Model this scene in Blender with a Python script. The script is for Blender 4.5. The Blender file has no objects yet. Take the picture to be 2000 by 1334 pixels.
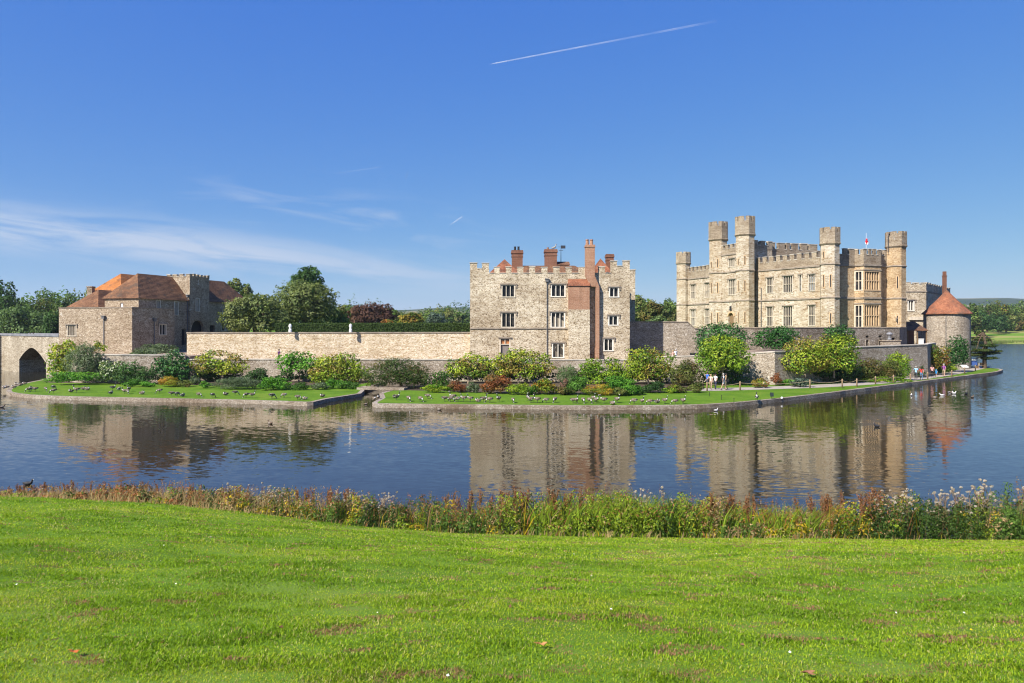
import bpy, math, random
import numpy as np
from mathutils import Vector, Matrix

# ------------------------------------------------------------------ basics
F, HZ, CAMH = 1400.0, 640.0, 7.0          # focal length in photo pixels, horizon row, eye height above the water
SC = bpy.context.scene
COL = SC.collection
def at(px, py, Y):  return ((px-1000)/F*Y, Y, CAMH-(py-HZ)/F*Y)
def gnd(px, py, z): Y = (CAMH-z)*F/(py-HZ); return ((px-1000)/F*Y, Y)
def xat(px, Y): return (px-1000)/F*Y
def zat(py, Y): return CAMH-(py-HZ)/F*Y
WORLD = {}

def tag(o, label=None, cat=None, group=None, kind=None):
    if label: o['label'] = label
    if cat: o['category'] = cat
    if group: o['group'] = group
    if kind: o['kind'] = kind
    return o
def thing(name, label, cat, loc=(0,0,0), group=None):
    o = bpy.data.objects.new(name, None); COL.objects.link(o)
    o.location = loc; o.empty_display_size = 0.3
    WORLD[o.name] = Matrix.Translation(Vector(loc))
    return tag(o, label, cat, group)
def link(name, me, parent=None):
    o = bpy.data.objects.new(name, me); COL.objects.link(o)
    WORLD[o.name] = Matrix.Identity(4)
    if parent:
        o.parent = parent
        o.matrix_parent_inverse = WORLD[parent.name].inverted()
    return o

class MB:
    def __init__(s): s.v=[]; s.f=[]; s.m=[]
    def add(s, vs, fs, m=0):
        b=len(s.v); s.v += [tuple(map(float,p)) for p in vs]
        for f in fs: s.f.append([b+i for i in f]); s.m.append(m)
    def hexa(s, p, m=0):   # bottom 4 ccw, top 4
        s.add(p, [(3,2,1,0),(4,5,6,7),(0,1,5,4),(1,2,6,5),(2,3,7,6),(3,0,4,7)], m)
    def box(s, x0,y0,z0,x1,y1,z1,m=0):
        s.hexa([(x0,y0,z0),(x1,y0,z0),(x1,y1,z0),(x0,y1,z0),(x0,y0,z1),(x1,y0,z1),(x1,y1,z1),(x0,y1,z1)],m)
    def fbox(s, fr, s0,s1,z0,z1,o0,o1,m=0):
        P=fr.pt
        s.hexa([P(s0,z0,o1),P(s1,z0,o1),P(s1,z0,o0),P(s0,z0,o0),P(s0,z1,o1),P(s1,z1,o1),P(s1,z1,o0),P(s0,z1,o0)],m)
    def fprism(s, fr, poly, o0,o1,m=0):
        n=len(poly); A=[fr.pt(a,z,o1) for a,z in poly]; B=[fr.pt(a,z,o0) for a,z in poly]
        s.add(A+B, [tuple(range(n)), tuple(range(2*n-1,n-1,-1))]+[(i,n+i,n+(i+1)%n,(i+1)%n) for i in range(n)], m)
    def prism(s, poly, z0, z1, m=0, mtop=None):
        n=len(poly); A=[(x,y,z0) for x,y in poly]; B=[(x,y,z1) for x,y in poly]
        s.add(A+B, [(i,(i+1)%n,n+(i+1)%n,n+i) for i in range(n)]+[tuple(range(n-1,-1,-1))], m)
        b=len(s.v)-2*n; s.f.append([b+n+i for i in range(n)]); s.m.append(m if mtop is None else mtop)
    def ngon(s, pts, m=0): s.add(pts,[tuple(range(len(pts)))],m)
    def tube(s, p0,p1,r0,r1,n=6,m=0,cap=True):
        p0,p1=Vector(p0),Vector(p1); d=(p1-p0).normalized()
        a=d.orthogonal().normalized(); b=d.cross(a)
        vs=[]
        for p,r in ((p0,r0),(p1,r1)):
            for i in range(n):
                t=2*math.pi*i/n; vs.append(p+a*(math.cos(t)*r)+b*(math.sin(t)*r))
        fs=[(i,(i+1)%n,n+(i+1)%n,n+i) for i in range(n)]
        if cap: fs+=[tuple(range(n-1,-1,-1)),tuple(range(n,2*n))]
        s.add(vs,fs,m)
    def path(s, pts, rs, n=6, m=0):
        for i in range(len(pts)-1): s.tube(pts[i],pts[i+1],rs[i],rs[i+1],n,m)
    def lathe(s, cx,cy,prof,n=8,m=0,rot=None,cap=True):
        rot = math.pi/n if rot is None else rot
        vs=[]
        for r,z in prof:
            for i in range(n):
                t=rot+2*math.pi*i/n; vs.append((cx+r*math.cos(t),cy+r*math.sin(t),z))
        fs=[]
        for k in range(len(prof)-1):
            for i in range(n): fs.append((k*n+i,k*n+(i+1)%n,(k+1)*n+(i+1)%n,(k+1)*n+i))
        if cap: fs+=[tuple(range(n-1,-1,-1)),tuple(range((len(prof)-1)*n,len(prof)*n))]
        s.add(vs,fs,m)
    def mesh(s, name, mats, smooth=False):
        me=bpy.data.meshes.new(name); me.from_pydata(s.v,[],s.f)
        for m in mats: me.materials.append(m)
        me.polygons.foreach_set('material_index', s.m)
        if smooth: me.polygons.foreach_set('use_smooth',[True]*len(s.f))
        me.update(); return me
    def build(s, name, mats, parent=None, smooth=False):
        if not isinstance(mats,(list,tuple)): mats=[mats]
        return link(name, s.mesh(name,mats,smooth), parent)

class Frame:
    """vertical plane from P0 to P1; s runs along it, n points to the viewer's side."""
    def __init__(f, p0, p1, out=0.0):
        d=np.array(p1[:2],float)-np.array(p0[:2],float); f.L=np.hypot(*d); f.d=d/f.L
        f.n=np.array([f.d[1],-f.d[0]]); f.p=np.array(p0[:2],float)+f.n*out
    def pt(f,s,z,o=0.0):
        q=f.p+f.d*s+f.n*o; return (q[0],q[1],z)
    def sz(f,px,py,o=0.0):
        r=np.array([(px-1000)/F,1.0]); k=(f.p+f.n*o)@f.n/(r@f.n)
        q=r*k-f.p; return (float(q@f.d), CAMH-(py-HZ)/F*k)
    def s_(f,px,o=0.0): return f.sz(px,640,o)[0]

# ------------------------------------------------------------------ materials
def nmat(name):
    m=bpy.data.materials.new(name); m.use_nodes=True; nt=m.node_tree
    return m, nt, nt.nodes['Principled BSDF']
def N(nt,t,**kw):
    n=nt.nodes.new(t)
    for k,v in kw.items():
        if k in n.inputs: n.inputs[k].default_value=v
        else: setattr(n,k,v)
    return n
def ramp(nt, stops, interp='LINEAR'):
    r=nt.nodes.new('ShaderNodeValToRGB'); e=r.color_ramp.elements; r.color_ramp.interpolation=interp
    while len(e)<len(stops): e.new(0.5)
    for el,(p,c) in zip(e,stops): el.position=p; el.color=tuple(c)+(1,) if len(c)==3 else c
    return r
def mix(nt, fac, a, b, blend='MIX'):
    n=nt.nodes.new('ShaderNodeMix'); n.data_type='RGBA'; n.blend_type=blend
    L=nt.links.new
    for sock,val in ((n.inputs[0],fac),(n.inputs[6],a),(n.inputs[7],b)):
        if hasattr(val,'is_linked'): L(val,sock)
        elif isinstance(val,(int,float)): sock.default_value=val
        else: sock.default_value=tuple(val)+(1,)
    return n.outputs[2]
def math_(nt, op, a, b=None, c=None, clamp=False):
    n=nt.nodes.new('ShaderNodeMath'); n.operation=op; n.use_clamp=clamp
    for i,val in enumerate((a,b,c)):
        if val is None: continue
        if hasattr(val,'is_linked'): nt.links.new(val,n.inputs[i])
        else: n.inputs[i].default_value=val
    return n.outputs[0]
def plain(name, col, rough=0.7, spec=0.3, var=0.15, scale=3.0, metal=0.0):
    m,nt,b=nmat(name); L=nt.links.new
    tc=N(nt,'ShaderNodeTexCoord'); nz=N(nt,'ShaderNodeTexNoise',Scale=scale,Detail=5.0)
    L(tc.outputs['Object'],nz.inputs['Vector'])
    lo=[c*(1-var) for c in col]; hi=[min(1,c*(1+var)) for c in col]
    r=ramp(nt,[(0.3,lo),(0.7,hi)]); L(nz.outputs[0],r.inputs[0]); L(r.outputs[0],b.inputs['Base Color'])
    b.inputs['Roughness'].default_value=rough; b.inputs['Specular IOR Level'].default_value=spec; b.inputs['Metallic'].default_value=metal
    return m
def stone(name, stops, mortar, size=(0.5,0.5,0.26), mw=0.06, stain=(0.55,0.5,0.44), stain_amt=0.5, rnd=0.85, lichen=None, bump=0.6, spot=None, topdark=None):
    """rubble or coursed stone: squashed 3-D Voronoi blocks, joints, weather patches"""
    K={'pale_rubble':0.89,'warm_ashlar':0.76,'honey_coursed':0.92,'gatehouse_stone':0.95,'dark_brick':0.75,'brown_ashlar':0.95}.get(name,0.86)
    sc=lambda c: tuple(v*K for v in c)
    stops=[(p,sc(c)) for p,c in stops]; mortar=sc(mortar); lichen=sc(lichen) if lichen else None
    m,nt,b=nmat(name); L=nt.links.new
    tc=N(nt,'ShaderNodeTexCoord'); mp=N(nt,'ShaderNodeMapping'); mp.inputs['Scale'].default_value=tuple(1/s for s in size)
    L(tc.outputs['Object'],mp.inputs['Vector'])
    wn=N(nt,'ShaderNodeTexNoise',Scale=1.1,Detail=2.0); L(mp.outputs[0],wn.inputs['Vector'])
    wv=nt.nodes.new('ShaderNodeVectorMath'); wv.operation='MULTIPLY_ADD'; L(wn.outputs['Color'],wv.inputs[0]); wv.inputs[1].default_value=(0.5,0.5,0.35); L(mp.outputs[0],wv.inputs[2])
    v=N(nt,'ShaderNodeTexVoronoi',Randomness=rnd); L(wv.outputs[0],v.inputs['Vector'])
    e=N(nt,'ShaderNodeTexVoronoi',Randomness=rnd); e.feature='DISTANCE_TO_EDGE'; L(wv.outputs[0],e.inputs['Vector'])
    sx=N(nt,'ShaderNodeSeparateColor'); L(v.outputs['Color'],sx.inputs[0])
    cr=ramp(nt,stops); L(sx.outputs[0],cr.inputs[0])
    c=cr.outputs[0]
    fine=N(nt,'ShaderNodeTexNoise',Scale=9.0,Detail=6.0,Roughness=0.7); L(tc.outputs['Object'],fine.inputs['Vector'])
    fr=ramp(nt,[(0.3,(0.6,0.59,0.57)),(0.7,(1.25,1.25,1.25))]); L(fine.outputs[0],fr.inputs[0])
    c=mix(nt,0.8,c,fr.outputs[0],'MULTIPLY')
    if spot:
        sr=ramp(nt,[(spot[1],(0,0,0)),(spot[1]+0.03,(1,1,1))]); L(sx.outputs[1],sr.inputs[0])
        c=mix(nt,sr.outputs[0],c,spot[0])
    mr=ramp(nt,[(mw*0.5,(1,1,1)),(mw,(0,0,0))]); L(e.outputs['Distance'],mr.inputs[0])
    c=mix(nt,mr.outputs[0],c,mortar)
    cmp_=N(nt,'ShaderNodeMapping'); cmp_.inputs['Scale'].default_value=(0.55,0.55,1.15/size[2]); L(tc.outputs['Object'],cmp_.inputs['Vector'])
    cn=N(nt,'ShaderNodeTexNoise',Scale=1.0,Detail=3.0,Roughness=0.6); L(cmp_.outputs[0],cn.inputs['Vector'])
    cr2=ramp(nt,[(0.30,(0.70,0.65,0.58)),(0.5,(1.0,1.0,1.0)),(0.72,(1.14,1.14,1.12))]); L(cn.outputs[0],cr2.inputs[0])
    c=mix(nt,0.85,c,cr2.outputs[0],'MULTIPLY')
    big=N(nt,'ShaderNodeTexNoise',Scale=0.22,Detail=5.0,Roughness=0.65); L(tc.outputs['Object'],big.inputs['Vector'])
    br=ramp(nt,[(0.42,(0,0,0)),(0.66,(1,1,1))]); L(big.outputs[0],br.inputs[0])
    f=math_(nt,'MULTIPLY',br.outputs[0],stain_amt)
    c=mix(nt,f,c,stain,'MULTIPLY')
    # rain streaks
    smp=N(nt,'ShaderNodeMapping'); smp.inputs['Scale'].default_value=(1.6,1.6,0.12); L(tc.outputs['Object'],smp.inputs['Vector'])
    sn=N(nt,'ShaderNodeTexNoise',Scale=1.0,Detail=3.0); L(smp.outputs[0],sn.inputs['Vector'])
    srr=ramp(nt,[(0.5,(1,1,1)),(0.75,(0.7,0.68,0.66))]); L(sn.outputs[0],srr.inputs[0])
    c=mix(nt,0.6,c,srr.outputs[0],'MULTIPLY')
    if lichen:
        ln=N(nt,'ShaderNodeTexNoise',Scale=1.3,Detail=6.0,Roughness=0.7); L(tc.outputs['Object'],ln.inputs['Vector'])
        lr=ramp(nt,[(0.62,(0,0,0)),(0.68,(1,1,1))]); L(ln.outputs[0],lr.inputs[0])
        c=mix(nt,lr.outputs[0],c,lichen)
    L(c,b.inputs['Base Color'])
    bm=N(nt,'ShaderNodeBump',Strength=bump,Distance=0.06)
    h=math_(nt,'ADD',math_(nt,'MINIMUM',e.outputs['Distance'],0.15),math_(nt,'MULTIPLY',fine.outputs[0],0.12))
    L(h,bm.inputs['Height']); L(bm.outputs[0],b.inputs['Normal'])
    b.inputs['Roughness'].default_value=0.9; b.inputs['Specular IOR Level'].default_value=0.15
    return m
def tiles(name, c0, c1, c2, moss=None):
    m,nt,b=nmat(name); L=nt.links.new
    tc=N(nt,'ShaderNodeTexCoord')
    mp=N(nt,'ShaderNodeMapping'); mp.inputs['Scale'].default_value=(2.2,2.2,3.4); L(tc.outputs['Object'],mp.inputs['Vector'])
    v=N(nt,'ShaderNodeTexVoronoi'); L(mp.outputs[0],v.inputs['Vector'])
    sx=N(nt,'ShaderNodeSeparateColor'); L(v.outputs['Color'],sx.inputs[0])
    r=ramp(nt,[(0.0,c0),(0.5,c1),(1.0,c2)]); L(sx.outputs[0],r.inputs[0])
    n2=N(nt,'ShaderNodeTexNoise',Scale=0.5,Detail=6.0,Roughness=0.7); L(tc.outputs['Object'],n2.inputs['Vector'])
    r2=ramp(nt,[(0.32,(0.42,0.40,0.42)),(0.5,(0.9,0.88,0.86)),(0.68,(1.35,1.3,1.2))]); L(n2.outputs[0],r2.inputs[0])
    c=mix(nt,0.9,r.outputs[0],r2.outputs[0],'MULTIPLY')
    if moss:
        n3=N(nt,'ShaderNodeTexNoise',Scale=0.9,Detail=6.0,Roughness=0.7); L(tc.outputs['Object'],n3.inputs['Vector'])
        r3=ramp(nt,[(0.52,(0,0,0)),(0.66,(1,1,1))]); L(n3.outputs[0],r3.inputs[0]); c=mix(nt,r3.outputs[0],c,moss)
    w=N(nt,'ShaderNodeTexWave',Scale=1.6,Distortion=0.6); w.bands_direction='Z'; L(tc.outputs['Object'],w.inputs['Vector'])
    bm=N(nt,'ShaderNodeBump',Strength=0.5,Distance=0.05); L(math_(nt,'ADD',w.outputs[1],sx.outputs[1]),bm.inputs['Height']); L(bm.outputs[0],b.inputs['Normal'])
    L(c,b.inputs['Base Color']); b.inputs['Roughness'].default_value=0.85; b.inputs['Specular IOR Level'].default_value=0.2
    return m

M={}
M['gloriette']=stone('pale_rubble',[(0.0,(0.36,0.27,0.17)),(0.25,(0.58,0.48,0.33)),(0.6,(0.74,0.64,0.48)),(1.0,(0.86,0.78,0.63))],(0.56,0.47,0.35),size=(0.72,0.72,0.38),stain=(0.62,0.57,0.52),stain_amt=0.8,spot=((0.16,0.115,0.07),0.84),bump=1.0)
M['castle']=stone('warm_ashlar',[(0.0,(0.32,0.22,0.13)),(0.18,(0.49,0.38,0.25)),(0.35,(0.63,0.54,0.41)),(0.75,(0.69,0.61,0.48)),(1.0,(0.80,0.73,0.61))],(0.60,0.51,0.39),size=(1.5,1.5,0.46),mw=0.05,stain=(0.72,0.58,0.42),stain_amt=0.6,rnd=0.7,bump=0.5)
M['castle_brown']=stone('brown_ashlar',[(0.0,(0.34,0.21,0.11)),(0.4,(0.50,0.35,0.20)),(1.0,(0.66,0.52,0.34))],(0.52,0.40,0.26),size=(0.9,0.9,0.42),mw=0.05,stain=(0.62,0.55,0.46),stain_amt=0.7,rnd=0.7,bump=0.5)
M['parapet']=stone('weathered_parapet',[(0.0,(0.26,0.19,0.12)),(0.5,(0.40,0.32,0.22)),(1.0,(0.54,0.46,0.35))],(0.40,0.33,0.25),size=(0.8,0.8,0.36),stain=(0.55,0.5,0.48),stain_amt=0.7,lichen=(0.5,0.46,0.38),rnd=0.75)
M['curtain']=stone('honey_coursed',[(0.0,(0.38,0.25,0.12)),(0.2,(0.60,0.47,0.30)),(0.5,(0.76,0.65,0.48)),(1.0,(0.90,0.82,0.68))],(0.44,0.34,0.22),size=(0.75,0.75,0.32),stain=(0.8,0.72,0.6),stain_amt=0.4,rnd=0.6,spot=((0.36,0.21,0.10),0.95))
M['lower']=stone('grey_garden_stone',[(0.0,(0.16,0.125,0.09)),(0.4,(0.40,0.33,0.25)),(0.8,(0.54,0.46,0.37)),(1.0,(0.74,0.68,0.60))],(0.33,0.28,0.22),size=(0.6,0.6,0.30),stain=(0.62,0.58,0.54),stain_amt=0.7,lichen=(0.6,0.57,0.5))
M['terrace']=stone('dark_terrace_stone',[(0.0,(0.12,0.10,0.075)),(0.5,(0.30,0.25,0.20)),(0.85,(0.42,0.36,0.30)),(1.0,(0.66,0.62,0.56))],(0.22,0.19,0.16),size=(0.6,0.6,0.30),stain=(0.55,0.52,0.5),stain_amt=0.8,lichen=(0.55,0.52,0.47))
M['gatestone']=stone('gatehouse_stone',[(0.0,(0.15,0.10,0.06)),(0.45,(0.38,0.29,0.20)),(0.8,(0.50,0.41,0.30)),(1.0,(0.70,0.62,0.50))],(0.33,0.26,0.19),size=(0.65,0.65,0.30),stain=(0.66,0.6,0.54),stain_amt=0.6,lichen=(0.58,0.53,0.45))
M['bridge']=stone('bridge_stone',[(0.0,(0.24,0.19,0.13)),(0.5,(0.50,0.43,0.32)),(1.0,(0.72,0.65,0.53))],(0.42,0.36,0.28),size=(0.7,0.7,0.36),stain=(0.6,0.56,0.5),stain_amt=0.7)
M['brick']=stone('red_brick',[(0.0,(0.26,0.11,0.06)),(0.5,(0.44,0.22,0.13)),(1.0,(0.58,0.36,0.24))],(0.5,0.36,0.26),size=(0.26,0.26,0.09),mw=0.05,stain=(0.6,0.5,0.45),stain_amt=0.6,rnd=0.35,bump=0.3)
M['brickdark']=stone('dark_brick',[(0.0,(0.20,0.08,0.05)),(0.5,(0.30,0.13,0.08)),(1.0,(0.38,0.19,0.12))],(0.3,0.2,0.15),size=(0.26,0.26,0.09),mw=0.05,stain=(0.6,0.5,0.45),stain_amt=0.6,rnd=0.35,bump=0.3)
M['dressed']=plain('dressed_pale_stone',(0.58,0.50,0.39),0.85,0.2,0.18,2.5)
M['dressed_white']=plain('white_painted_stone',(0.68,0.63,0.54),0.8,0.2,0.12,2.5)
M['tan']=plain('tan_dressed_stone',(0.52,0.36,0.21),0.85,0.2,0.2,2.0)
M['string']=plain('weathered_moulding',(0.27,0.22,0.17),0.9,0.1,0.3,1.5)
M['coping']=plain('lichened_coping',(0.46,0.41,0.34),0.9,0.1,0.3,1.2)
M['tile_brown']=tiles('brown_tile',(0.095,0.049,0.028),(0.175,0.085,0.045),(0.28,0.15,0.078),(0.08,0.056,0.04))
M['tile_orange']=tiles('orange_tile',(0.28,0.10,0.03),(0.42,0.15,0.04),(0.48,0.22,0.075),(0.17,0.09,0.05))
M['tile_red']=tiles('red_tile',(0.17,0.062,0.035),(0.27,0.10,0.052),(0.35,0.165,0.09),(0.13,0.075,0.05))
M['lead']=plain('lead_grey',(0.20,0.20,0.21),0.6,0.4,0.2,1.0)
M['iron']=plain('black_iron',(0.03,0.03,0.035),0.5,0.4)
M['pipe']=plain('grey_downpipe',(0.12,0.12,0.125),0.6,0.4)
M['wood']=plain('weathered_oak',(0.20,0.13,0.07),0.8,0.2,0.25,6.0)
M['post']=plain('pale_post_wood',(0.30,0.20,0.12),0.8,0.2,0.25,6.0)
M['rope']=plain('tan_rope',(0.36,0.27,0.17),0.9,0.1)
M['darkdoor']=plain('grey_door',(0.20,0.17,0.15),0.6,0.3)
M['orangeglass']=plain('orange_leaded_light',(0.40,0.16,0.06),0.3,0.5)
M['white']=plain('white_paint',(0.78,0.77,0.74),0.6,0.3,0.06)
M['black']=plain('black_matt',(0.015,0.015,0.016),0.7,0.3)
M['blue']=plain('blue_board',(0.05,0.10,0.30),0.5,0.4)
M['redcloth']=plain('red_cloth',(0.55,0.03,0.04),0.9,0.1,0.08)
M['bark']=plain('brown_bark',(0.10,0.072,0.05),0.95,0.1,0.4,5.0)
M['palebark']=plain('pale_bark',(0.26,0.20,0.15),0.95,0.1,0.3,5.0)
def glass(name='old_window_glass',stops=[(0.0,(0.008,0.008,0.01)),(0.7,(0.03,0.028,0.028)),(1.0,(0.08,0.07,0.06))],sc=1.4):
    m,nt,b=nmat(name); L=nt.links.new
    tc=N(nt,'ShaderNodeTexCoord'); n=N(nt,'ShaderNodeTexNoise',Scale=1.7,Detail=2.0); L(tc.outputs['Object'],n.inputs['Vector'])
    bm=N(nt,'ShaderNodeBump',Strength=0.35,Distance=0.05); L(n.outputs[0],bm.inputs['Height']); L(bm.outputs[0],b.inputs['Normal'])
    v=N(nt,'ShaderNodeTexVoronoi',Scale=sc); L(tc.outputs['Object'],v.inputs['Vector'])
    r=ramp(nt,stops); L(v.outputs['Color'],r.inputs[0]); L(r.outputs[0],b.inputs['Base Color'])
    b.inputs['Roughness'].default_value=0.18; b.inputs['Specular IOR Level'].default_value=0.3
    return m
M['glass']=glass()
M['glass_curtain']=glass('curtained_window_glass',[(0.0,(0.02,0.018,0.018)),(0.45,(0.04,0.036,0.032)),(0.55,(0.26,0.22,0.17)),(1.0,(0.34,0.30,0.24))],1.1)
M['glass_painted_sky']=glass('sky_painted_window_glass',[(0.0,(0.05,0.06,0.075)),(0.6,(0.10,0.12,0.14)),(1.0,(0.22,0.25,0.28))],1.7)  # pale blue base colour imitates sky reflected in some panes
def leafmat(name, trans=0.3, rough=0.55, spec=0.25):
    m,nt,b=nmat(name); L=nt.links.new
    a=N(nt,'ShaderNodeAttribute'); a.attribute_name='Col'
    L(a.outputs['Color'],b.inputs['Base Color']); b.inputs['Roughness'].default_value=rough; b.inputs['Specular IOR Level'].default_value=spec
    t=N(nt,'ShaderNodeBsdfTranslucent'); tint=mix(nt,1.0,a.outputs['Color'],(1.15,1.25,0.5),'MULTIPLY'); L(tint,t.inputs['Color'])
    ms=N(nt,'ShaderNodeMixShader'); ms.inputs[0].default_value=trans
    L(b.outputs[0],ms.inputs[1]); L(t.outputs[0],ms.inputs[2]); L(ms.outputs[0],nt.nodes['Material Output'].inputs['Surface'])
    return m
M['leaf']=leafmat('leaf',0.36,0.6,0.15)
M['gloss_leaf']=leafmat('glossy_leaf',0.25,0.5,0.2)
M['grass']=leafmat('grass_blade',0.4,0.6,0.2)

def ground_mat(name, stops, scale=1.0, fine=8.0, spots=None, rough=0.95, bands=None):
    m,nt,b=nmat(name); L=nt.links.new
    tc=N(nt,'ShaderNodeTexCoord')
    n1=N(nt,'ShaderNodeTexNoise',Scale=scale,Detail=8.0,Roughness=0.65); L(tc.outputs['Object'],n1.inputs['Vector'])
    r=ramp(nt,stops); L(n1.outputs[0],r.inputs[0]); c=r.outputs[0]
    n2=N(nt,'ShaderNodeTexNoise',Scale=fine,Detail=6.0,Roughness=0.75); L(tc.outputs['Object'],n2.inputs['Vector'])
    r2=ramp(nt,[(0.3,(0.6,0.6,0.6)),(0.7,(1.3,1.3,1.3))]); L(n2.outputs[0],r2.inputs[0])
    c=mix(nt,0.8,c,r2.outputs[0],'MULTIPLY')
    if spots:
        n3=N(nt,'ShaderNodeTexNoise',Scale=spots[1],Detail=5.0,Roughness=0.6); L(tc.outputs['Object'],n3.inputs['Vector'])
        r3=ramp(nt,[(spots[2],(0,0,0)),(spots[2]+0.05,(1,1,1))]); L(n3.outputs[0],r3.inputs[0]); c=mix(nt,r3.outputs[0],c,spots[0])
    bm=N(nt,'ShaderNodeBump',Strength=0.5,Distance=0.05); L(n2.outputs[0],bm.inputs['Height']); L(bm.outputs[0],b.inputs['Normal'])
    L(c,b.inputs['Base Color']); b.inputs['Roughness'].default_value=rough; b.inputs['Specular IOR Level'].default_value=0.1
    return m
M['lawn']=ground_mat('mown_lawn',[(0.3,(0.062,0.13,0.008)),(0.5,(0.095,0.18,0.012)),(0.7,(0.14,0.20,0.02))],0.35,5.0)
M['lawn_near']=ground_mat('near_lawn_soil',[(0.3,(0.09,0.15,0.016)),(0.5,(0.13,0.24,0.02)),(0.7,(0.18,0.26,0.04))],0.5,55.0,((0.20,0.13,0.07),2.2,0.66))
M['soil']=ground_mat('bed_soil',[(0.3,(0.06,0.045,0.03)),(0.7,(0.13,0.10,0.07))],1.5,9.0)
M['gravel']=ground_mat('path_gravel',[(0.3,(0.30,0.26,0.22)),(0.7,(0.42,0.37,0.32))],1.0,12.0)
M['court']=ground_mat('courtyard_gravel',[(0.3,(0.22,0.16,0.12)),(0.7,(0.32,0.25,0.19))],1.0,9.0)
M['kerb']=stone('kerb_stone',[(0.0,(0.30,0.24,0.18)),(0.5,(0.42,0.36,0.29)),(1.0,(0.55,0.49,0.41))],(0.25,0.21,0.16),size=(0.7,0.7,0.5),stain=(0.6,0.5,0.42),stain_amt=0.7)
def meadow():
    m,nt,b=nmat('far_meadow'); L=nt.links.new
    tc=N(nt,'ShaderNodeTexCoord'); mp=N(nt,'ShaderNodeMapping'); mp.inputs['Scale'].default_value=(0.006,0.03,0.03); L(tc.outputs['Object'],mp.inputs['Vector'])
    n=N(nt,'ShaderNodeTexNoise',Scale=1.0,Detail=6.0); L(mp.outputs[0],n.inputs['Vector'])
    r=ramp(nt,[(0.32,(0.10,0.19,0.03)),(0.45,(0.13,0.22,0.035)),(0.52,(0.27,0.25,0.09)),(0.58,(0.12,0.20,0.03)),(0.72,(0.24,0.2,0.09))]); L(n.outputs[0],r.inputs[0])
    # woods and fields far away
    n2=N(nt,'ShaderNodeTexNoise',Scale=0.004,Detail=7.0,Roughness=0.6); L(tc.outputs['Object'],n2.inputs['Vector'])
    r2=ramp(nt,[(0.45,(0.025,0.045,0.015)),(0.56,(0.04,0.065,0.02)),(0.6,(0.22,0.19,0.09)),(0.7,(0.10,0.13,0.04))]); L(n2.outputs[0],r2.inputs[0])
    g=N(nt,'ShaderNodeNewGeometry'); sp=N(nt,'ShaderNodeSeparateXYZ'); L(g.outputs['Position'],sp.inputs[0])
    f=math_(nt,'MULTIPLY_ADD',sp.outputs[1],1/200.0,-3.0,clamp=True)
    L(mix(nt,f,r.outputs[0],r2.outputs[0]),b.inputs['Base Color']); b.inputs['Roughness'].default_value=1.0; b.inputs['Specular IOR Level'].default_value=0.0
    return m
M['meadow']=meadow()
def water():
    m,nt,b=nmat('moat_water'); L=nt.links.new
    tc=N(nt,'ShaderNodeTexCoord')
    big=N(nt,'ShaderNodeTexNoise',Scale=0.035,Detail=3.0); L(tc.outputs['Object'],big.inputs['Vector'])
    sp=N(nt,'ShaderNodeSeparateXYZ'); L(tc.outputs['Object'],sp.inputs[0])
    gust=ramp(nt,[(0.4,(0.45,)*3),(0.62,(1.0,)*3)]); L(big.outputs[0],gust.inputs[0])
    # the open lake on the right is windier than the sheltered moat
    wind=math_(nt,'MULTIPLY_ADD',math_(nt,'SUBTRACT',sp.outputs[0],42.0),1/22.0,0.0,clamp=True)
    amp=math_(nt,'MULTIPLY',gust.outputs[0],math_(nt,'MULTIPLY_ADD',wind,2.5,1.0))
    # ripples: facet slopes taken straight from noise, so that far water keeps its roughness
    mp=N(nt,'ShaderNodeMapping'); mp.inputs['Scale'].default_value=(0.42,1.0,1.0); L(tc.outputs['Object'],mp.inputs['Vector'])
    w1=N(nt,'ShaderNodeTexNoise',Scale=4.2,Detail=3.0,Roughness=0.6,Distortion=0.2); L(mp.outputs[0],w1.inputs['Vector'])
    w2=N(nt,'ShaderNodeTexNoise',Scale=1.1,Detail=1.0); L(mp.outputs[0],w2.inputs['Vector'])
    s1=N(nt,'ShaderNodeSeparateColor'); L(w1.outputs['Color'],s1.inputs[0]); s2=N(nt,'ShaderNodeSeparateColor'); L(w2.outputs['Color'],s2.inputs[0])
    def slope(k,a1,a2): return math_(nt,'MULTIPLY',math_(nt,'ADD',math_(nt,'MULTIPLY',math_(nt,'SUBTRACT',s1.outputs[k],0.5),a1),math_(nt,'MULTIPLY',math_(nt,'SUBTRACT',s2.outputs[k],0.5),a2)),amp)
    cb=N(nt,'ShaderNodeCombineXYZ'); L(slope(0,0.08,0.025),cb.inputs[0]); L(slope(1,0.175,0.055),cb.inputs[1]); cb.inputs[2].default_value=1.0
    nm=nt.nodes.new('ShaderNodeVectorMath'); nm.operation='NORMALIZE'; L(cb.outputs[0],nm.inputs[0]); L(nm.outputs[0],b.inputs['Normal'])
    b.inputs['Base Color'].default_value=(0.022,0.018,0.008,1); L(math_(nt,'MULTIPLY_ADD',wind,0.14,0.03),b.inputs['Roughness'])
    b.inputs['IOR'].default_value=1.5
    return m
M['water']=water()

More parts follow.
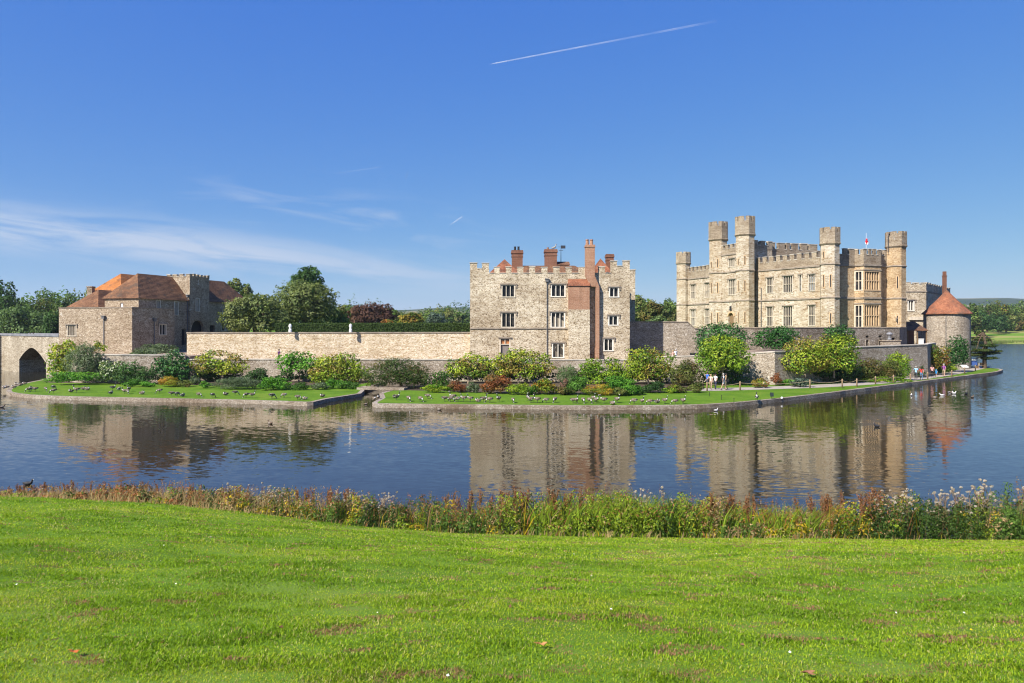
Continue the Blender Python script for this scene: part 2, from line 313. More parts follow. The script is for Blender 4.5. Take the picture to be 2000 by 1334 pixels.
# ------------------------------------------------------------------ camera, sun, sky
cam=bpy.data.cameras.new('camera'); co=bpy.data.objects.new('camera',cam); COL.objects.link(co)
co.location=(0,0,CAMH); co.rotation_euler=(math.radians(90),0,0)
cam.sensor_width=36; cam.lens=36*F/2000; cam.shift_y=-(667-HZ)/2000; cam.clip_start=0.1; cam.clip_end=30000
SC.camera=co
AZ, EL = math.radians(44), math.radians(42)        # sun: 44 deg left of straight behind the camera
S=Vector((-math.sin(AZ)*math.cos(EL),-math.cos(AZ)*math.cos(EL),math.sin(EL)))
sl=bpy.data.lights.new('sun','SUN'); sl.energy=4.6; sl.angle=math.radians(0.5); sl.color=(1.0,0.945,0.86)
so=bpy.data.objects.new('sun',sl); COL.objects.link(so); so.rotation_euler=(-S).to_track_quat('-Z','Y').to_euler(); so.location=(-40,-30,60)
w=bpy.data.worlds.new('World'); SC.world=w; w.use_nodes=True
def sky():
    nt=w.node_tree; L=nt.links.new; bg=nt.nodes['Background']
    s=N(nt,'ShaderNodeTexSky'); s.sky_type='NISHITA'; s.sun_disc=False; s.sun_elevation=EL
    s.sun_rotation=math.atan2(S.x,S.y); s.altitude=0; s.air_density=0.6; s.dust_density=0.0; s.ozone_density=3.0
    tc=N(nt,'ShaderNodeTexCoord'); sp=N(nt,'ShaderNodeSeparateXYZ'); L(tc.outputs['Generated'],sp.inputs[0])
    x,y,z=sp.outputs; yy=math_(nt,'MAXIMUM',y,0.05)
    u=math_(nt,'DIVIDE',x,yy); v=math_(nt,'DIVIDE',z,yy)
    vc=math_(nt,'MULTIPLY_ADD',u,-0.118,0.057)                   # centre line of the cirrus sheet
    dv=math_(nt,'SUBTRACT',v,vc)
    cv=N(nt,'ShaderNodeCombineXYZ'); L(u,cv.inputs[0]); L(dv,cv.inputs[1])
    mp=N(nt,'ShaderNodeMapping'); mp.inputs['Scale'].default_value=(5.0,38.0,1.0); mp.inputs['Rotation'].default_value=(0,0,-0.06); L(cv.outputs[0],mp.inputs['Vector'])
    n=N(nt,'ShaderNodeTexNoise',Scale=1.0,Detail=7.0,Roughness=0.58,Distortion=0.7); L(mp.outputs[0],n.inputs['Vector'])
    wd=math_(nt,'MULTIPLY_ADD',u,-0.012,0.022)
    g=math_(nt,'DIVIDE',dv,math_(nt,'MAXIMUM',wd,0.006)); g=math_(nt,'MULTIPLY',g,g); band=math_(nt,'POWER',2.718,math_(nt,'MULTIPLY',g,-1.0))
    fade=math_(nt,'MULTIPLY_ADD',u,-2.1,0.25,clamp=True)
    band=math_(nt,'MULTIPLY',band,math_(nt,'MULTIPLY_ADD',fade,0.85,0.15))
    right=math_(nt,'MULTIPLY_ADD',u,-3.0,0.9,clamp=True)
    band=math_(nt,'MULTIPLY',band,right)
    # thin wisps higher up around the middle
    d2=math_(nt,'DIVIDE',math_(nt,'SUBTRACT',v,math_(nt,'MULTIPLY_ADD',u,-0.16,0.115)),0.035); d2=math_(nt,'POWER',2.718,math_(nt,'MULTIPLY',math_(nt,'MULTIPLY',d2,d2),-1.0))
    u2=math_(nt,'DIVIDE',math_(nt,'ADD',u,0.22),0.26); u2=math_(nt,'POWER',2.718,math_(nt,'MULTIPLY',math_(nt,'MULTIPLY',u2,u2),-1.0))
    wis=math_(nt,'MULTIPLY',d2,u2)
    c1=math_(nt,'MULTIPLY',band,math_(nt,'MULTIPLY_ADD',n.outputs[0],4.2,-1.45,clamp=True))
    c2=math_(nt,'MULTIPLY',math_(nt,'MULTIPLY',wis,math_(nt,'MULTIPLY_ADD',n.outputs[0],5.0,-2.55,clamp=True)),0.5)
    cl=math_(nt,'MULTIPLY',math_(nt,'ADD',c1,c2,clamp=True),0.8)
    front=math_(nt,'GREATER_THAN',y,0.05); cl=math_(nt,'MULTIPLY',cl,front)
    # the camera's tone curve on the sky: per-channel contrast
    sc_=N(nt,'ShaderNodeSeparateColor'); cc_=N(nt,'ShaderNodeCombineColor'); L(s.outputs[0],sc_.inputs[0])
    for i,(k,g) in enumerate(((0.42,1.02),(0.388,0.65),(0.405,0.13))):
        L(math_(nt,'MULTIPLY',math_(nt,'POWER',math_(nt,'MULTIPLY',sc_.outputs[i],0.1),g),k*10.0),cc_.inputs[i])
    sk=cc_.outputs[0]
    c=mix(nt,cl,sk,(3.1,3.5,4.2))
    L(c,bg.inputs['Color']); bg.inputs['Strength'].default_value=0.1
sky()
vs=SC.view_settings; SC.display_settings.display_device='sRGB'
vs.view_transform='Standard'; vs.look='None'; vs.gamma=1.0; vs.exposure=1.0; vs.use_curve_mapping=False
cy=SC.cycles if hasattr(SC,'cycles') else None
if cy:
    cy.max_bounces=6; cy.diffuse_bounces=3; cy.glossy_bounces=3; cy.transmission_bounces=3; cy.transparent_max_bounces=6
    cy.caustics_reflective=False; cy.caustics_refractive=False; cy.use_denoising=True; cy.denoising_input_passes='RGB_ALBEDO_NORMAL'; cy.denoising_prefilter='ACCURATE'; cy.pixel_filter_type='BLACKMAN_HARRIS'; cy.filter_width=1.15
    try: cy.denoiser='OPENIMAGEDENOISE'
    except Exception: pass
# ------------------------------------------------------------------ building helpers
WRND=random.Random(4); CRND=random.Random(12)
def wall_face(mb, fr, s0,s1,z0,z1, holes=(), depth=0.3, m=0, mrev=None, o=0.0):
    """a wall sheet with real openings (holes: s0,s1,z0,z1) and their reveals"""
    hs=[(max(a,s0),min(b,s1),max(c,z0),min(d,z1)) for a,b,c,d in holes]
    hs=[h for h in hs if h[1]>h[0] and h[3]>h[2]]
    S=sorted({s0,s1,*[h[0] for h in hs],*[h[1] for h in hs]}); Z=sorted({z0,z1,*[h[2] for h in hs],*[h[3] for h in hs]})
    for i in range(len(S)-1):
        for j in range(len(Z)-1):
            a=(S[i]+S[i+1])/2; c=(Z[j]+Z[j+1])/2
            if any(h[0]<a<h[1] and h[2]<c<h[3] for h in hs): continue
            mb.add([fr.pt(S[i],Z[j],o),fr.pt(S[i+1],Z[j],o),fr.pt(S[i+1],Z[j+1],o),fr.pt(S[i],Z[j+1],o)],[(0,1,2,3)],m)
    k=m if mrev is None else mrev
    for a,b,c,d in hs:
        P=lambda s,z,q: fr.pt(s,z,q)
        for (sa,za),(sb,zb) in (((a,c),(b,c)),((b,c),(b,d)),((b,d),(a,d)),((a,d),(a,c))):
            mb.add([P(sa,za,o),P(sb,zb,o),P(sb,zb,o-depth),P(sa,za,o-depth)],[(0,1,2,3)],k)

def window(parent, fr, rect, lights=2, rows=1, arched=False, depth=0.3, mat='dressed', hood=True, o=0.0, bar=0.13, name='window', rowsplit=None, pane='glass'):
    a,b,c,d=rect; mb=MB(); q0,q1=o-depth,o+0.025
    mb.fbox(fr,a-bar*0.8,a+bar*0.35,c,d,q0,q1); mb.fbox(fr,b-bar*0.35,b+bar*0.8,c,d,q0,q1)
    mb.fbox(fr,a-bar*0.8,b+bar*0.8,d,d+bar*0.8,o-0.1,q1); mb.fbox(fr,a-bar*1.0,b+bar*1.0,c-bar*0.9,c,q0,o+0.07)
    wl=(b-a)/lights; mw=bar*0.62
    for i in range(1,lights):
        s=a+wl*i; mb.fbox(fr,s-mw/2,s+mw/2,c,d,q0+0.02,o-0.05)
    hz=[c+(d-c)*(k/rows) for k in range(1,rows)] if rowsplit is None else [c+(d-c)*t for t in rowsplit]
    for z in hz: mb.fbox(fr,a+bar*0.35,b-bar*0.35,z-mw/2,z+mw/2,q0+0.03,o-0.06)
    if arched:
        for i in range(lights):
            x0=a+wl*i+(bar*0.35 if i==0 else mw/2); x1=a+wl*(i+1)-(bar*0.35 if i==lights-1 else mw/2); xm=(x0+x1)/2; r=(x1-x0)/2; zt=d-r*0.9
            for sg,xe in ((-1,x0),(1,x1)):
                pts=[(xe,zt)]
                for t in range(1,6):
                    an=math.pi/2*t/5; pts.append((xm+sg*r*math.cos(an),zt+r*0.9*math.sin(an)))
                pts.append((xe,d))
                if sg>0: pts=pts[::-1]
                mb.fprism(fr,pts[::-1],q0+0.04,o-0.07)
    w_=mb.build(name,M[mat],parent)
    g=MB(); g.fbox(fr,a,b,c,d,q0-0.05,q0+0.015); g.build('pane',M[WRND.choice(('glass','glass','glass','glass_curtain','glass_painted_sky'))],w_)
    if hood:
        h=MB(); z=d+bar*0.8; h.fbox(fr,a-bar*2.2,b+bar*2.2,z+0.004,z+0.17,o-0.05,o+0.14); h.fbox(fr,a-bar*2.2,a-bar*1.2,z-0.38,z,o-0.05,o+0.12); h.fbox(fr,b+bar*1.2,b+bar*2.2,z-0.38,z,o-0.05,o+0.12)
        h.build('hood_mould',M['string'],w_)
    return w_
def crenels(mb, fr, s0,s1,z0,zc,zm, mer, th=0.45, o=0.0, m=0, mc=1, cop=0.09, coped=True):
    """parapet from z0 to zc with merlons up to zm, each with a coping slab"""
    mb.fbox(fr,s0,s1,z0,zc,o-th,o,m)
    mer=sorted(mer); last=s0; zm0=zm
    for a,b in mer:
        zm=zm0+CRND.uniform(-0.06,0.05); a+=CRND.uniform(0,0.05)*(a>s0+0.01); b-=CRND.uniform(0,0.05)*(b<s1-0.01)
        if coped and a-last>0.15: mb.fbox(fr,last+0.01,a-0.01,zc+0.002,zc+cop,o-th-0.04,o+0.06,mc)
        mb.fbox(fr,a,b,zc+0.001,zm-cop,o-th+0.003,o-0.003,m)
        mb.fbox(fr,a-0.06,b+0.06,zm-cop,zm,o-th-0.05,o+0.06,mc); last=b
    if coped and s1-last>0.15: mb.fbox(fr,last+0.01,s1,zc+0.002,zc+cop,o-th-0.04,o+0.06,mc)
def evenly(s0,s1,n,fill=0.6,ends=True):
    p=(s1-s0)/(n-(1-fill)) if ends else (s1-s0)/n
    return [(s0+i*p,s0+i*p+p*fill) for i in range(n)]
def turret(parent, cx,cy,r,z0,zs,zcap,ztop,mats,strings=(),rot=None,name='turret',rcap=None):
    """octagonal turret: shaft, mouldings, wider battlemented cap"""
    rot=math.pi/8 if rot is None else rot
    rc=rcap or r*1.09; mb=MB()
    mb.lathe(cx,cy,[(r,z0),(r,zcap)],8,0,rot)
    t=mb.build(name,[M[m] for m in mats],parent)
    cp=MB(); zc=ztop-0.75; ri=rc-0.38
    cp.lathe(cx,cy,[(r,zcap-0.28),(rc+0.07,zcap-0.06),(rc+0.07,zcap+0.1),(rc,zcap+0.16),(rc,zc),(ri,zc),(ri,zc-0.8)],8,1,rot)
    for k in range(8):
        a0=rot+2*math.pi*k/8
        for e0,e1 in ((-0.335,0.0),(0.0,0.335)):
            # merlon wraps each corner
            pts=[]
            for rr,e in ((rc,e0),(rc,e1),(ri,e1),(ri,e0)):
                an=a0; corner=Vector((math.cos(an),math.sin(an)))*rr
                nb=Vector((math.cos(an+(math.pi/4 if e0+e1>0 else -math.pi/4)),math.sin(an+(math.pi/4 if e0+e1>0 else -math.pi/4))))*rr
                p=corner.lerp(nb,abs(e)/0.78*0.95); pts.append((cx+p.x,cy+p.y))
            if e0+e1<0: pass
            cp.hexa([(x,y,zc+0.001) for x,y in pts]+[(x,y,ztop) for x,y in pts],1)
    cp.build('battlement',[M[m] for m in mats],t)
    if strings:
        for z in strings: sm=MB(); sm.lathe(cx,cy,[(r+0.003,z-0.16),(r+0.12,z-0.05),(r+0.12,z+0.06),(r+0.003,z+0.14)],8,0,rot,cap=False); sm.build('string_course',M['string'],t)
    return t
def slit(parent, fr, rect, mat='tan'):
    a,b,c,d=rect; mb=MB(); mb.fbox(fr,a-0.1,a,c-0.1,d+0.1,-0.02,0.03); mb.fbox(fr,b,b+0.1,c-0.1,d+0.1,-0.02,0.03); mb.fbox(fr,a,b,d,d+0.1,-0.02,0.03)
    mb.fbox(fr,a,b,c-0.1,c,-0.02,0.03); w_=mb.build('slit_window',M[mat],parent); g=MB(); g.fbox(fr,a,b,c,d,-0.02,0.012); g.build('pane',M['black'],w_)
def pipe(parent, fr, s, z0, z1, o=0.12, r=0.055, hopper=True, name='downpipe'):
    mb=MB(); mb.tube(fr.pt(s,z0,o),fr.pt(s,z1,o),r,r,8)
    if hopper: mb.fbox(fr,s-0.2,s+0.2,z1,z1+0.3,0.02,0.3); mb.fbox(fr,s-0.27,s+0.27,z1+0.3,z1+0.42,0.01,0.36)
    return mb.build(name,M['pipe'],parent)
def hip(mb, fr, s0,s1,back,ze,zr,hips=(True,True,),ov=0.25,m=0,run=None):
    """hipped roof over s0..s1 of a frame, going `back` metres behind it; ridge runs across the depth (run='b') or along s"""
    a,b=s0-ov,s1+ov; f0,f1=ov,-back-ov
    if run=='b':
        w_=(b-a)/2; c=(a+b)/2; r0=f0-(w_ if hips[0] else 0); r1=f1+(w_ if hips[1] else 0)
        P=[fr.pt(a,ze,f0),fr.pt(b,ze,f0),fr.pt(b,ze,f1),fr.pt(a,ze,f1),fr.pt(c,zr,r0),fr.pt(c,zr,r1)]
        mb.add(P,[(0,1,4),(1,2,5,4),(2,3,5),(3,0,4,5),(3,2,1,0)],m)
    else:
        w_=(f0-f1)/2; q=(f0+f1)/2; r0=a+(w_ if hips[0] else 0); r1=b-(w_ if hips[1] else 0)
        P=[fr.pt(a,ze,f0),fr.pt(b,ze,f0),fr.pt(b,ze,f1),fr.pt(a,ze,f1),fr.pt(r0,zr,q),fr.pt(r1,zr,q)]
        mb.add(P,[(0,1,5,4),(1,2,5),(2,3,4,5),(3,0,4),(3,2,1,0)],m)
def chimney(parent, x0,x1,y0,y1,z0,z1,mat='brickdark',pots=(),cap=True,potmat='brick',name='chimney'):
    mb=MB(); mb.box(x0,y0,z0,x1,y1,z1-0.9 if cap else z1)
    if cap:
        mb.box(x0-0.06,y0-0.06,z1-0.9,x1+0.06,y1+0.06,z1-0.75); mb.box(x0-0.01,y0-0.01,z1-0.75,x1+0.01,y1+0.01,z1-0.45)
        mb.box(x0-0.1,y0-0.1,z1-0.45,x1+0.1,y1+0.1,z1-0.2); mb.box(x0-0.05,y0-0.05,z1-0.2,x1+0.05,y1+0.05,z1)
    c=mb.build(name,M[mat],parent)
    for px_,h in pots:
        p=MB(); p.lathe(px_,(y0+y1)/2,[(0.16,z1),(0.14,z1+h*0.8),(0.17,z1+h*0.85),(0.17,z1+h)],10); p.build('chimney_pot',M[potmat],c)
    return c
def polywall(mb, pts, th=0.6, m=0, mc=1, cop=0.12, batter=0.0):
    """wall along a polyline; pts: x,y,z0,z1 at the face; mitred; coping on top"""
    P=[np.array(p[:2],float) for p in pts]; n=len(P); offs=[]
    for i in range(n):
        ds=[]
        if i>0: ds.append((P[i]-P[i-1])/np.linalg.norm(P[i]-P[i-1]))
        if i<n-1: ds.append((P[i+1]-P[i])/np.linalg.norm(P[i+1]-P[i]))
        nn=[np.array([d[1],-d[0]]) for d in ds]; v=sum(nn); v/=np.linalg.norm(v); v/=max(0.4,float(v@nn[0])); offs.append(v)
    for i in range(n-1):
        a,b=pts[i],pts[i+1]
        def q(k,o,z): p=P[k]+offs[k]*o; return (p[0],p[1],z)
        mb.hexa([q(i,batter,a[2]),q(i+1,batter,b[2]),q(i+1,-th,b[2]),q(i,-th,a[2]),q(i,0,a[3]-cop),q(i+1,0,b[3]-cop),q(i+1,-th,b[3]-cop),q(i,-th,a[3]-cop)],m)
        mb.hexa([q(i,0.07,a[3]-cop+0.001),q(i+1,0.07,b[3]-cop+0.001),q(i+1,-th-0.05,b[3]-cop+0.001),q(i,-th-0.05,a[3]-cop+0.001),q(i,0.07,a[3]),q(i+1,0.07,b[3]),q(i+1,-th-0.05,b[3]),q(i,-th-0.05,a[3])],mc)

# ------------------------------------------------------------------ the battlemented keep (nearer stone block)
def keep():
    Y=92.0; G=Frame((xat(918,Y),Y),(xat(1230,Y),Y))
    T=thing('stone_keep','pale rubble stone keep with battlements, brick chimneys and mullioned windows','castle keep',(4.9,102,2.6))
    px=lambda X: 880+X/4.94
    py=lambda V: 450+V/4.94
    def rc(X0,X1,V0,V1): a,zt=G.sz(px(X0),py(V0)); b,zb=G.sz(px(X1),py(V1)); return (a,b,zb,zt)
    zb=2.0; zc=zat(534,Y); zm=zat(520.5,Y); back=19.0
    wins=[(497,616,532,638,3),(974,1102,528,634,3),(495,618,800,930,3),(972,1098,795,930,3),(985,1090,1092,1222,2),(1535,1618,556,638,2),(1528,1612,828,910,2),(1482,1565,1050,1156,2)]
    rects=[rc(*w[:4]) for w in wins]; door=rc(480,570,1050,1245)
    mb=MB(); L_=G.L
    wall_face(mb,G,0,L_,zb,zc,rects+[door],0.32)
    R_=Frame(G.pt(L_,0),G.pt(L_,0,-back)); K=Frame(G.pt(L_,0,-back),G.pt(0,0,-back)); W=Frame(G.pt(0,0,-back),G.pt(0,0))
    for f in (R_,K,W): wall_face(mb,f,0,f.L,zb,zc)
    mb.ngon([G.pt(0,zc-0.6),G.pt(L_,zc-0.6),G.pt(L_,zc-0.6,-back),G.pt(0,zc-0.6,-back)],0)
    mb.build('wall',[M['gloriette']],T)
    # battlements
    pb=MB(); S=lambda X: G.s_(px(X))
    zhi=zat(525,Y); ztl=zat(512.5,Y); ztr=zat(508.5,Y)
    crenels(pb,G,0,S(372),zc,zhi,ztl,[(0.0,S(258)),(S(303),S(370))])
    crenels(pb,G,S(372),S(1297),zc-0.02,zc+0.0,zm,[(S(a),S(b)) for a,b in ((418,476),(531,590),(643,703),(760,818),(874,936),(988,1052),(1110,1170),(1233,1297))])
    crenels(pb,G,S(1388),S(1545),zc-0.02,zc+0.0,zat(519,Y),[(S(1425),S(1490))])
    crenels(pb,G,S(1545),L_,zc,zat(520,Y),ztr,[(S(1545),S(1607)),(S(1663),L_)])
    for f,n in ((R_,12),(K,13),(W,12)): crenels(pb,f,0.46,f.L-(0 if f is K else 0.46),zc,zc+0.35,zm+0.35,evenly(0.5,f.L-0.5,n,0.55))
    pb.build('battlement',[M['gloriette'],M['coping']],T)
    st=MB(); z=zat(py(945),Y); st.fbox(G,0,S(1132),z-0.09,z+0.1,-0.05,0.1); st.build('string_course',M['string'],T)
    for w_,r in zip(wins,rects): window(T,G,r,w_[4],1,True,mat='dressed_white' if w_[4]==2 or w_[0]>900 else 'dressed')
    # door with two small lights over it
    d=MB(); a,b,c,e=door; d.fbox(G,a-0.12,a+0.05,c,e,-0.3,0.02); d.fbox(G,b-0.05,b+0.12,c,e,-0.3,0.02); d.fbox(G,a-0.12,b+0.12,e,e+0.12,-0.3,0.02); zt=zat(py(1095),Y); d.fbox(G,a+0.05,b-0.05,zt-0.1,zt,-0.3,-0.05)
    h=(a+b)/2; d.fbox(G,h-0.05,h+0.05,zt,e,-0.3,-0.05)
    dd=d.build('door',M['dressed'],T); q=MB(); q.fbox(G,a,b,c,zt-0.1,-0.36,-0.22); q.build('door_leaf',M['darkdoor'],dd)
    for s0,s1 in ((a+0.05,h-0.05),(h+0.05,b-0.05)):
        q=MB(); r=(s1-s0)/2; pts=[(s0,zt),(s1,zt)]+[(s0+r+r*math.cos(t*math.pi/8),e-0.08-r*0.8+r*0.8*math.sin(t*math.pi/8)) for t in range(0,9)]
        q.fprism(G,pts,-0.36,-0.2); q.build('fanlight',M['orangeglass'],dd)
        q=MB(); q.fbox(G,s0,s1,zt,e,-0.4,-0.362); q.build('pane',M['glass'],dd)
    hm=MB(); hm.fbox(G,a-0.28,b+0.28,e+0.124,e+0.29,-0.04,0.14); hm.build('hood_mould',M['string'],dd)
    pipe(T,G,S(930),zat(py(1235),Y),zat(py(497),Y))
    # brick and stone breast with tiled lean-to top
    s0,s1=S(1133),S(1335); zt=zat(py(540),Y); zm_=zat(py(765),Y); D=1.0
    q=MB(); q.fbox(G,s0,s1,zb,zm_,0.002,D); q.build('garderobe_base',M['gloriette'],T)
    q=MB(); q.fbox(G,s0+0.02,s1-0.02,zm_,zt,0.002,D-0.02); q.build('garderobe_shaft',M['brick'],T)
    q=MB(); zr=zat(py(470),Y); P=[G.pt(s0-0.06,zt,D+0.12),G.pt(s1+0.06,zt,D+0.12),G.pt(s1+0.06,zt,0.0),G.pt(s0-0.06,zt,0.0),G.pt(s0+0.02,zr,0.12),G.pt(s1-0.02,zr,0.12),G.pt(s1-0.02,zr,0.0),G.pt(s0+0.02,zr,0.0)]
    q.hexa(P); q.build('garderobe_roof',M['tile_red'],T)
    # tall kinked chimney
    q=MB(); o1=0.62; u0,u1,l0,l1=S(1297),S(1387),S(1342),S(1430); za=zat(py(440),Y); zb2=zat(py(545),Y); zlow=zat(py(1130),Y); ztp=zat(py(165),Y)
    q.fbox(G,S(1395),l1,zlow,zb2,0.002,o1); q.fbox(G,S(1388),S(1427),zb,zlow,0.002,o1+0.2)
    q.fprism(G,[(l0,zb2),(l1,zb2),(u1,za),(u0,za)],0.002,o1)
    q.fbox(G,u0,u1,za,ztp,-0.3,o1)
    q.fbox(G,u0-0.07,u1+0.07,ztp,ztp+0.14,-0.37,o1+0.07); q.fbox(G,u0-0.02,u1+0.02,ztp+0.14,ztp+0.3,-0.32,o1+0.02)
    c=q.build('tall_chimney',M['brick'],T)
    for X in (1317,1358):
        p=MB(); cx,cyy,_=G.pt(S(X),0,0.15); p.lathe(cx,cyy,[(0.22,ztp+0.3),(0.19,ztp+0.3+0.55),(0.23,ztp+0.9),(0.23,ztp+1.0)],10); p.build('chimney_pot',M['brick'],c)
    # roofs behind the battlements
    q=MB(); fr=Frame((-2.0,94.0),(12.0,94.0)); hip(q,fr,0,14.0,7.0,13.3,zat(518.8,97.5),(True,True)); q.build('roof',M['tile_brown'],T)
    Yp=96.0; q=MB(); x0,x1=xat(941,94.5),xat(1029,94.5); fr=Frame((x0,94.6),(x1,94.6)); hip(q,fr,0.2,x1-x0-0.2,x1-x0-0.4,13.3,zat(506,97.2),(True,True)); q.build('roof',M['tile_red'],T)
    x0,x1=xat(1148,94.5),xat(1205,94.5); q=MB(); fr=Frame((x0,94.6),(x1,94.6)); hip(q,fr,0.0,x1-x0,x1-x0,13.3,zat(504.5,96.4),(True,True)); q.build('roof',M['tile_red'],T)
    x0,x1=xat(px(1028),99),xat(px(1140),99); q=MB(); q.box(x0,98,14,x1,101,zat(518,99)); fr=Frame((x0,98),(x1,98)); hip(q,fr,0,x1-x0,3,zat(518,98.6),zat(511,99.5),(False,False),0.1); q.build('roof',M['tile_brown'],T)
    Yc=97.0
    chimney(T,xat(px(590),Yc),xat(px(696),Yc),Yc,Yc+1.4,13.2,zat(py(190),Yc),pots=((xat(px(622),Yc),0.55),(xat(px(656),Yc),0.55)),potmat='black')
    Yc=98.0; chimney(T,xat(px(910),Yc),xat(px(1027),Yc),Yc,Yc+1.6,13.2,zat(py(180),Yc),pots=((xat(px(941),Yc),0.3),))
    Yc=99.0; chimney(T,xat(px(1505),Yc),xat(px(1574),Yc),Yc,Yc+1.2,13.2,zat(py(228),Yc))
    # weathervane
    q=MB(); x=xat(px(1065),99); zt=zat(py(140),99); q.tube((x,99,15.0),(x,99,zt),0.07,0.02,6); q.tube((x-0.35,99,zt-0.28),(x+0.35,99,zt-0.28),0.025,0.025,5); q.tube((x-0.3,99,zt-0.75),(x+0.3,99,zt-0.75),0.03,0.03,5); q.tube((x,98.7,zt-0.75),(x,99.3,zt-0.75),0.03,0.03,5)
    q.box(x+0.03,98.985,zt-0.5,x+0.62,99.015,zt-0.08); q.build('weathervane',M['iron'],T)
    # narrow rear turret seen past the right corner
    q=MB(); x1=xat(1238.5,107); q.box(13.5,106,2.0,x1,111.2,zat(536,107)); fr=Frame((13.5,106),(x1,106)); crenels(q,fr,0,x1-13.5,zat(536,107),zat(533,107),zat(527,107),evenly(0,x1-13.5,3,0.55),0.4,0.05,0,1)
    fr2=Frame((x1,106),(x1,111)); crenels(q,fr2,0.1,5,zat(536,107),zat(533,107),zat(527,107),evenly(0.1,5,4,0.55),0.4,0.05,0,1)
    q.build('rear_turret',[M['gloriette'],M['coping']],T)
    # bird on the middle chimney
    return T
keep()

# ------------------------------------------------------------------ the main castle
def castle():
    T=thing('castle','long tan stone castle with octagonal battlemented turrets and tall mullioned windows','castle',(48,118,6))
    zs,zl=16.27,11.4; z0=5.0
    q4=lambda X,V:(1300+X/5.8,410+V/5.8)
    q5=lambda X,V:(1540+X/5.8,410+V/5.8)
    def rect(fr,q,X0,X1,V0,V1,o=0.0):
        a,_=fr.sz(*q(X0,(V0+V1)/2),o); b,_=fr.sz(*q(X1,(V0+V1)/2),o); m=(X0+X1)/2
        zt=fr.sz(*q(m,V0),o)[1]; zb=fr.sz(*q(m,V1),o)[1]; return (a,b,zb,zt)
    mats=[M['castle'],M['parapet'],M['coping']]
    def wing(name, fr, s0,s1,holes,mer,ztop=None,zc=None,o=0.0,m='castle',zsx=None,back=9.0):
        mb=MB(); wall_face(mb,fr,s0,s1,z0,zs,holes,0.3,o=o)
        wl=mb.build(name,[M[m]],T)
        p=MB(); zc_=zc or 17.6; zt_=ztop or 18.5; crenels(p,fr,s0,s1,zs,zc_,zt_,mer,0.45,o-0.004,0,1); p.build('battlement',[M['parapet'],M['coping']],wl)
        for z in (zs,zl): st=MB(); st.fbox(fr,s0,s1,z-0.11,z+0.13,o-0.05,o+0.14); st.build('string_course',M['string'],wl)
        return wl
    # left range A
    A=Frame((33.0,138.6),(38.3,125.3)); hA=[rect(A,q4,285,340,850,1000),rect(A,q4,446,498,832,988),rect(A,q4,285,340,1132,1310),rect(A,q4,446,498,1125,1290)]
    sA=A.s_(1392); wing('wall',A,0,sA,hA,evenly(1.3,sA,7,0.6))
    for h,l in zip(hA,(3,3,3,3)): window(T,A,h,l,2,False,mat='dressed',bar=0.11)
    # right range B
    B=Frame((39.9,117.5),(46.3,107.1)); hB=[rect(B,q4,1147,1214,772,940),rect(B,q4,1333,1438,752,930),rect(B,q5,122,148,740,918),rect(B,q5,227,300,735,915),rect(B,q4,1147,1214,1102,1312),rect(B,q4,1333,1436,1095,1312),rect(B,q5,228,300,1085,1310)]
    wing('wall',B,0,B.L,hB,evenly(0.1,B.L-0.9,9,0.62),18.45,17.5)
    for h,l in zip(hB,(3,4,1,3,3,4,3)): window(T,B,h,l,2,False,mat='dressed',bar=0.10)
    pipe(T,B,B.s_(1487.5),6,13.5,hopper=False)
    # gate tower between two tall turrets
    c1,c2=(35.3,122.7),(38.05,117.0); Gf=Frame(c1,c2,0.55)
    gh=[rect(Gf,q4,716,785,555,640),rect(Gf,q4,712,794,792,958)]
    mb=MB(); dz=6.2; zdt=Gf.sz(*q4(742,1165))[1]; sm=Gf.s_(1300+742/5.8); dw=0.62
    wall_face(mb,Gf,0,Gf.L,z0,19.2,gh+[(sm-dw,sm+dw,z0,zdt)],0.35)
    nb=np.array(Gf.n); 
    P=lambda s,o,z: Gf.pt(s,z,o)
    for sa,oa,sb,ob in ((Gf.L,-0.2,Gf.L,-6.5),(Gf.L,-6.5,0,-6.5),(0,-6.5,0,-0.2)): mb.add([P(sa,oa,z0),P(sb,ob,z0),P(sb,ob,20.2),P(sa,oa,20.2)],[(0,1,2,3)])
    mb.add([P(0,0,19.2),P(Gf.L,0,19.2),P(Gf.L,-6.5,19.2),P(0,-6.5,19.2)],[(0,1,2,3)])
    gt=mb.build('gate_tower',[M['castle']],T)
    p=MB(); crenels(p,Gf,0,Gf.L,19.2,20.2,20.95,evenly(1.2,Gf.L-1.2,4,0.6),0.45,-0.003,0,1)
    Gs=Frame(Gf.pt(Gf.L,0,-0.5),Gf.pt(Gf.L,0,-6.5),0.04); crenels(p,Gs,0,6,20.0,20.6,21.4,evenly(0.3,6,4,0.6),0.45,0,0,1); p.build('battlement',[M['parapet'],M['coping']],gt)
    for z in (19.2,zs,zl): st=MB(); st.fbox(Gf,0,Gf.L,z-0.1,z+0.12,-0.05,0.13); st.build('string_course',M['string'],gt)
    window(T,Gf,gh[0],4,1,False,mat='dressed',bar=0.10,hood=True); window(T,Gf,gh[1],4,2,False,mat='dressed',bar=0.11)
    # arched doorway
    q=MB(); r=dw
    for k in range(8):
        t0,t1=math.pi*k/8,math.pi*(k+1)/8; zc=zdt-r
        q.fprism(Gf,[(sm-r*math.cos(t0),zc+r*math.sin(t0)),(sm-(r+0.28)*math.cos(t0),zc+(r+0.28)*math.sin(t0)),(sm-(r+0.28)*math.cos(t1),zc+(r+0.28)*math.sin(t1)),(sm-r*math.cos(t1),zc+r*math.sin(t1))][::-1],-0.3,0.1)
    for sg in (-1,1):
        pts=[(sm+sg*r,zdt)]+[(sm+sg*r*math.cos(t*math.pi/12),zdt-r+r*math.sin(t*math.pi/12)) for t in range(0,7)]
        q.fprism(Gf,pts if sg<0 else pts[::-1],-0.32,-0.02)
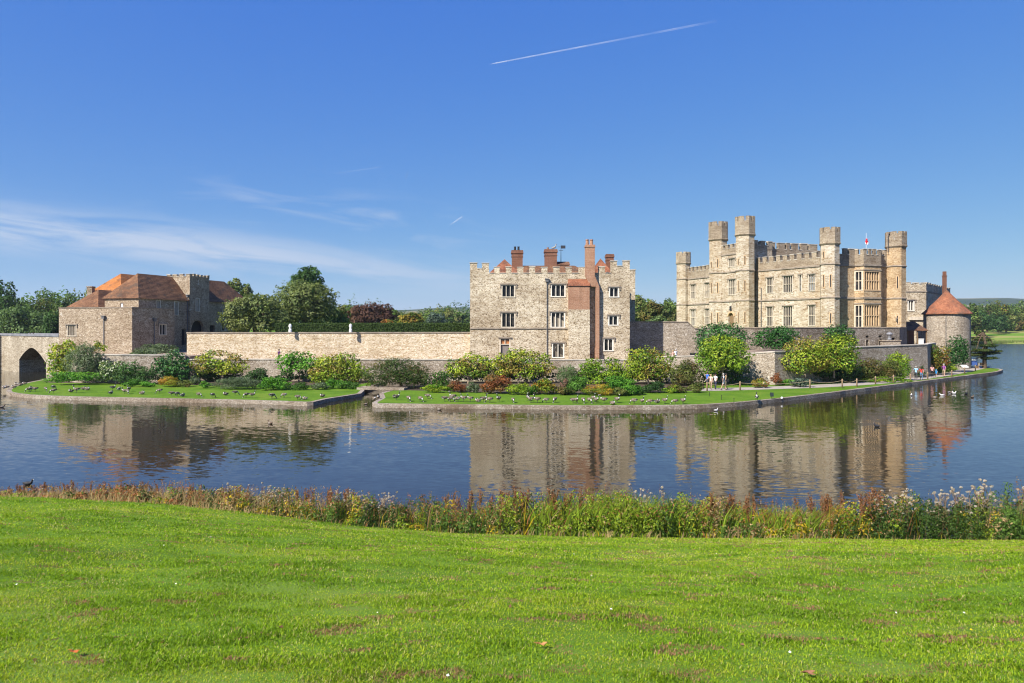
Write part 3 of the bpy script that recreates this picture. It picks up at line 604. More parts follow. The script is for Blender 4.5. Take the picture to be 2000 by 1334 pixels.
    dr=q.build('doorway',M['tan'],T); q=MB(); q.fbox(Gf,sm-dw,sm+dw,z0,zdt,-0.42,-0.33); q.build('door_leaf',M['wood'],dr)
    q=MB(); q.fbox(Gf,sm-0.12,sm+0.12,zdt+0.55,zdt+1.1,0.0,0.25); q.fbox(Gf,sm-0.2,sm+0.2,zdt+0.42,zdt+0.55,0.0,0.3); q.build('door_statue',M['iron'],T)  # plain blocks for the small statue above the arched door
    rotA=math.atan2(Gf.d[1],Gf.d[0])+math.pi/8
    TM=['castle','parapet']
    t1=turret(T,*c1,1.55,z0,zs,22.0,25.0,TM,(zs,zl),rotA); t2=turret(T,*c2,1.55,z0,zs,22.1,25.05,TM,(zs,zl),rotA)
    turret(T,33.0,138.0,1.33,z0,zs,19.35,21.5,TM,(zs,zl),rotA)
    turret(T,46.72,105.35,1.36,z0,zs,19.3,21.65,TM,(zs,zl),rotA)
    turret(T,58.35,108.95,1.40,z0,zs,19.3,21.5,['castle_brown','parapet'],(zs,zl),rotA)
    # slits on the turret faces
    apo=1.55*math.cos(math.pi/8)
    def tslit(c,r,px_list):
        for ang,z_,h in px_list:
            n=np.array([math.cos(ang),math.sin(ang)]); t=np.array([-n[1],n[0]]); m_=np.array(c)+n*(r*math.cos(math.pi/8)+0.005); f=Frame(m_-t*0.5,m_+t*0.5)
            if f.n@n<0: f=Frame(m_+t*0.5,m_-t*0.5)
            slit(T,f,(0.42,0.58,z_,z_+h))
    base=math.atan2(Gf.n[1],Gf.n[0])
    for c,r in ((c1,1.55),(c2,1.55)):
        tslit(c,r,[(base,12.9,1.7),(base,7.8,1.7),(base,17.2,1.0),(base+math.pi/4,12.9,1.7),(base+math.pi/4,7.8,1.7),(base+math.pi/4,17.2,1.4)])
    tslit((46.72,105.35),1.36,[(base,12.9,1.8),(base+math.pi/4,12.9,1.8),(base+math.pi/4,7.6,1.5),(base,17.2,0.9)])
    tslit((58.35,108.95),1.40,[(base+math.pi/4,12.9,1.8),(base+math.pi/4,7.6,1.2)])
    # front range D with the two-storey bay
    D=Frame((46.9,105.9),(58.3,109.3)); 
    wing('wall',D,0,D.L,[],[(D.s_(1540+a/5.8),D.s_(1540+b/5.8)) for a,b in ((628,664),(688,780),(1088,1138),(1152,1192))],18.85,17.9,m='castle_brown')
    so_=1.25
    b0,b1=D.s_(1540+748/5.8),D.s_(1540+1062/5.8); bf0,bf1=D.s_(1540+852/5.8,so_),D.s_(1540+1050/5.8,so_)
    Bf=Frame(D.pt(bf0,0,so_),D.pt(bf1,0,so_)); Bl=Frame(D.pt(b0,0,0),D.pt(bf0,0,so_)); Br=Frame(D.pt(bf1,0,so_),D.pt(b1,0,0))
    w1=[rect(Bf,q5,862,1030,702,902),rect(Bf,q5,862,1030,1080,1312)]; w2=[rect(Bl,q5,756,832,702,905),rect(Bl,q5,756,832,1085,1325)]
    mb=MB(); wall_face(mb,Bf,0,Bf.L,z0,zs,w1,0.25); wall_face(mb,Bl,0,Bl.L,z0,zs,w2,0.25); wall_face(mb,Br,0,Br.L,z0,zs,[],0.2)
    bay=mb.build('bay',[M['castle_brown']],T)
    p=MB()
    for f,n in ((Bf,4),(Bl,2),(Br,2)): crenels(p,f,0.02,f.L-0.02,zs,17.8,18.7,evenly(0.05,f.L-0.05,n,0.62),0.3,0.0,0,1)
    p.build('battlement',[M['parapet'],M['coping']],bay)
    p=MB()
    for f in (Bf,Bl,Br):
        for z in (zs,zl): p.fbox(f,0.0,f.L,z-0.11,z+0.13,-0.05,0.13)
        for z in (w1[0][3]+0.28,w1[1][3]+0.28): p.fbox(f,0.0,f.L,z-0.08,z+0.08,-0.05,0.1)
    p.build('string_course',M['string'],bay)
    for h in w1: window(T,Bf,h,6,2,False,mat='tan',hood=False,bar=0.2,depth=0.25)
    for h in w2: window(T,Bl,h,2,2,False,mat='dressed',hood=False,bar=0.16,depth=0.25)
    pipe(T,D,D.s_(1540+1188/5.8),6,13.8,o=0.1,hopper=False)
    hh=rect(D,q5,1232,1262,1240,1305,1.35); window(T,Frame(D.pt(0,0),D.pt(D.L,0),1.34),hh,1,1,False,mat='dressed',bar=0.12,depth=0.1)
    # rear upper wing with tall merlons
    Rw=Frame((41.3,119.6),(53.5,123.6)); mb=MB(); zt=21.35; mb.fbox(Rw,0,Rw.L,12,19.6,-12,0); rw=mb.build('upper_wing',[M['parapet']],T)
    p=MB(); crenels(p,Rw,0,Rw.L,19.6,20.2,zt,[(Rw.s_(1540+a/5.8),Rw.s_(1540+b/5.8)) for a,b in ((-338,-265),(-232,-150),(-115,-40),(-22,20),(40,116),(142,215),(235,330))],0.5,0,0,1)
    p.build('battlement',[M['parapet'],M['coping']],rw)
    q=MB(); a,b=Rw.s_(1474),Rw.s_(1484.5); fr=Frame(Rw.pt(a,0,1.2),Rw.pt(b,0,1.2))
    # flat roof over the ranges so that nothing shows hollow
    q=MB(); q.ngon([(33.5,138,zs+0.2),(38.6,125,zs+0.2),(40.2,117.8,zs+0.2),(46.9,106.4,zs+0.2),(58.2,109.9,zs+0.2),(52.5,126,zs+0.2),(44,143,zs+0.2)]); q.build('flat_roof',M['lead'],T)
    mb=MB(); wall_face(mb,Frame((58.3,109.5),(53,126)),0,17,z0,zs+1.8); wall_face(mb,Frame((53,126),(44,143)),0,19,z0,zs+1.8); wall_face(mb,Frame((44,143),(33.0,139.2)),0,11.5,z0,zs+1.8); mb.build('rear_wall',[M['castle_brown']],T)
    # thin conduit curling up beside the right turret
    q=MB(); q.path([(56.8,108.3,18.4),(56.8,108.3,21.0),(56.9,108.3,21.3),(57.3,108.3,21.35)],[0.05]*4,5); q.build('conduit',M['pipe'],T)
    return T
castle()
f=thing('flagpole','slim white flagpole with a limp red and white flag on the castle roof','flagpole',(xat(1540+880/5.8,112),112,16.5))
x=xat(1540+880/5.8,112); q=MB(); q.tube((x,112,16.5),(x,112,zat(410+268/5.8,112)),0.028,0.022,8); q.lathe(x,112,[(0.015,zat(410+268/5.8,112)),(0.05,zat(410+268/5.8,112)+0.05),(0.015,zat(410+268/5.8,112)+0.1)],8); q.build('pole',M['white'],f)
zt=zat(410+325/5.8,112); zb=zat(410+392/5.8,112); q=MB()
for i in range(6):
    for j in range(6):
        def fp(i,j): a=i/6; b=j/6; return (x+(-0.16+0.42*a)*(1-0.35*b)+0.05*math.sin(7*b+3*a),112-0.1+0.12*math.sin(9*a+2*b),zt-(zt-zb)*(b*0.97+0.05*a))
        q.add([fp(i,j),fp(i,j+1),fp(i+1,j+1),fp(i+1,j)],[(0,1,2,3)],1 if (i in (1,2,3) or j in (2,3)) else 0)
q.build('flag',[M['white'],M['redcloth']],f)

# ------------------------------------------------------------------ low building and round tower on the right
def outbuilding():
    T=thing('service_block','low crenellated stone block with a tall chimney behind the round tower','building',(72,128,4))
    fr=Frame((xat(1758,122),122),(xat(1809,122),122)); zc=zat(559.5,122); zm=zat(551,122); z1=zat(606,122)
    sd=Frame(fr.pt(fr.L,0),(85.6,140.0))
    h=(fr.s_(1774),fr.s_(1784.5),zat(606,122),zat(588,122)); mb=MB(); wall_face(mb,fr,0,fr.L,3.5,zc,[h],0.25); wall_face(mb,sd,0,sd.L,3.5,zc)
    bk=Frame((85.6,140.0),fr.pt(0,0,-26)); wall_face(mb,bk,0,bk.L,3.5,zc); mb.ngon([fr.pt(0,zc-0.3),fr.pt(fr.L,zc-0.3),(85.6,140,zc-0.3),fr.pt(0,zc-0.3,-26)])
    mb.build('wall',[M['gloriette']],T)
    p=MB(); crenels(p,fr,0,fr.L,zc,zc+0.4,zm,[(fr.s_(a),fr.s_(b)) for a,b in ((1771,1779),(1784.5,1795),(1800.5,1809))],0.45,0,0,1); crenels(p,sd,0.3,sd.L,zc,zc+0.4,zm,evenly(0.6,sd.L,11,0.6),0.45,0,0,1); p.build('battlement',[M['gloriette'],M['coping']],T)
    p=MB(); z=zat(569,122); p.fbox(fr,0,fr.L+0.1,z-0.1,z+0.1,-0.05,0.1); p.fbox(sd,0,sd.L,z-0.1,z+0.1,-0.05,0.1); z=zat(618,122); p.build('string_course',M['string'],T)
    window(T,fr,h,2,1,False,mat='dressed_white',bar=0.17)
    p=MB(); p.fbox(fr,fr.s_(1775),fr.s_(1805),zat(625,122),zat(618.5,122),0.02,0.25); p.build('lintel_band',M['dressed'],T)
    Yc=128; q=MB(); x0=xat(1843.5,Yc); x1=x0+0.52; q.box(x0,Yc,8,x1,Yc+0.5,zat(540,Yc)); q.box(x0-0.05,Yc-0.05,zat(540,Yc),x1+0.05,Yc+0.55,zat(538,Yc)); q.box(x0+0.03,Yc+0.03,zat(538,Yc),x1-0.03,Yc+0.47,zat(530,Yc)); q.build('chimney',M['brickdark'],T)
outbuilding()
def roundtower():
    cx,cy=70.35,116.0; T=thing('round_tower','round stone tower with a conical red tiled roof','tower',(cx,cy,3))
    ze=zat(612.5,112.7); za=zat(566.5,116)
    q=MB(); q.lathe(cx,cy,[(3.34,0.4),(3.3,ze)],40); q.build('wall',M['lower'],T)
    q=MB(); prof=[(3.3,ze-0.02),(3.62,ze-0.05),(3.62,ze+0.06)]
    for t in range(1,9): prof.append((3.62*(1-t/8)+0.02*(t==8)+0.0,ze+0.06+(za-ze)*(t/8)-0.1*math.sin(math.pi*t/8)))
    q.lathe(cx,cy,prof,40); q.build('conical_roof',M['tile_red'],T)
    q=MB(); ang=math.atan2(-cy,-cx)+0.12; X=cx+3.36*math.cos(ang-0.15); Yy=cy+3.36*math.sin(ang-0.15); q.tube((X,Yy,4),(X,Yy,ze),0.05,0.05,6); q.build('downpipe',M['pipe'],T)
roundtower()
def leanto():
    T=thing('open_shed','dark open shed with a mossy tiled lean-to roof beside the round tower','shed',(64,113,4.3))
    fr=Frame((xat(1771,111.5),111.5),(xat(1810,111.5),111.5)); ze=zat(645,111.5); zt=zat(628,115)
    q=MB(); P=lambda s,z,o: fr.pt(s,z,o); q.hexa([P(-0.3,ze-0.1,0.3),P(fr.L+0.1,ze-0.1,0.3),P(fr.L+0.1,zt-0.1,-3.5),P(-0.3,zt-0.1,-3.5),P(-0.3,ze,0.3),P(fr.L+0.1,ze,0.3),P(fr.L+0.1,zt,-3.5),P(-0.3,zt,-3.5)]); q.build('roof',M['tile_brown'],T)
    q=MB(); q.fbox(fr,-0.2,fr.L,3.6,zt-0.15,-3.9,-3.5); q.build('back_wall',M['brickdark'],T)
    for s in (0.05,fr.L*0.5,fr.L-0.15): q=MB(); q.fbox(fr,s,s+0.13,3.6,ze-0.1,0.0,0.13); q.build('post',M['wood'],T)
leanto()
q=MB(); x=xat(1796,111.8); q.box(x-0.35,111.3,4.3,x+0.35,111.9,zat(663,111.5)); q.box(x-0.4,111.25,zat(663,111.5),x+0.4,111.95,zat(661.5,111.5)); tag(q.build('storage_box',M['white']),'small white box standing in the mouth of the dark open shed','box')

# ------------------------------------------------------------------ gatehouse on the left
def gatehouse():
    T=thing('gatehouse','old stone gatehouse with steep brown and orange tiled roofs and a square battlemented tower','gatehouse',(-54,104,3.5))
    wv=np.array([0.267,0.964]); wv/=np.linalg.norm(wv); K=np.array([-50.35,95.0])
    fl=Frame((-62.1,98.25),tuple(K)); fs=Frame(tuple(K),tuple(K+wv*7.8)); zt=zat(601,95)
    q1=lambda X,V:(X/3.924,480+V/3.924)
    def rect(fr,X0,X1,V0,V1,o=0): a=fr.sz(*q1(X0,V0),o)[0]; b=fr.sz(*q1(X1,V0),o)[0]; m=(X0+X1)/2; return (a,b,fr.sz(*q1(m,V1),o)[1],fr.sz(*q1(m,V0),o)[1])
    h1=rect(fl,517,582,612,688); h2=rect(fs,1222,1272,605,680); mb=MB()
    wall_face(mb,fl,0,fl.L,2.5,zt,[h1],0.25); wall_face(mb,fs,0,fs.L,2.5,zt,[h2],0.25)
    b0=fs.pt(fs.L,0); b1=(b0[0]-fs.n[0]*12,b0[1]-fs.n[1]*12); wall_face(mb,Frame(b0,b1),0,12,2.5,zt); wall_face(mb,Frame(b1,(-62.1,98.25)),0,np.hypot(b1[0]+62.1,b1[1]-98.25),2.5,zt)
    mb.ngon([fl.pt(0,zt-0.5),fl.pt(fl.L,zt-0.5),(b0[0],b0[1],zt-0.5),(b1[0],b1[1],zt-0.5)]); lb=mb.build('outer_block',[M['gatestone']],T)
    p=MB(); p.fbox(fl,-0.06,fl.L+0.06,zt,zt+0.1,-0.5,0.06); p.fbox(fs,-0.0,fs.L+0.06,zt+0.003,zt+0.103,-0.5,0.06); p.build('coping',M['string'],lb)
    window(T,fl,h1,4,1,False,mat='dressed',bar=0.12,hood=True); window(T,fs,h2,2,1,False,mat='dressed',bar=0.12,hood=True)
    pipe(T,fl,fl.s_(800/3.924),3.9,zat(480+560/3.924,97)); pipe(T,fs,fs.s_(1178/3.924),3.9,fs.sz(*q1(1178,580))[1])
    # main range along w
    U0=np.array([-52.1,100.0]); U=Frame(tuple(U0),tuple(U0+wv*25)); ze,zr=11.12,14.85; Wd=5.8
    hs=[rect(U,1203,1228,420,475),rect(U,1338,1365,430,528)]
    a0=U.s_(338.5); arch=rect(U,1392,1425,640,760)
    mb=MB(); wall_face(mb,U,0,9.8,2.5,ze,hs+[arch],0.3)
    hl=[rect(U,1705,1735,495,575),rect(U,1700,1728,595,650),rect(U,1608,1648,610,660)]
    wall_face(mb,U,14.2,25,2.5,ze,hl,0.3)
    Fr=Frame(U.pt(0,0,-Wd),U.pt(0,0)); hf=rect(Fr,922,942,440,474); wall_face(mb,Fr,0,Wd,2.5,ze,[hf],0.2)
    wall_face(mb,Frame(U.pt(25,0),U.pt(25,0,-Wd)),0,Wd,2.5,ze); wall_face(mb,Frame(U.pt(25,0,-Wd),U.pt(0,0,-Wd)),0,25,2.5,ze)
    mb.build('wall',[M['gatestone']],T)
    q=MB(); q.fbox(Fr,hf[0],hf[1],hf[2],hf[3],-0.2,-0.1); q.build('shutter',M['white'],T)
    for h in hs: window(T,U,h,2,1,True,mat='dressed',bar=0.11,hood=False)
    window(T,U,hl[0],2,1,True,mat='dressed',bar=0.14,hood=True); window(T,U,hl[1],1,1,True,mat='dressed',bar=0.14,hood=False)
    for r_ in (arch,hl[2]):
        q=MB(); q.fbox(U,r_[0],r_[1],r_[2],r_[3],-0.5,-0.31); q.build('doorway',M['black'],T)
    q=MB(); hip(q,U,-0.0,9.9,Wd,ze,zr,(True,False),0.3); q.build('roof',M['tile_brown'],T)
    q=MB(); hip(q,U,14.1,25,Wd,ze,zr,(False,True),0.3); q.build('roof',M['tile_brown'],T)
    # gate tower
    Tw=Frame(U.pt(9.8,0,0.35),U.pt(14.2,0,0.35)); zt2=zat(541,109.4); D=4.2
    ar=rect(Tw,1467,1563,572,660); hw=rect(Tw,1502,1528,408,500); mb=MB(); wall_face(mb,Tw,0,Tw.L,2.5,zt2,[hw,(ar[0],ar[1],2.5,ar[3])],0.5)
    for f in (Frame(Tw.pt(0,0,-D),Tw.pt(0,0)),Frame(Tw.pt(Tw.L,0),Tw.pt(Tw.L,0,-D)),Frame(Tw.pt(Tw.L,0,-D),Tw.pt(0,0,-D))): wall_face(mb,f,0,f.L,2.5,zt2)
    mb.ngon([Tw.pt(0,zt2-0.3),Tw.pt(Tw.L,zt2-0.3),Tw.pt(Tw.L,zt2-0.3,-D),Tw.pt(0,zt2-0.3,-D)])
    r=(ar[1]-ar[0])/2; sm=(ar[0]+ar[1])/2
    for sg in (-1,1):
        pts=[(sm+sg*r,ar[3])]+[(sm+sg*r*math.cos(t*math.pi/12),ar[3]-r+r*math.sin(t*math.pi/12)) for t in range(0,7)]
        mb.fprism(Tw,pts if sg<0 else pts[::-1],-0.45,-0.005)
    tw=mb.build('gate_tower',[M['gatestone']],T)
    p=MB(); zm2=zat(534.5,109.4); zc2=zt2+0.1
    for f,n in ((Tw,6),(Frame(Tw.pt(0,0,-D),Tw.pt(0,0)),4),(Frame(Tw.pt(Tw.L,0),Tw.pt(Tw.L,0,-D)),5),(Frame(Tw.pt(Tw.L,0,-D),Tw.pt(0,0,-D)),5)): crenels(p,f,0.0,f.L-0.01,zt2,zc2,zm2,evenly(0.0,f.L-0.02,n,0.6),0.35,0.02+0.004*n,0,1)
    p.build('battlement',[M['gatestone'],M['coping']],tw)
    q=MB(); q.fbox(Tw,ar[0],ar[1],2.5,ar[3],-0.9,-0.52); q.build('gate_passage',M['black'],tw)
    window(T,Tw,hw,2,1,True,mat='dressed',bar=0.11,hood=False)
    pipe(T,U,9.55,4,zat(480+395/3.924,109),o=0.15)
    # further roofs behind
    F2=Frame((-63.1,108.1),(-58.2,106.75)); mb=MB(); mb.fbox(F2,0,F2.L,3,12.5,-8,0); mb.build('wall',[M['gatestone']],T)
    q=MB(); hip(q,F2,0,F2.L,8,12.5,zat(535,110.5),(True,True),0.25,run='b'); q.build('roof',M['tile_orange'],T)
    F3=Frame((-63.6,102.9),(-58.6,101.5)); mb=MB(); mb.fbox(F3,0,F3.L,3,9.95,-9,0); mb.build('wall',[M['gatestone']],T)
    q=MB(); hip(q,F3,0,F3.L,9,9.95,zat(566,105),(True,False),0.25,run='b'); q.build('roof',M['tile_brown'],T)
    q=MB(); x=xat(178,107); q.box(x-0.35,106.5,11.5,x+0.4,107.3,zat(561,107)); q.box(x-0.42,106.43,zat(561,107),x+0.47,107.37,zat(559.5,107)); q.build('chimney',M['gatestone'],T)
gatehouse()

# ------------------------------------------------------------------ bridge
def bridge():
    T=thing('stone_bridge','stone bridge with a pointed arch over the moat, joining the gatehouse','bridge',(-75,108,0))
    fr=Frame((-82.6,115.6),(-62.9,99.6)); zt=5.75; th=4.5
    am=fr.s_(64.5); az=fr.sz(64,679)[1]; a0=fr.s_(37.5); a1=fr.s_(90); hw=(a1-a0)/2; am=(a0+a1)/2; mb=MB()
    arc=[]
    for k in range(0,13):                       # pointed (two-centred) arch
        t=k/12; s=-hw+2*hw*t; u=abs(s)/hw; arc.append((am+s,az*(0.5+0.5*max(0.0,1-u**1.6))))
    mb.fbox(fr,0,a0,-1,zt,-th,0)
    mb.fbox(fr,a1,fr.L,-1,zt,-th,0)
    for i in range(12):
        (s0,z0),(s1,z1)=arc[i],arc[i+1]
        P=fr.pt; mb.hexa([P(s0,z0,0),P(s1,z1,0),P(s1,z1,-th),P(s0,z0,-th),P(s0,zt,0),P(s1,zt,0),P(s1,zt,-th),P(s0,zt,-th)])
    mb.build('wall',M['bridge'],T)
    q=MB()
    for i in range(12):
        (s0,z0),(s1,z1)=arc[i],arc[i+1]; k0=1.0+0.24/hw; f=lambda s,z:(am+(s-am)*k0,z*1.0+0.24*(1 if z>0.3 else 0.0))
        q.fprism(fr,[(s0,z0),(s1,z1),f(s1,z1),f(s0,z0)],0.002,0.07)
    q.build('arch_ring',M['bridge'],T)
    q=MB(); q.fbox(fr,-0.2,fr.L,zt,zt+0.35,-0.5,0.1); q.fbox(fr,-0.2,fr.L,zt,zt+0.35,-th-0.1,-th+0.5); q.build('coping',M['lead'],T)
    q=MB(); f2=Frame((-86.5,110.5),(-82.0,115.2)); q.fbox(f2,0,f2.L,-1,5.5,-6,0.0); q.fbox(f2,-0.1,f2.L+0.05,5.5,5.85,-6,0.1)
    q.build('abutment',M['bridge'],T)
bridge()

# ------------------------------------------------------------------ garden and curtain walls
def walls():
    G0=0.3
    pts=[(-57.5,95.5,G0,3.75),(-55.4,90.5,G0,3.8)]
    for k in range(0,6):
        a=math.radians(200+k*16); pts.append((-49.2+4.6*math.cos(a)*1.0,89.2+4.6*math.sin(a)*1.0,G0,3.86))
    pts+= [(-46.0,84.6,G0,3.86),(-42.8,85.2,G0,3.8),(xat(362,86),86,G0,3.75)]
    q=MB(); polywall(q,pts,0.6,0,1,batter=0.35); tag(q.build('bastion_wall',[M['lower'],M['coping']]),'rounded grey stone bastion wall below the gatehouse, behind dark shrubs','wall')
    q=MB(); polywall(q,[(xat(364,86.3),86.3,G0,3.22),(-33,87.2,G0,3.21),(-20,87.4,G0,3.2),(-5,87,G0,3.17),(xat(1233,86.4),86.4,G0,3.17)],0.6,0,1,batter=0.15); tag(q.build('garden_wall',[M['lower'],M['coping']]),'low grey stone garden wall below the honey coloured curtain wall and keep','wall')
    q=MB(); polywall(q,[(xat(1234.5,86.4),86.4,G0,3.45),(xat(1310,85.5),85.5,G0,3.6),(xat(1375,84.6),84.6,G0,3.78),(xat(1440,83.4),83.4,G0,3.95),(xat(1470,82.6),82.6,G0,4.12),(xat(1513,81.2),81.2,G0,4.33),(xat(1550,83.0),83.0,G0,4.3),(xat(1600,85.0),85.0,G0,4.35),(xat(1680,88.6),88.6,G0,4.68),(xat(1811,94.5),94.5,G0,4.84),(61.5,104,G0,4.84)],0.6,0,1,batter=0.12); tag(q.build('retaining_wall',[M['lower'],M['coping']]),'grey stone retaining wall that bends outward behind the rope fence and magnolias','wall')
    q=MB(); a=(xat(365,91.5),91.5); polywall(q,[(a[0]-1.2,99,2,6.42),(a[0],91.5,2,6.42),(-5.42,92.6,2,6.45)],0.7,0,1,cop=0.16); tag(q.build('curtain_wall',[M['curtain'],M['string']]),'long honey coloured coursed stone curtain wall left of the keep','wall')
    q=MB(); polywall(q,[(15.3,97.7,2,7.86),(xat(1343,97.7),97.7,2,7.86),(xat(1357,97.8),97.8,2,6.95),(xat(1372,98.0),98.0,2,6.9)],0.7,0,1); tag(q.build('link_wall',[M['lower'],M['string']]),'tall stone wall between keep and castle, half of it in shadow','wall')
    q=MB(); polywall(q,[(xat(1372,98.5),98.5,2,7.05),(xat(1464,97),97,2,7.06),(xat(1490,94.4),94.4,2,7.06),(xat(1640,97.8),97.8,2,7.08)],0.7,0,1,batter=0.05); tag(q.build('terrace_wall',[M['terrace'],M['string']]),'dark stone terrace wall under the castle with green climbers','wall')
    # right part with niches
    T=thing('niche_wall','dark stone terrace wall with two arched niches and square openings under the castle bay','wall',(52,99,4))
    fr=Frame((xat(1640.5,97.8),97.8),(xat(1757,100.2),100.2)); q4=lambda X,V:(1640+X/5.556,600+V/5.556)
    def rect(X0,X1,V0,V1): return (fr.sz(*q4(X0,V0))[0],fr.sz(*q4(X1,V0))[0],fr.sz(*q4(X0,V1))[1],fr.sz(*q4(X0,V0))[1])
    hs=[rect(282,318,308,330),rect(422,458,306,328),rect(286,318,350,425),rect(428,460,345,420),rect(566,600,330,355)]
    mb=MB(); wall_face(mb,fr,0,fr.L,3.2,6.95,hs,0.45); sd=Frame(fr.pt(fr.L,0),(xat(1771,108),108)); wall_face(mb,sd,0,sd.L,3.2,6.95); mb.build('wall',[M['terrace']],T)
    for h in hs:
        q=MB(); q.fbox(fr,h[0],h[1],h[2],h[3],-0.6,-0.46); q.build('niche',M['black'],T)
    for h in hs[2:4]:
        q=MB(); r=(h[1]-h[0])/2; sm=(h[0]+h[1])/2
        for sg in (-1,1):
            pts=[(sm+sg*r,h[3])]+[(sm+sg*r*math.cos(t*math.pi/12),h[3]-r+r*math.sin(t*math.pi/12)) for t in range(0,7)]
            q.fprism(fr,pts if sg<0 else pts[::-1],-0.4,-0.01)
        q.fbox(fr,h[0]-0.14,h[0],h[2],h[3],-0.05,0.03); q.fbox(fr,h[1],h[1]+0.14,h[2],h[3],-0.05,0.03); q.build('niche_surround',M['lower'],T)
    q=MB(); q.fbox(fr,0,fr.L+0.05,6.95,7.08,-0.6,0.06); q.fbox(sd,0.05,sd.L,6.953,7.083,-0.6,0.06); q.build('coping',M['string'],T)
    q=MB(); s=fr.s_(1640+530/5.556,1.0); x,y,_=fr.pt(s,0,1.3); q.box(x-1.1,y-0.6,3.8,x+1.1,y+0.5,zat(666,y)); q.box(x-1.2,y-0.7,zat(666,y),x+1.2,y+0.6,zat(664,y)); tag(q.build('stone_plinth',[M['lower']]),'squat grey stone plinth in front of the niche wall','plinth')
    z=zat(664,y); q=MB(); q.lathe(x-0.1,y,[(0.26,z+0.002),(0.3,z+0.12),(0.16,z+0.25),(0.2,z+0.5),(0.42,z+0.78),(0.36,z+0.95),(0.12,z+1.05)],12); tag(q.build('urn',[M['lead']]),'small grey urn standing on the squat stone plinth','urn')
walls()
for i,px_ in enumerate((567,685)):
    x=xat(px_,91.3); q=MB(); q.lathe(x,91.25,[(0.2,6.42),(0.2,6.75),(0.14,6.8),(0.14,7.05),(0.2,7.12),(0.17,7.35),(0.05,7.5)],10)
    tag(q.build('finial',M['white']),('white stone finial on the curtain wall nearer the gatehouse','white stone finial on the curtain wall nearer the keep')[i],'finial','white finials on the curtain wall')
q=MB(); q.hexa([(-16.3,75.2,0.5),(-11.2,74.3,0.5),(-10.8,76.6,0.5),(-16.0,77.4,0.5),(-16.3,75.2,0.72),(-11.2,74.3,0.72),(-10.8,76.6,0.72),(-16.0,77.4,0.72)]); tag(q.build('footbridge',M['kerb']),'flat stone slab footbridge over the little inlet beside the spreading yew','footbridge')
# ------------------------------------------------------------------ ground and water
def struct(o, kind='structure'): o['kind']=kind; return o
def offset_poly(P, d):
    P=[np.array(p,float) for p in P]; n=len(P); area=sum(P[i][0]*P[(i+1)%n][1]-P[(i+1)%n][0]*P[i][1] for i in range(n)); sg=1 if area>0 else -1; out=[]
    for i in range(n):
        a=P[i]-P[i-1]; b=P[(i+1)%n]-P[i]; a/=np.linalg.norm(a); b/=np.linalg.norm(b)
        na=np.array([-a[1],a[0]])*sg; nb=np.array([-b[1],b[0]])*sg; v=na+nb; v/=np.linalg.norm(v); out.append(tuple(P[i]+v*d/max(0.5,float(v@na))))
    return out
def smooth_line(P, it=2):
    P=[np.array(p,float) for p in P]
    for _ in range(it):
        Q=[P[0]]
        for i in range(len(P)-1): Q+= [P[i]*0.75+P[i+1]*0.25, P[i]*0.25+P[i+1]*0.75]
        Q.append(P[-1]); P=Q
    return [tuple(p) for p in P]
g5=lambda p: gnd(p[0],p[1],0.5)
EL_=smooth_line([(-61.5,112),(-61,97)]+[g5(p) for p in ((78,742),(34,751),(9,762),(22,769),(100,774),(300,778),(500,782),(600,785.5))],2)
IN_=[g5(p) for p in ((612,785),(640,778.5),(705,768.5),(711,763))]+[(-15.6,76),(-15.4,86.8)]
IR_=[(-12.2,86.8),(-12.4,76.5)]+[g5(p) for p in ((741,768),(744,777),(727,786))]
ER_=smooth_line([g5(p) for p in ((731,788.5),(900,790.5),(1100,792.5),(1300,792.5),(1400,789.5),(1500,781),(1600,769.5),(1700,757),(1800,744.5),(1900,732),(1948,726.3),(1962,722))]+[(77.6,114.5),(77.5,120),(75,136),(60,152)],2)
def rough(P):
    # slightly uneven kerb line
    rr=random.Random(len(P)); out=[]
    for a,b in zip(P,P[1:]):
        n=max(1,int(math.dist(a,b)/1.4))
        for i in range(n): t=i/n; out.append((a[0]+(b[0]-a[0])*t+rr.uniform(-0.05,0.05),a[1]+(b[1]-a[1])*t+rr.uniform(-0.05,0.05)))
    return out+[P[-1]]
EL_=rough(EL_); ER_=rough(ER_)
ISL=EL_+IN_+IR_+ER_+[(20,158),(-40,150)]
q=MB(); q.prism(ISL,-0.8,0.5); struct(q.build('kerb',M['kerb']))
rng0=random.Random(5)
lawn=offset_poly(ISL,0.42)
q=MB(); q.ngon([(x,y,0.504) for x,y in lawn]); struct(q.build('island_lawn',M['lawn']))
g6=lambda px,py:(gnd(px,py,0.5))
bedL=[g6(*p) for p in ((80,746),(100,747.5),(180,748.5),(300,751),(365,752),(430,753),(500,753.5),(560,754.5),(600,753),(690,754))]
q=MB(); q.ngon([(x,y,0.509) for x,y in bedL+[(-16.6,87.9),(-39,87.9),(-42,84.9),(-50,85),(-56,92)]]); struct(q.build('left_flower_bed',M['soil']))
bedR=[g6(*p) for p in ((752,763),(800,762.5),(870,764),(940,766.5),(1040,768.5),(1100,769),(1200,769),(1260,767),(1310,764.5),(1368,763),(1378,762),(1376,757))]
q=MB(); q.ngon([(x,y,0.509) for x,y in bedR+[(xat(1376,84),84.2),(xat(1233,86),86.1),(-4,86.7),(-12,86.7)]]); struct(q.build('right_flower_bed',M['soil']))
lo=[(1370,764),(1430,763),(1500,760.5),(1600,757.5),(1700,751.5),(1760,746.5),(1800,742),(1860,733),(1895,726),(1925,719.5),(1938,716.5)]
up=[(1370,758.5),(1430,757.5),(1500,755.5),(1600,751.5),(1700,745.5),(1760,740),(1800,734.5),(1850,727),(1885,719),(1915,714)]
q=MB(); q.ngon([(x,y,0.513) for x,y in smooth_line([g6(*p) for p in lo],1)+smooth_line([g6(*p) for p in up],1)[::-1]]); struct(q.build('path',M['gravel']))
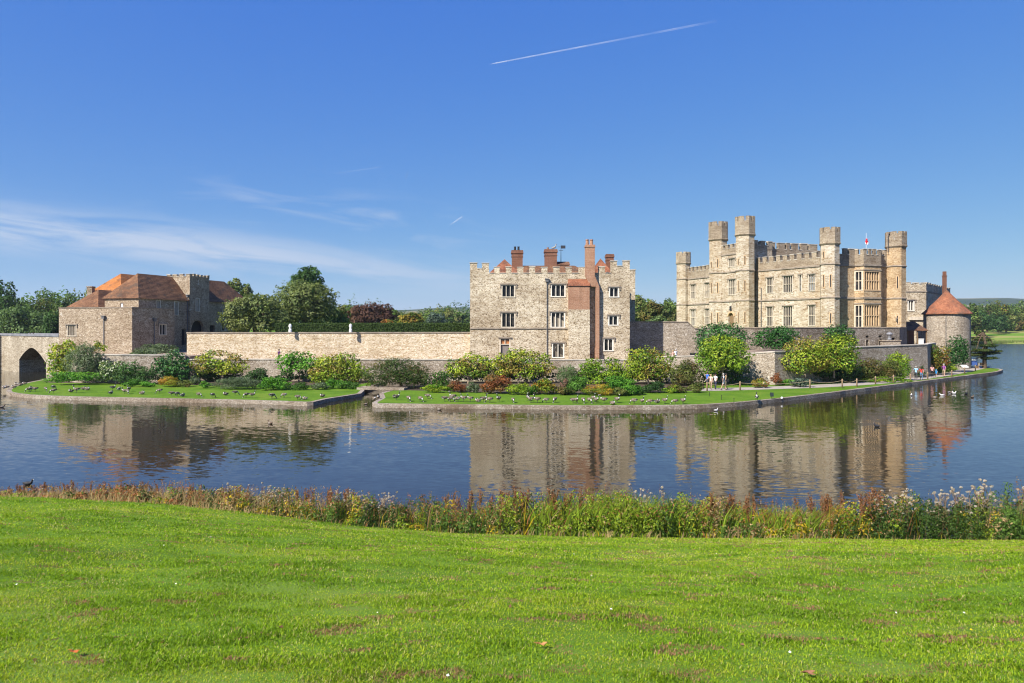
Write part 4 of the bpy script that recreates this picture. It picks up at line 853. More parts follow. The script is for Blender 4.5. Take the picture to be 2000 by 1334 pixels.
# raised ground inside the walls
q=MB(); q.prism([(-57,95.8),(-54.5,90.5),(-53,88),(-49,85.4),(-43,85.9),(-38.9,86.5),(-38.9,112),(-60,112)],0.3,3.55); struct(q.build('gate_forecourt',M['court']))
q=MB(); q.prism([(-38.89,86.8),(-33,87.7),(-20,87.9),(-5,87.5),(15.1,86.9),(20,86.1),(27,84.6),(27,97.6),(-38.89,100)],0.3,2.62); struct(q.build('wall_walk',M['court']))
q=MB(); q.prism([(27.01,84.5),(30,81.7),(35,84.5),(43,89),(54.2,95),(60.5,104),(75,124),(60,128),(56,101),(27.01,99.5)],0.3,4.1); struct(q.build('lower_terrace',M['court']))
q=MB(); q.prism([(-38.3,92.1),(-5.6,93.2),(-5.6,111.5),(15.5,111.5),(15.5,98.45),(25.5,98.7),(31.5,98.6),(33.2,96.6),(44.9,98.7),(53.3,101),(57.9,108.4),(50,145),(-38.3,145)],0.4,5.85); struct(q.build('upper_lawn',M['lawn']))
q=MB(); q.ngon([(-400,12,0),(500,12,0),(500,520,0),(-400,520,0)]); q.v=[(a,b,0.17) for a,b,c in q.v]; struct(q.build('water',M['water']))
# far land: one sheet from the far shore to the horizon
def far_land():
    us=np.concatenate([np.linspace(-2.4,-0.8,14),np.linspace(-0.78,0.9,90),np.linspace(0.95,2.4,14)]); ts=np.array([0,1,2,4,8,14,24,40,60,90,120,160,220,300,420,600,900,1300,1700,2000,2300,2600,2900,3200,3600,4200,5200])
    V=[];
    rr=np.random.RandomState(3); ph=rr.rand(12)*6.28
    for u in us:
        k=min(1,max(0,(u-0.42)/0.14)); k=k*k*(3-2*k); sh=165+k*141+3*math.sin(u*60)
        for t in ts:
            Y=sh+t; x=u*Y
            z=-0.6+min(t,3)*0.35; z+= (5.4 if t>3 else 0)*min(1,max(0,(t-3)/110.0))**0.8
            hz=1/(1+math.exp(-(t-2150)/330)) ; amp=80+74*min(1,max(0,(u-0.2)*2.5))+14*math.sin(u*5+1)+7*math.sin(u*17+ph[0])+4*math.sin(u*41+ph[1])
            z+=hz*amp; V.append((x,Y,z))
    nt=len(ts); Fc=[(i*nt+j,(i+1)*nt+j,(i+1)*nt+j+1,i*nt+j+1) for i in range(len(us)-1) for j in range(nt-1)]
    q=MB(); q.add(V,Fc); struct(q.build('far_meadow',M['meadow'],smooth=True))
far_land()
# near bank: mown slope with a crest, then down to the water
EDGE=[(-600,962),(0,968),(300,982),(500,1003),(700,1028),(900,1042),(1200,1050),(2000,1055),(2700,1057)]
YE=17.5
ex=np.array([xat(p[0],YE) for p in EDGE]); ez=np.array([zat(p[1],YE) for p in EDGE])
def bank_h(x,y):
    x=np.asarray(x,float); y=np.asarray(y,float); ze=np.interp(x,ex,ez)
    t=np.clip((y-2.0)/(YE-2.0),0,1); top=5.42-0.035*np.clip(x+2,-20,20)*0.0
    h=top+(ze-top)*(t*0.9+0.1*t*t)+0.05*np.sin(x*0.55+y*0.3)*np.clip(t*(1-t)*4,0,1)+0.03*np.sin(x*1.3-y*0.9)*np.clip(t*(1-t)*4,0,1)
    dn=np.clip(y-YE,0,None); h=h-dn*0.55-0.0
    return np.maximum(h,-0.7)
def near_bank():
    xs=np.linspace(-34,34,137); ys=np.concatenate([np.linspace(-8,2,6),np.linspace(2.4,26,119)]); X,Yg=np.meshgrid(xs,ys); Z=bank_h(X,Yg); nx=len(xs)
    V=np.stack([X,Yg,Z],-1).reshape(-1,3); Fc=[(j*nx+i,j*nx+i+1,(j+1)*nx+i+1,(j+1)*nx+i) for j in range(len(ys)-1) for i in range(nx-1)]
    q=MB(); q.add(V,Fc); struct(q.build('near_lawn',M['lawn_near'],smooth=True))
near_bank()

# ------------------------------------------------------------------ leaves
def quads(name, V, C, mat, parent=None, nv=4):
    """V: (N,nv,3) one face each; C: (N,3) tint per face"""
    n=len(V); me=bpy.data.meshes.new(name)
    me.vertices.add(n*nv); me.vertices.foreach_set('co',np.ascontiguousarray(V,dtype=np.float32).ravel())
    me.loops.add(n*nv); me.loops.foreach_set('vertex_index',np.arange(n*nv,dtype=np.int32))
    me.polygons.add(n); me.polygons.foreach_set('loop_start',np.arange(0,n*nv,nv,dtype=np.int32)); me.polygons.foreach_set('loop_total',np.full(n,nv,dtype=np.int32))
    a=me.color_attributes.new('Col','FLOAT_COLOR','POINT'); c=np.ones((n,nv,4),np.float32); c[:,:,:3]=np.clip(C,0,1)[:,None,:]; a.data.foreach_set('color',c.ravel())
    me.materials.append(mat); me.update(calc_edges=True); me.validate()
    return link(name,me,parent)
def leaf_quads(rs, P, Nrm, size, aspect=0.55):
    n=len(P); Nrm=Nrm/np.linalg.norm(Nrm,axis=1,keepdims=True)
    r=rs.normal(size=(n,3)); T=np.cross(Nrm,r); T/=np.linalg.norm(T,axis=1,keepdims=True)+1e-9; B=np.cross(Nrm,T)
    s=(size*(0.65+0.7*rs.rand(n)))[:,None] if np.ndim(size) else (size*(0.65+0.7*rs.rand(n)))[:,None]
    bend=Nrm*s*0.12
    return np.stack([P-T*s*0.5, P-B*s*aspect*0.5+bend, P+T*s*0.5-bend*0.6, P+B*s*aspect*0.5+bend],1)
def sample_clumps(rs, clumps, n, shell=(0.72,1.06), cull=0.62, nbias=1.05, up=0.25):
    C=np.array([c[:3] for c in clumps]); R=np.array([c[3:6] for c in clumps])
    A=(R[:,0]*R[:,1]+R[:,1]*R[:,2]+R[:,0]*R[:,2]); k=rs.choice(len(clumps),int(n*1.5),p=A/A.sum())
    d=rs.normal(size=(len(k),3)); d/=np.linalg.norm(d,axis=1,keepdims=True)
    r=shell[0]+(shell[1]-shell[0])*rs.rand(len(k))**0.7
    lump=1+0.12*np.sin(d[:,0]*7+k)+0.12*np.sin(d[:,2]*8+k*1.7)+0.1*np.sin(d[:,1]*9+k*0.7)
    P=C[k]+d*R[k]*(r*lump)[:,None]
    keep=np.ones(len(k),bool)
    for j in range(len(clumps)):
        q=np.sum(((P-C[j])/R[j])**2,1)<cull**2; keep&=~(q&(k!=j))
    P,d,k=P[keep][:n],d[keep][:n],k[keep][:n]
    sp=rs.rand(len(k))<0.09; dd=rs.normal(size=(len(clumps),4,3)); dd[:,:,2]=np.abs(dd[:,:,2])*0.8-0.15; dd/=np.linalg.norm(dd,axis=2,keepdims=True); q=dd[k,rs.randint(0,4,len(k))]
    Ps=C[k]+q*R[k]*(0.9+0.5*rs.rand(len(k)))[:,None]+rs.normal(size=(len(k),3))*R[k]*0.07; P=np.where(sp[:,None],Ps,P)
    Nn=d/R[k]; Nn/=np.linalg.norm(Nn,axis=1,keepdims=True); Nn=Nn*nbias+rs.normal(size=Nn.shape)*0.36; Nn[:,2]+=up
    return P,Nn,k
def tints(rs, k, pal, nk, var=0.22):
    pal=np.array(pal); w=np.ones(len(pal)); 
    ck=rs.choice(len(pal),nk); base=pal[ck][k]; other=pal[rs.choice(len(pal),len(k))]; m=(rs.rand(len(k))<0.28)[:,None]
    c=np.where(m,other,base); c=c*(1+var*rs.normal(size=(len(k),1)))*(1+0.10*rs.normal(size=(nk,1)))[k]
    return np.clip(c,0.004,0.9)
PAL={
 'magnolia':[(0.195,0.286,0.018),(0.286,0.364,0.026),(0.104,0.195,0.016),(0.351,0.377,0.039),(0.247,0.182,0.039)],
 'lime':[(0.200,0.312,0.025),(0.275,0.350,0.025),(0.125,0.237,0.019)],
 'bright':[(0.108,0.270,0.027),(0.149,0.324,0.034),(0.068,0.189,0.020)],
 'mid':[(0.070,0.168,0.025),(0.098,0.210,0.031),(0.049,0.112,0.018)],
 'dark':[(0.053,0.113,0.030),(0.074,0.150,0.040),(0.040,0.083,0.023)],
 'ivy':[(0.042,0.126,0.028),(0.070,0.182,0.042),(0.031,0.084,0.021)],
 'greygreen':[(0.123,0.165,0.083),(0.165,0.207,0.117),(0.083,0.123,0.055)],
 'olive':[(0.104,0.130,0.026),(0.143,0.169,0.039),(0.065,0.098,0.019),(0.156,0.117,0.039)],
 'yew':[(0.054,0.101,0.022),(0.085,0.132,0.028),(0.132,0.109,0.039),(0.039,0.078,0.018)],
 'rust':[(0.276,0.098,0.034),(0.345,0.138,0.052),(0.230,0.149,0.046),(0.184,0.069,0.029)],
 'yellow':[(0.374,0.264,0.022),(0.308,0.286,0.033),(0.165,0.220,0.022),(0.396,0.198,0.033)],
 'autumn':[(0.253,0.196,0.034),(0.172,0.207,0.029),(0.322,0.138,0.034),(0.115,0.172,0.023)],
 'copper':[(0.110,0.055,0.038),(0.140,0.075,0.048),(0.075,0.038,0.028)],
 'oak':[(0.105,0.172,0.038),(0.150,0.217,0.052),(0.074,0.120,0.027),(0.187,0.194,0.060)],
 'holm':[(0.176,0.209,0.066),(0.231,0.259,0.094),(0.132,0.171,0.055),(0.099,0.132,0.044)],
 'willow':[(0.121,0.189,0.068),(0.162,0.230,0.081),(0.081,0.135,0.047)],
 'blue':[(0.090,0.130,0.090),(0.120,0.160,0.120),(0.060,0.090,0.060)],
 'cedar':[(0.045,0.075,0.018),(0.070,0.100,0.025),(0.090,0.110,0.030)],
}
def ell_clumps(rs, cx,cy,z0,W,D,H,n,cs=0.36,bottom=0.12,square=0.0):
    """clumps spread over a dome-shaped crown standing on z0"""
    out=[]; ga=2.39996; off=rs.uniform(0,6.28); c0=0.40
    for i in range(n):
        if i%6==5: dz=rs.uniform(-0.5,0.6); f=rs.uniform(0.1,0.5)
        else: dz=-0.75+1.72*((i+0.5)/n); f=rs.uniform(0.86,1.06)
        r=math.sqrt(max(0.0,1-dz*dz)) if dz>0 else max(0.8,math.sqrt(max(0,1-dz*dz)))
        a=off+i*ga+rs.uniform(-0.3,0.3); s=cs*rs.uniform(0.78,1.3); k=(1-cs)*f
        x=cx+r*math.cos(a)*k*W/2; y=cy+r*math.sin(a)*k*D/2; zz=dz*k*((1-c0) if dz>0 else c0)
        rz=H*0.5*s; z=z0+H*(c0+zz); z=max(z,z0+rz*0.7); z=min(z,z0+H-rz*0.92)
        out.append((x,y,z,W/2*s,D/2*s,rz))
    return out
def plant(name,label,cat,loc,clumps,n,leaf,pal,seed,trunk=None,mat='leaf',group=None,flowers=None,core=True,aspect=0.6,shell=(0.72,1.06),bark='bark',up=0.25,stemname='trunk'):
    """thing: foliage (+ trunk and limbs, + flowers). clumps in world coordinates."""
    rs=np.random.RandomState(seed); T=thing(name,label,cat,loc,group)
    P,Nn,k=sample_clumps(rs,clumps,n,shell,up=up); V=leaf_quads(rs,P,Nn,leaf,aspect); C=tints(rs,k,PAL[pal] if isinstance(pal,str) else pal,len(clumps))
    fo=quads('foliage',V,C,M[mat],T)
    if flowers:
        col,m,fs=flowers; i=rs.choice(len(P),m); Pf=P[i]+Nn[i]*0.06; Vf=leaf_quads(rs,Pf,Nn[i],fs,0.9); quads('blossom',Vf,np.tile(col,(m,1)),M['leaf'],T)
    if trunk:
        b=MB(); base=Vector(trunk[0]); r0=trunk[1]; top=Vector(trunk[2]); rr=random.Random(seed)
        mids=[base.lerp(top,t)+Vector((rr.uniform(-1,1),rr.uniform(-1,1),0))*r0*0.8*(t>0) for t in (0,0.35,0.7,1.0)]
        b.path(mids,[r0,r0*0.8,r0*0.65,r0*0.5],8)
        for c in clumps:
            a=mids[rr.choice((1,2,2,3))]; e=Vector(c[:3]); m_=a.lerp(e,0.5)+Vector((0,0,0.12*(e-a).length)); b.path([a,m_,e],[r0*0.38,r0*0.24,r0*0.09],5)
        b.build(stemname,M[bark],T)
    return T
def gy(py,z=0.5,lim=None): Y=(CAMH-z)*F/(py-HZ); return min(Y,lim) if lim else Y
def shrub(name,label,px0,px1,pyt,pyb,pal,seed,leaf=0.2,dens=1.0,Y=None,D=None,n=None,cs=0.36,trunk=None,mat='leaf',flowers=None,cat='shrub',group=None,z0=None,lift=0.0,aspect=0.6,shell=(0.72,1.06),bark='bark',up=0.25):
    wx=(px1-px0)*0.05; px0-=wx; px1+=wx; pyt-=3
    Y=Y or gy(pyb); W=(px1-px0)/F*Y; cx=xat((px0+px1)/2,Y); zt=zat(pyt,Y); zb=zat(pyb,Y) if z0 is None else z0; H=zt-zb; D=D or min(W*0.85,3.4)
    cyy=Y+D*0.45
    rs=np.random.RandomState(seed+1000); zl=zb+H*lift
    cl=ell_clumps(rs,cx,cyy,zl,W,D,zt-zl,n or max(7,int(5+W*H*0.7)),cs)
    area=(W*(zt-zl)+D*(zt-zl)+W*D)*2.2; cnt=int(min(9000,max(260,dens*area/(leaf*leaf*aspect)*0.9)))
    tr=None
    if trunk: tr=((cx+trunk[0],cyy,zb-0.05),trunk[1],(cx+trunk[2],cyy,zl+(zt-zl)*0.55))
    return plant(name,label,cat,(cx,cyy,zb),cl,cnt,leaf,pal,seed,tr,mat,group,flowers,aspect=aspect,shell=shell,bark=bark,up=up)
def magnolia(label,px0,px1,pyt,pyb,seed,Y=None,pal='magnolia',lift=0.22,dens=0.8,n=None,cs=0.25,leaf=0.27,D=2.2,trunks=1,group=None,name='magnolia'):
    wx=(px1-px0)*0.03; px0-=wx; px1+=wx; lift*=0.5; dens*=1.5; n=int((n or 16)*1.35); cs*=1.22
    return shrub(name,label,px0,px1,pyt,pyb,pal,seed,leaf,dens,Y,D,n or 16,cs,(random.Random(seed).uniform(-0.3,0.3),0.13,0.1),'gloss_leaf',None,'tree',group,None,lift,0.5,(0.6,1.15),'palebark')
W86=85.0
# --- left end, by the bridge and bastion
shrub('laurel','yellow green big leaved bush between the bridge arch and grey green willowy bush',82,152,660,744,'magnolia',11,0.3,1.2,Y=87.5,D=2.6)
shrub('willow_bush','soft grey green feathery bush at the left end of the bastion',120,190,664,748,'greygreen',12,0.22,1.2,Y=82.0,D=2.2,aspect=0.35)
shrub('creeping_plant','low bright green ground cover under the grey green feathery bush',76,188,726,749,'bright',13,0.2,1.0,Y=80.5,D=1.6)
shrub('climbing_plant','sparse yellow green climber spilling over the bastion wall top',176,200,665,690,'magnolia',14,0.24,0.7,Y=90,D=1.5)
shrub('flowering_shrub','pale shrub covered in small white flowers against the bastion',178,236,700,748,'willow',15,0.18,1.0,Y=81.5,D=2.4,flowers=((0.72,0.72,0.55),420,0.2))
shrub('cotoneaster','low dark green spreading mound right of the white flowered shrub',216,292,710,753,'dark',16,0.18,1.05)
shrub('laurel','tall dark glossy green laurel at the right end of the bastion',286,360,682,750,'ivy',17,0.26,1.05,mat='gloss_leaf',D=3)
shrub('grass_tuft','yellowing grass tuft at the foot of the dark glossy laurel',300,346,738,757,'yellow',18,0.24,1.0,aspect=0.15,up=0.0,cat='plant')
shrub('lavender','small grey green lavender ball alone against the garden wall',366,390,737,753,'greygreen',19,0.14,1.0)
magnolia('open branched magnolia nearest the ramp with bare stems showing',371,476,683,746,20,Y=83.5,lift=0.22,dens=0.62,n=17,cs=0.2)
shrub('lavender_hedge','wide low grey green lavender mound below the open branched magnolia',402,500,738,762,'greygreen',21,0.16,1.1,D=2.2,aspect=0.25)
shrub('rosemary','dark grey green upright bush between lavender and bright green bush',468,522,720,751,'dark',22,0.17,1.0)
shrub('hydrangea','round bright emerald green bush at the lawn edge',497,560,738,764,'bright',23,0.17,1.1)
shrub('fig_tree','spreading bright green leafy tree against the garden wall left of a magnolia',530,612,685,742,'bright',24,0.3,0.85,Y=83.5,D=2.4,lift=0.2,trunk=(0.6,0.1,0.2),cat='tree')
magnolia('dense yellow green magnolia left of the inlet',596,706,690,757,25,Y=83.0,lift=0.06,dens=0.95,n=22,cs=0.24,D=2.6)
shrub('fern','small green fern patch under the magnolia left of the inlet',628,668,742,760,'bright',26,0.18,0.9,cat='plant')
shrub('yew','broad dark brownish yew leaning over the inlet and slab footbridge',706,835,700,768,'yew',27,0.19,1.15,Y=74.5,D=5.0,n=26,lift=0.08,trunk=(0.3,0.22,0.0),cat='tree',cs=0.3,aspect=0.35)
shrub('rose_bush','loose green rose bush with small pink flowers beside the yew',828,880,724,766,'mid',28,0.18,0.9,Y=76,flowers=((0.62,0.35,0.38),70,0.16))
shrub('spirea','small low reddish green shrub left of the round rust red shrub',872,912,746,768,'rust',29,0.14,1.1)
shrub('lavender','small grey green clump between two reddish shrubs',908,936,748,768,'greygreen',30,0.14,1.0)
magnolia('yellow green magnolia under the left corner of the keep',874,962,690,752,31,Y=82.5,lift=0.3,dens=0.75,n=15,cs=0.25)
magnolia('wide magnolia below the keep door reaching above the garden wall',955,1078,680,756,32,Y=82,lift=0.28,dens=0.72,n=24,cs=0.2,D=2.8)
shrub('barberry','round rust red shrub on the lawn edge below the keep',940,1000,735,771,'rust',33,0.15,1.25)
shrub('potentilla','low yellow green clump right of the round rust red shrub',990,1046,750,773,'olive',34,0.16,1.0,pal_=None) if False else shrub('potentilla','low yellow green clump right of the round rust red shrub',990,1046,750,773,'lime',34,0.16,1.0)
shrub('smoke_bush','golden yellow and orange shrub below the keep windows',1040,1096,741,772,'yellow',35,0.18,1.1)
shrub('sedum','dull brownish pink clump beside the golden shrub',1090,1112,742,771,[(0.22,0.12,0.09),(0.16,0.12,0.06),(0.12,0.12,0.05)],36,0.15,1.0)
shrub('euphorbia','dome of fine mid green foliage right of the golden shrub',1104,1152,733,772,'mid',37,0.15,1.2)
shrub('bamboo','tall feathery green clump behind the golden shrub',1088,1130,712,752,'willow',38,0.2,0.9,Y=81,aspect=0.2)
shrub('wall_vine','bright green vine sprawling along the garden wall below the keep',1120,1240,699,764,'lime',39,0.22,0.95,Y=81.5,D=2.2,n=26,cs=0.22,cat='vine')
shrub('day_lily','clump of orange and yellow strappy leaves at the lawn edge',1142,1202,753,774,'yellow',40,0.26,1.0,aspect=0.14,up=0.0,cat='plant')
shrub('box_bush','large rounded fresh green bush at the lawn edge right of the orange strappy clump',1180,1256,737,774,'bright',41,0.16,1.25)
magnolia('yellow green magnolia with a dark forked trunk right of the keep',1222,1316,678,762,42,Y=81,lift=0.3,dens=0.8,n=20,cs=0.23,D=2.6)
shrub('skimmia','low dark green cushion under the forked magnolia',1254,1306,746,769,'dark',43,0.15,1.1)
shrub('camellia','tall olive green bush left of the path entrance',1314,1374,700,762,'olive',44,0.18,1.15,Y=79,D=3,aspect=0.4)
shrub('potentilla','low olive gold shrub beside the first rope post',1344,1380,749,768,'olive',45,0.15,1.0)
shrub('potentilla','low olive gold shrub left of the one at the rope post',1306,1346,752,769,'olive',46,0.15,1.0)
# --- right part
shrub('climbing_hydrangea','great dark green climber covering the castle terrace corner',1366,1468,624,700,'ivy',47,0.26,1.1,Y=92,D=3.5,n=26,cat='climber',mat='gloss_leaf')
magnolia('large bright magnolia over the path with walkers beneath',1366,1472,654,745,48,Y=78.5,pal='lime',lift=0.2,dens=0.9,n=22,cs=0.27,D=4)
shrub('terrace_shrub','dense green shrub on the terrace against the dark wall',1482,1570,635,688,'ivy',49,0.25,1.1,Y=88,D=3,n=20,z0=4.1)
magnolia('round magnolia left of its taller twin on the path bank',1542,1628,662,738,50,Y=80.5,lift=0.12,dens=1.0,n=22,cs=0.3,D=4.0)
magnolia('taller magnolia of the pair beside the rope fence',1606,1686,651,740,51,Y=82.0,lift=0.12,dens=0.95,n=22,cs=0.27,D=4.2)
shrub('terrace_shrub','dark green shrub behind the taller magnolia under the castle bay',1614,1682,634,690,'ivy',52,0.25,1.05,Y=93.5,D=3,z0=4.1)
shrub('fuchsia','thin rusty shrub in the corner of the retaining wall',1508,1530,726,752,'rust',53,0.13,0.6,Y=79.5,D=1.2)
shrub('alchemilla','yellow green clump by the small white path light',1472,1508,740,759,'autumn',54,0.16,0.9)
shrub('lady_fern','low green fern along the retaining wall left of the round magnolia',1528,1562,742,754,'bright',55,0.15,0.9)
shrub('lamb_ear','pale silver green clump at the path under the round magnolia',1550,1594,740,757,'blue',56,0.16,1.0)
shrub('shade_shrub','dark shrub in shade below the taller magnolia',1640,1692,708,750,'dark',57,0.18,0.9,Y=84)
shrub('hebe','rounded olive green bush right of the magnolia pair',1682,1736,697,747,'olive',58,0.17,1.1,Y=85.5)
shrub('viburnum','yellow green bush against the retaining wall near the strollers',1730,1788,687,746,'lime',59,0.18,1.05,Y=87,D=2.5)
shrub('ceanothus','grey green bush in front of the yellow green bush near the strollers',1726,1768,703,744,'olive',60,0.17,1.0,Y=85.5,D=1.8)
shrub('fringe_plant','strip of bright low leaves along the path edge by the strollers',1690,1786,738,749,'lime',61,0.17,0.9,Y=84.5,D=1.0,n=14,cs=0.2)
shrub('katsura','autumn tinted yellow and russet tree by the retaining wall end',1808,1868,667,728,'autumn',62,0.24,1.1,Y=97,D=4,n=18,cat='tree')
shrub('sorrel','low lime green shrub at the foot of the autumn tinted tree',1836,1880,712,730,'lime',63,0.18,0.9,Y=99)
shrub('holly','upright deep green tree between autumn tree and leaning cedar',1862,1906,657,722,'ivy',64,0.24,1.15,Y=103,D=3.5,n=16,cat='tree')

# low plants that knit the border together along the lawn edge
for i,(a,b_,t,bt,pal,lab) in enumerate(((236,300,742,757,'bright','low bright green edging under the dark green spreading mound'),(340,372,744,757,'olive','low olive edging right of the yellowing grass tuft'),(386,408,746,759,'bright','small fresh green tuft left of the wide lavender mound'),(555,602,748,763,'mid','low mid green edging right of the round emerald bush'),(600,640,748,762,'greygreen','low grey green edging at the foot of the dense magnolia'),(655,700,746,761,'mid','low green edging beside the slab footbridge'),(826,880,752,768,'lime','low lime green edging under the pink flowered rose bush'),(1034,1052,752,772,'mid','small green tuft between lime clump and golden shrub'),(1088,1126,757,773,'olive','low olive edging below the dull pink clump'),(1244,1262,754,772,'mid','small green tuft beside the large fresh green bush'),(1296,1330,755,769,'lime','low lime edging left of the olive gold shrubs'),(1200,1232,758,775,'olive','low olive tuft between orange strappy leaves and fresh green bush'))):
    shrub('edging_plant',lab,a,b_,t,bt,pal,400+i,0.15,1.1,D=1.4,cat='plant')
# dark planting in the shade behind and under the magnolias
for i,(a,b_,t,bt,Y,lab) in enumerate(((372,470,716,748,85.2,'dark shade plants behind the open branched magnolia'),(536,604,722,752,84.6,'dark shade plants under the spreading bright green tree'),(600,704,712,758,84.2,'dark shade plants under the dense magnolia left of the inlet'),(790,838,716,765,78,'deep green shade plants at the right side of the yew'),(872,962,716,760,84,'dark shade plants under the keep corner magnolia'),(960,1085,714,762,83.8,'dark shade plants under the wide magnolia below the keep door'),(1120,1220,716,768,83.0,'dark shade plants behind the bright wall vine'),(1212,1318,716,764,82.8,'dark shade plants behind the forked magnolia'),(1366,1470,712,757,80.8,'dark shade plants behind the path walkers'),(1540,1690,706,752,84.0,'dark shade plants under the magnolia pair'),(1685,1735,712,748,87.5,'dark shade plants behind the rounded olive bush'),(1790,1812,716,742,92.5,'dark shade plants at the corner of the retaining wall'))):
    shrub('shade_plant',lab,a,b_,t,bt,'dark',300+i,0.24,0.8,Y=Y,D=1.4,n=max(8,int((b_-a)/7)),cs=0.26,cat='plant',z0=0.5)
# leaning cedar at the island tip
def cedar():
    Y=114.5; cx=xat(1921,Y); rs=np.random.RandomState(70); cl=[]
    for (dx,py,w,h) in ((0,652,20,12),(-4,662,28,9),(6,664,22,8),(-20,672,30,8),(6,675,36,9),(-8,684,42,8),(14,690,38,8),(-18,693,40,8),(26,686,22,6),(6,699,40,7),(-30,686,18,6)):
        cl.append((cx+dx/F*Y,Y+rs.uniform(-0.9,0.9),zat(py,Y),w/F*Y/2*0.82,w/F*Y/2*0.7,h/F*Y/2*0.75))
    plant('cedar','dark flat tiered cedar leaning at the tip of the island','tree',(cx,Y,0.5),cl,9000,0.24,'cedar',70,((cx+0.15,Y,0.4),0.34,(cx-0.15,Y,6.2)),aspect=0.4,shell=(0.3,1.1))
cedar()
# ------------------------------------------------------------------ trees
def tree(name,label,px,pw,pyt,pyb,Y,pal,seed,leaf=0.45,n=None,cs=0.3,lift=0.12,count=None,group=None,D=None,z0=None,shell=(0.68,1.06),bark='bark',mat='leaf'):
    W=pw/F*Y; cx=xat(px,Y); zt=zat(pyt,Y); zb=z0 if z0 is not None else zat(pyb,Y); D=D or W*0.8; zl=zb+(zt-zb)*lift
    rs=np.random.RandomState(seed+500); cl=ell_clumps(rs,cx,Y,zl,W,D,zt-zl,n or 26,cs)
    area=(W*(zt-zl)+D*(zt-zl)+W*D)*2.2; cnt=count or int(min(15000,area/(leaf*leaf*0.62)*1.05))
    return plant(name,label,'tree',(cx,Y,zb),cl,cnt,leaf,pal,seed,((cx,Y,zb-0.3),W*0.035+0.12,(cx,Y,zb+(zt-zb)*0.62)),mat,group,shell=shell,bark=bark,up=0.3)
tree('holm_oak','large round grey green evergreen oak at the end of the hedge',596,142,538,650,116,'holm',101,0.4,34,0.3,0.03,12000,z0=5.8)
tree('holm_oak','broad olive toned evergreen oak in front of the gatehouse hall',500,124,564,652,108,'holm',102,0.36,30,0.3,0.02,11000,z0=5.6)
tree('cedar_tree','dark cedar crown rising behind the large round evergreen oak',600,72,515,640,140,'dark',103,0.5,22,0.28,0.45,3600)
tree('dark_oak','shaded green tree at the right foot of the large evergreen oak',650,60,590,648,122,'oak',104,0.42,18,0.32,0.02,4500,z0=5.8)
tree('copper_beech','purple brown copper beech beyond the hedge',727,94,588,640,170,'copper',105,0.6,24,0.3,0.05,4500)
tree('lime_tree','fresh green tree left of the copper beech',680,58,592,640,175,'oak',106,0.6,18,0.32,0.05,3000)
tree('lime_tree','pale green tree right of the copper beech, half behind it',762,46,598,640,185,'oak',107,0.6,16,0.32,0.05,2200)
tree('hornbeam','golden green rounded tree beyond the hedge nearer the keep',803,48,608,640,160,'autumn',108,0.55,18,0.34,0.02,2600)
tree('hornbeam','small golden bush just above the hedge left of the golden tree',757,30,621,642,150,'autumn',109,0.5,12,0.36,0.02,1200)
tree('blue_cedar','silvery blue conifer far beyond the hedge',852,44,606,642,260,'blue',110,0.8,18,0.3,0.05,2200)
for i,(px_,pw,pyt,Y,lab) in enumerate(((870,40,602,330,'dark distant oak left of the keep'),(845,44,598,380,'dark distant oak with a high domed top left of the keep'),(898,40,604,340,'dark distant oak touching the left edge of the keep'),(822,36,605,400,'dark distant oak behind the golden rounded tree'),(785,36,606,420,'distant oak between copper beech and golden tree'))):
    tree('oak',lab,px_,pw,pyt,641,Y,'oak',120+i,1.1,18,0.32,0.02,1700,'distant oaks beyond the hedge')
tree('conifer','tiny dark spired conifer on the skyline left of the keep',873,13,594,640,400,'dark',128,0.9,12,0.4,0.3,500)
# between keep and castle
tree('oak','tall deep green oak just right of the keep',1256,62,571,640,190,'oak',130,0.6,24,0.3,0.05,5200)
tree('chestnut','russet tinged chestnut between keep and castle',1276,54,588,640,165,[(0.12,0.135,0.03),(0.16,0.13,0.035),(0.09,0.12,0.03)],131,0.5,22,0.32,0.02,4200)
tree('oak','feathery topped oak close to the castle left turret',1302,48,582,640,210,'oak',132,0.6,20,0.3,0.05,3600)
tree('bush','pale green rounded bush above the link wall',1284,44,616,640,140,'willow',133,0.4,14,0.34,0.0,2000)
tree('oak','dark oak behind the castle left turret',1325,40,600,640,230,'oak',134,0.7,16,0.3,0.05,2200)
# left of the gatehouse
for i,a in enumerate((('elm','dark tall elm cut by the left edge of the picture',8,64,533,650,190,'dark',0.6,22,3800),
  ('willow','pale green willow by the left end of the bridge',40,110,588,664,150,'willow',0.5,26,6500),
  ('oak','olive green oak behind the pale willow',42,90,566,655,200,'oak',0.6,24,5000),
  ('oak','rounded oak left of the brown gatehouse roof',96,70,560,655,205,'oak',0.6,22,4200),
  ('oak','oak crown rising behind the low brown gatehouse roof',140,56,563,655,210,'oak',0.6,20,3400),
  ('oak','oak crown beside the gatehouse chimney',168,48,556,655,220,'oak',0.6,18,2800),
  ('yew_column','narrow dark green yew column against the gatehouse outer block',103,36,600,664,125,'dark',0.35,16,3600),
  ('thorn','small pale bush at the left end of the bridge',74,40,630,664,135,'willow',0.4,14,1800),
  ('oak','oak mostly cut off by the left edge, beyond the pale willow',-40,90,560,655,200,'oak',0.6,20,3000))):
    tree(a[0],a[1],a[2],a[3],a[4],a[5],a[6],a[7],140+i,a[8],a[9],0.3,0.02,a[10],z0=3.0)
tree('poplar','small tree top showing above the gatehouse hall roof',457,30,537,640,170,'oak',152,0.5,12,0.34,0.6,1100)
tree('poplar','small tree top at the right end of the gatehouse hall roof',480,26,548,640,170,'oak',153,0.5,12,0.34,0.6,900)
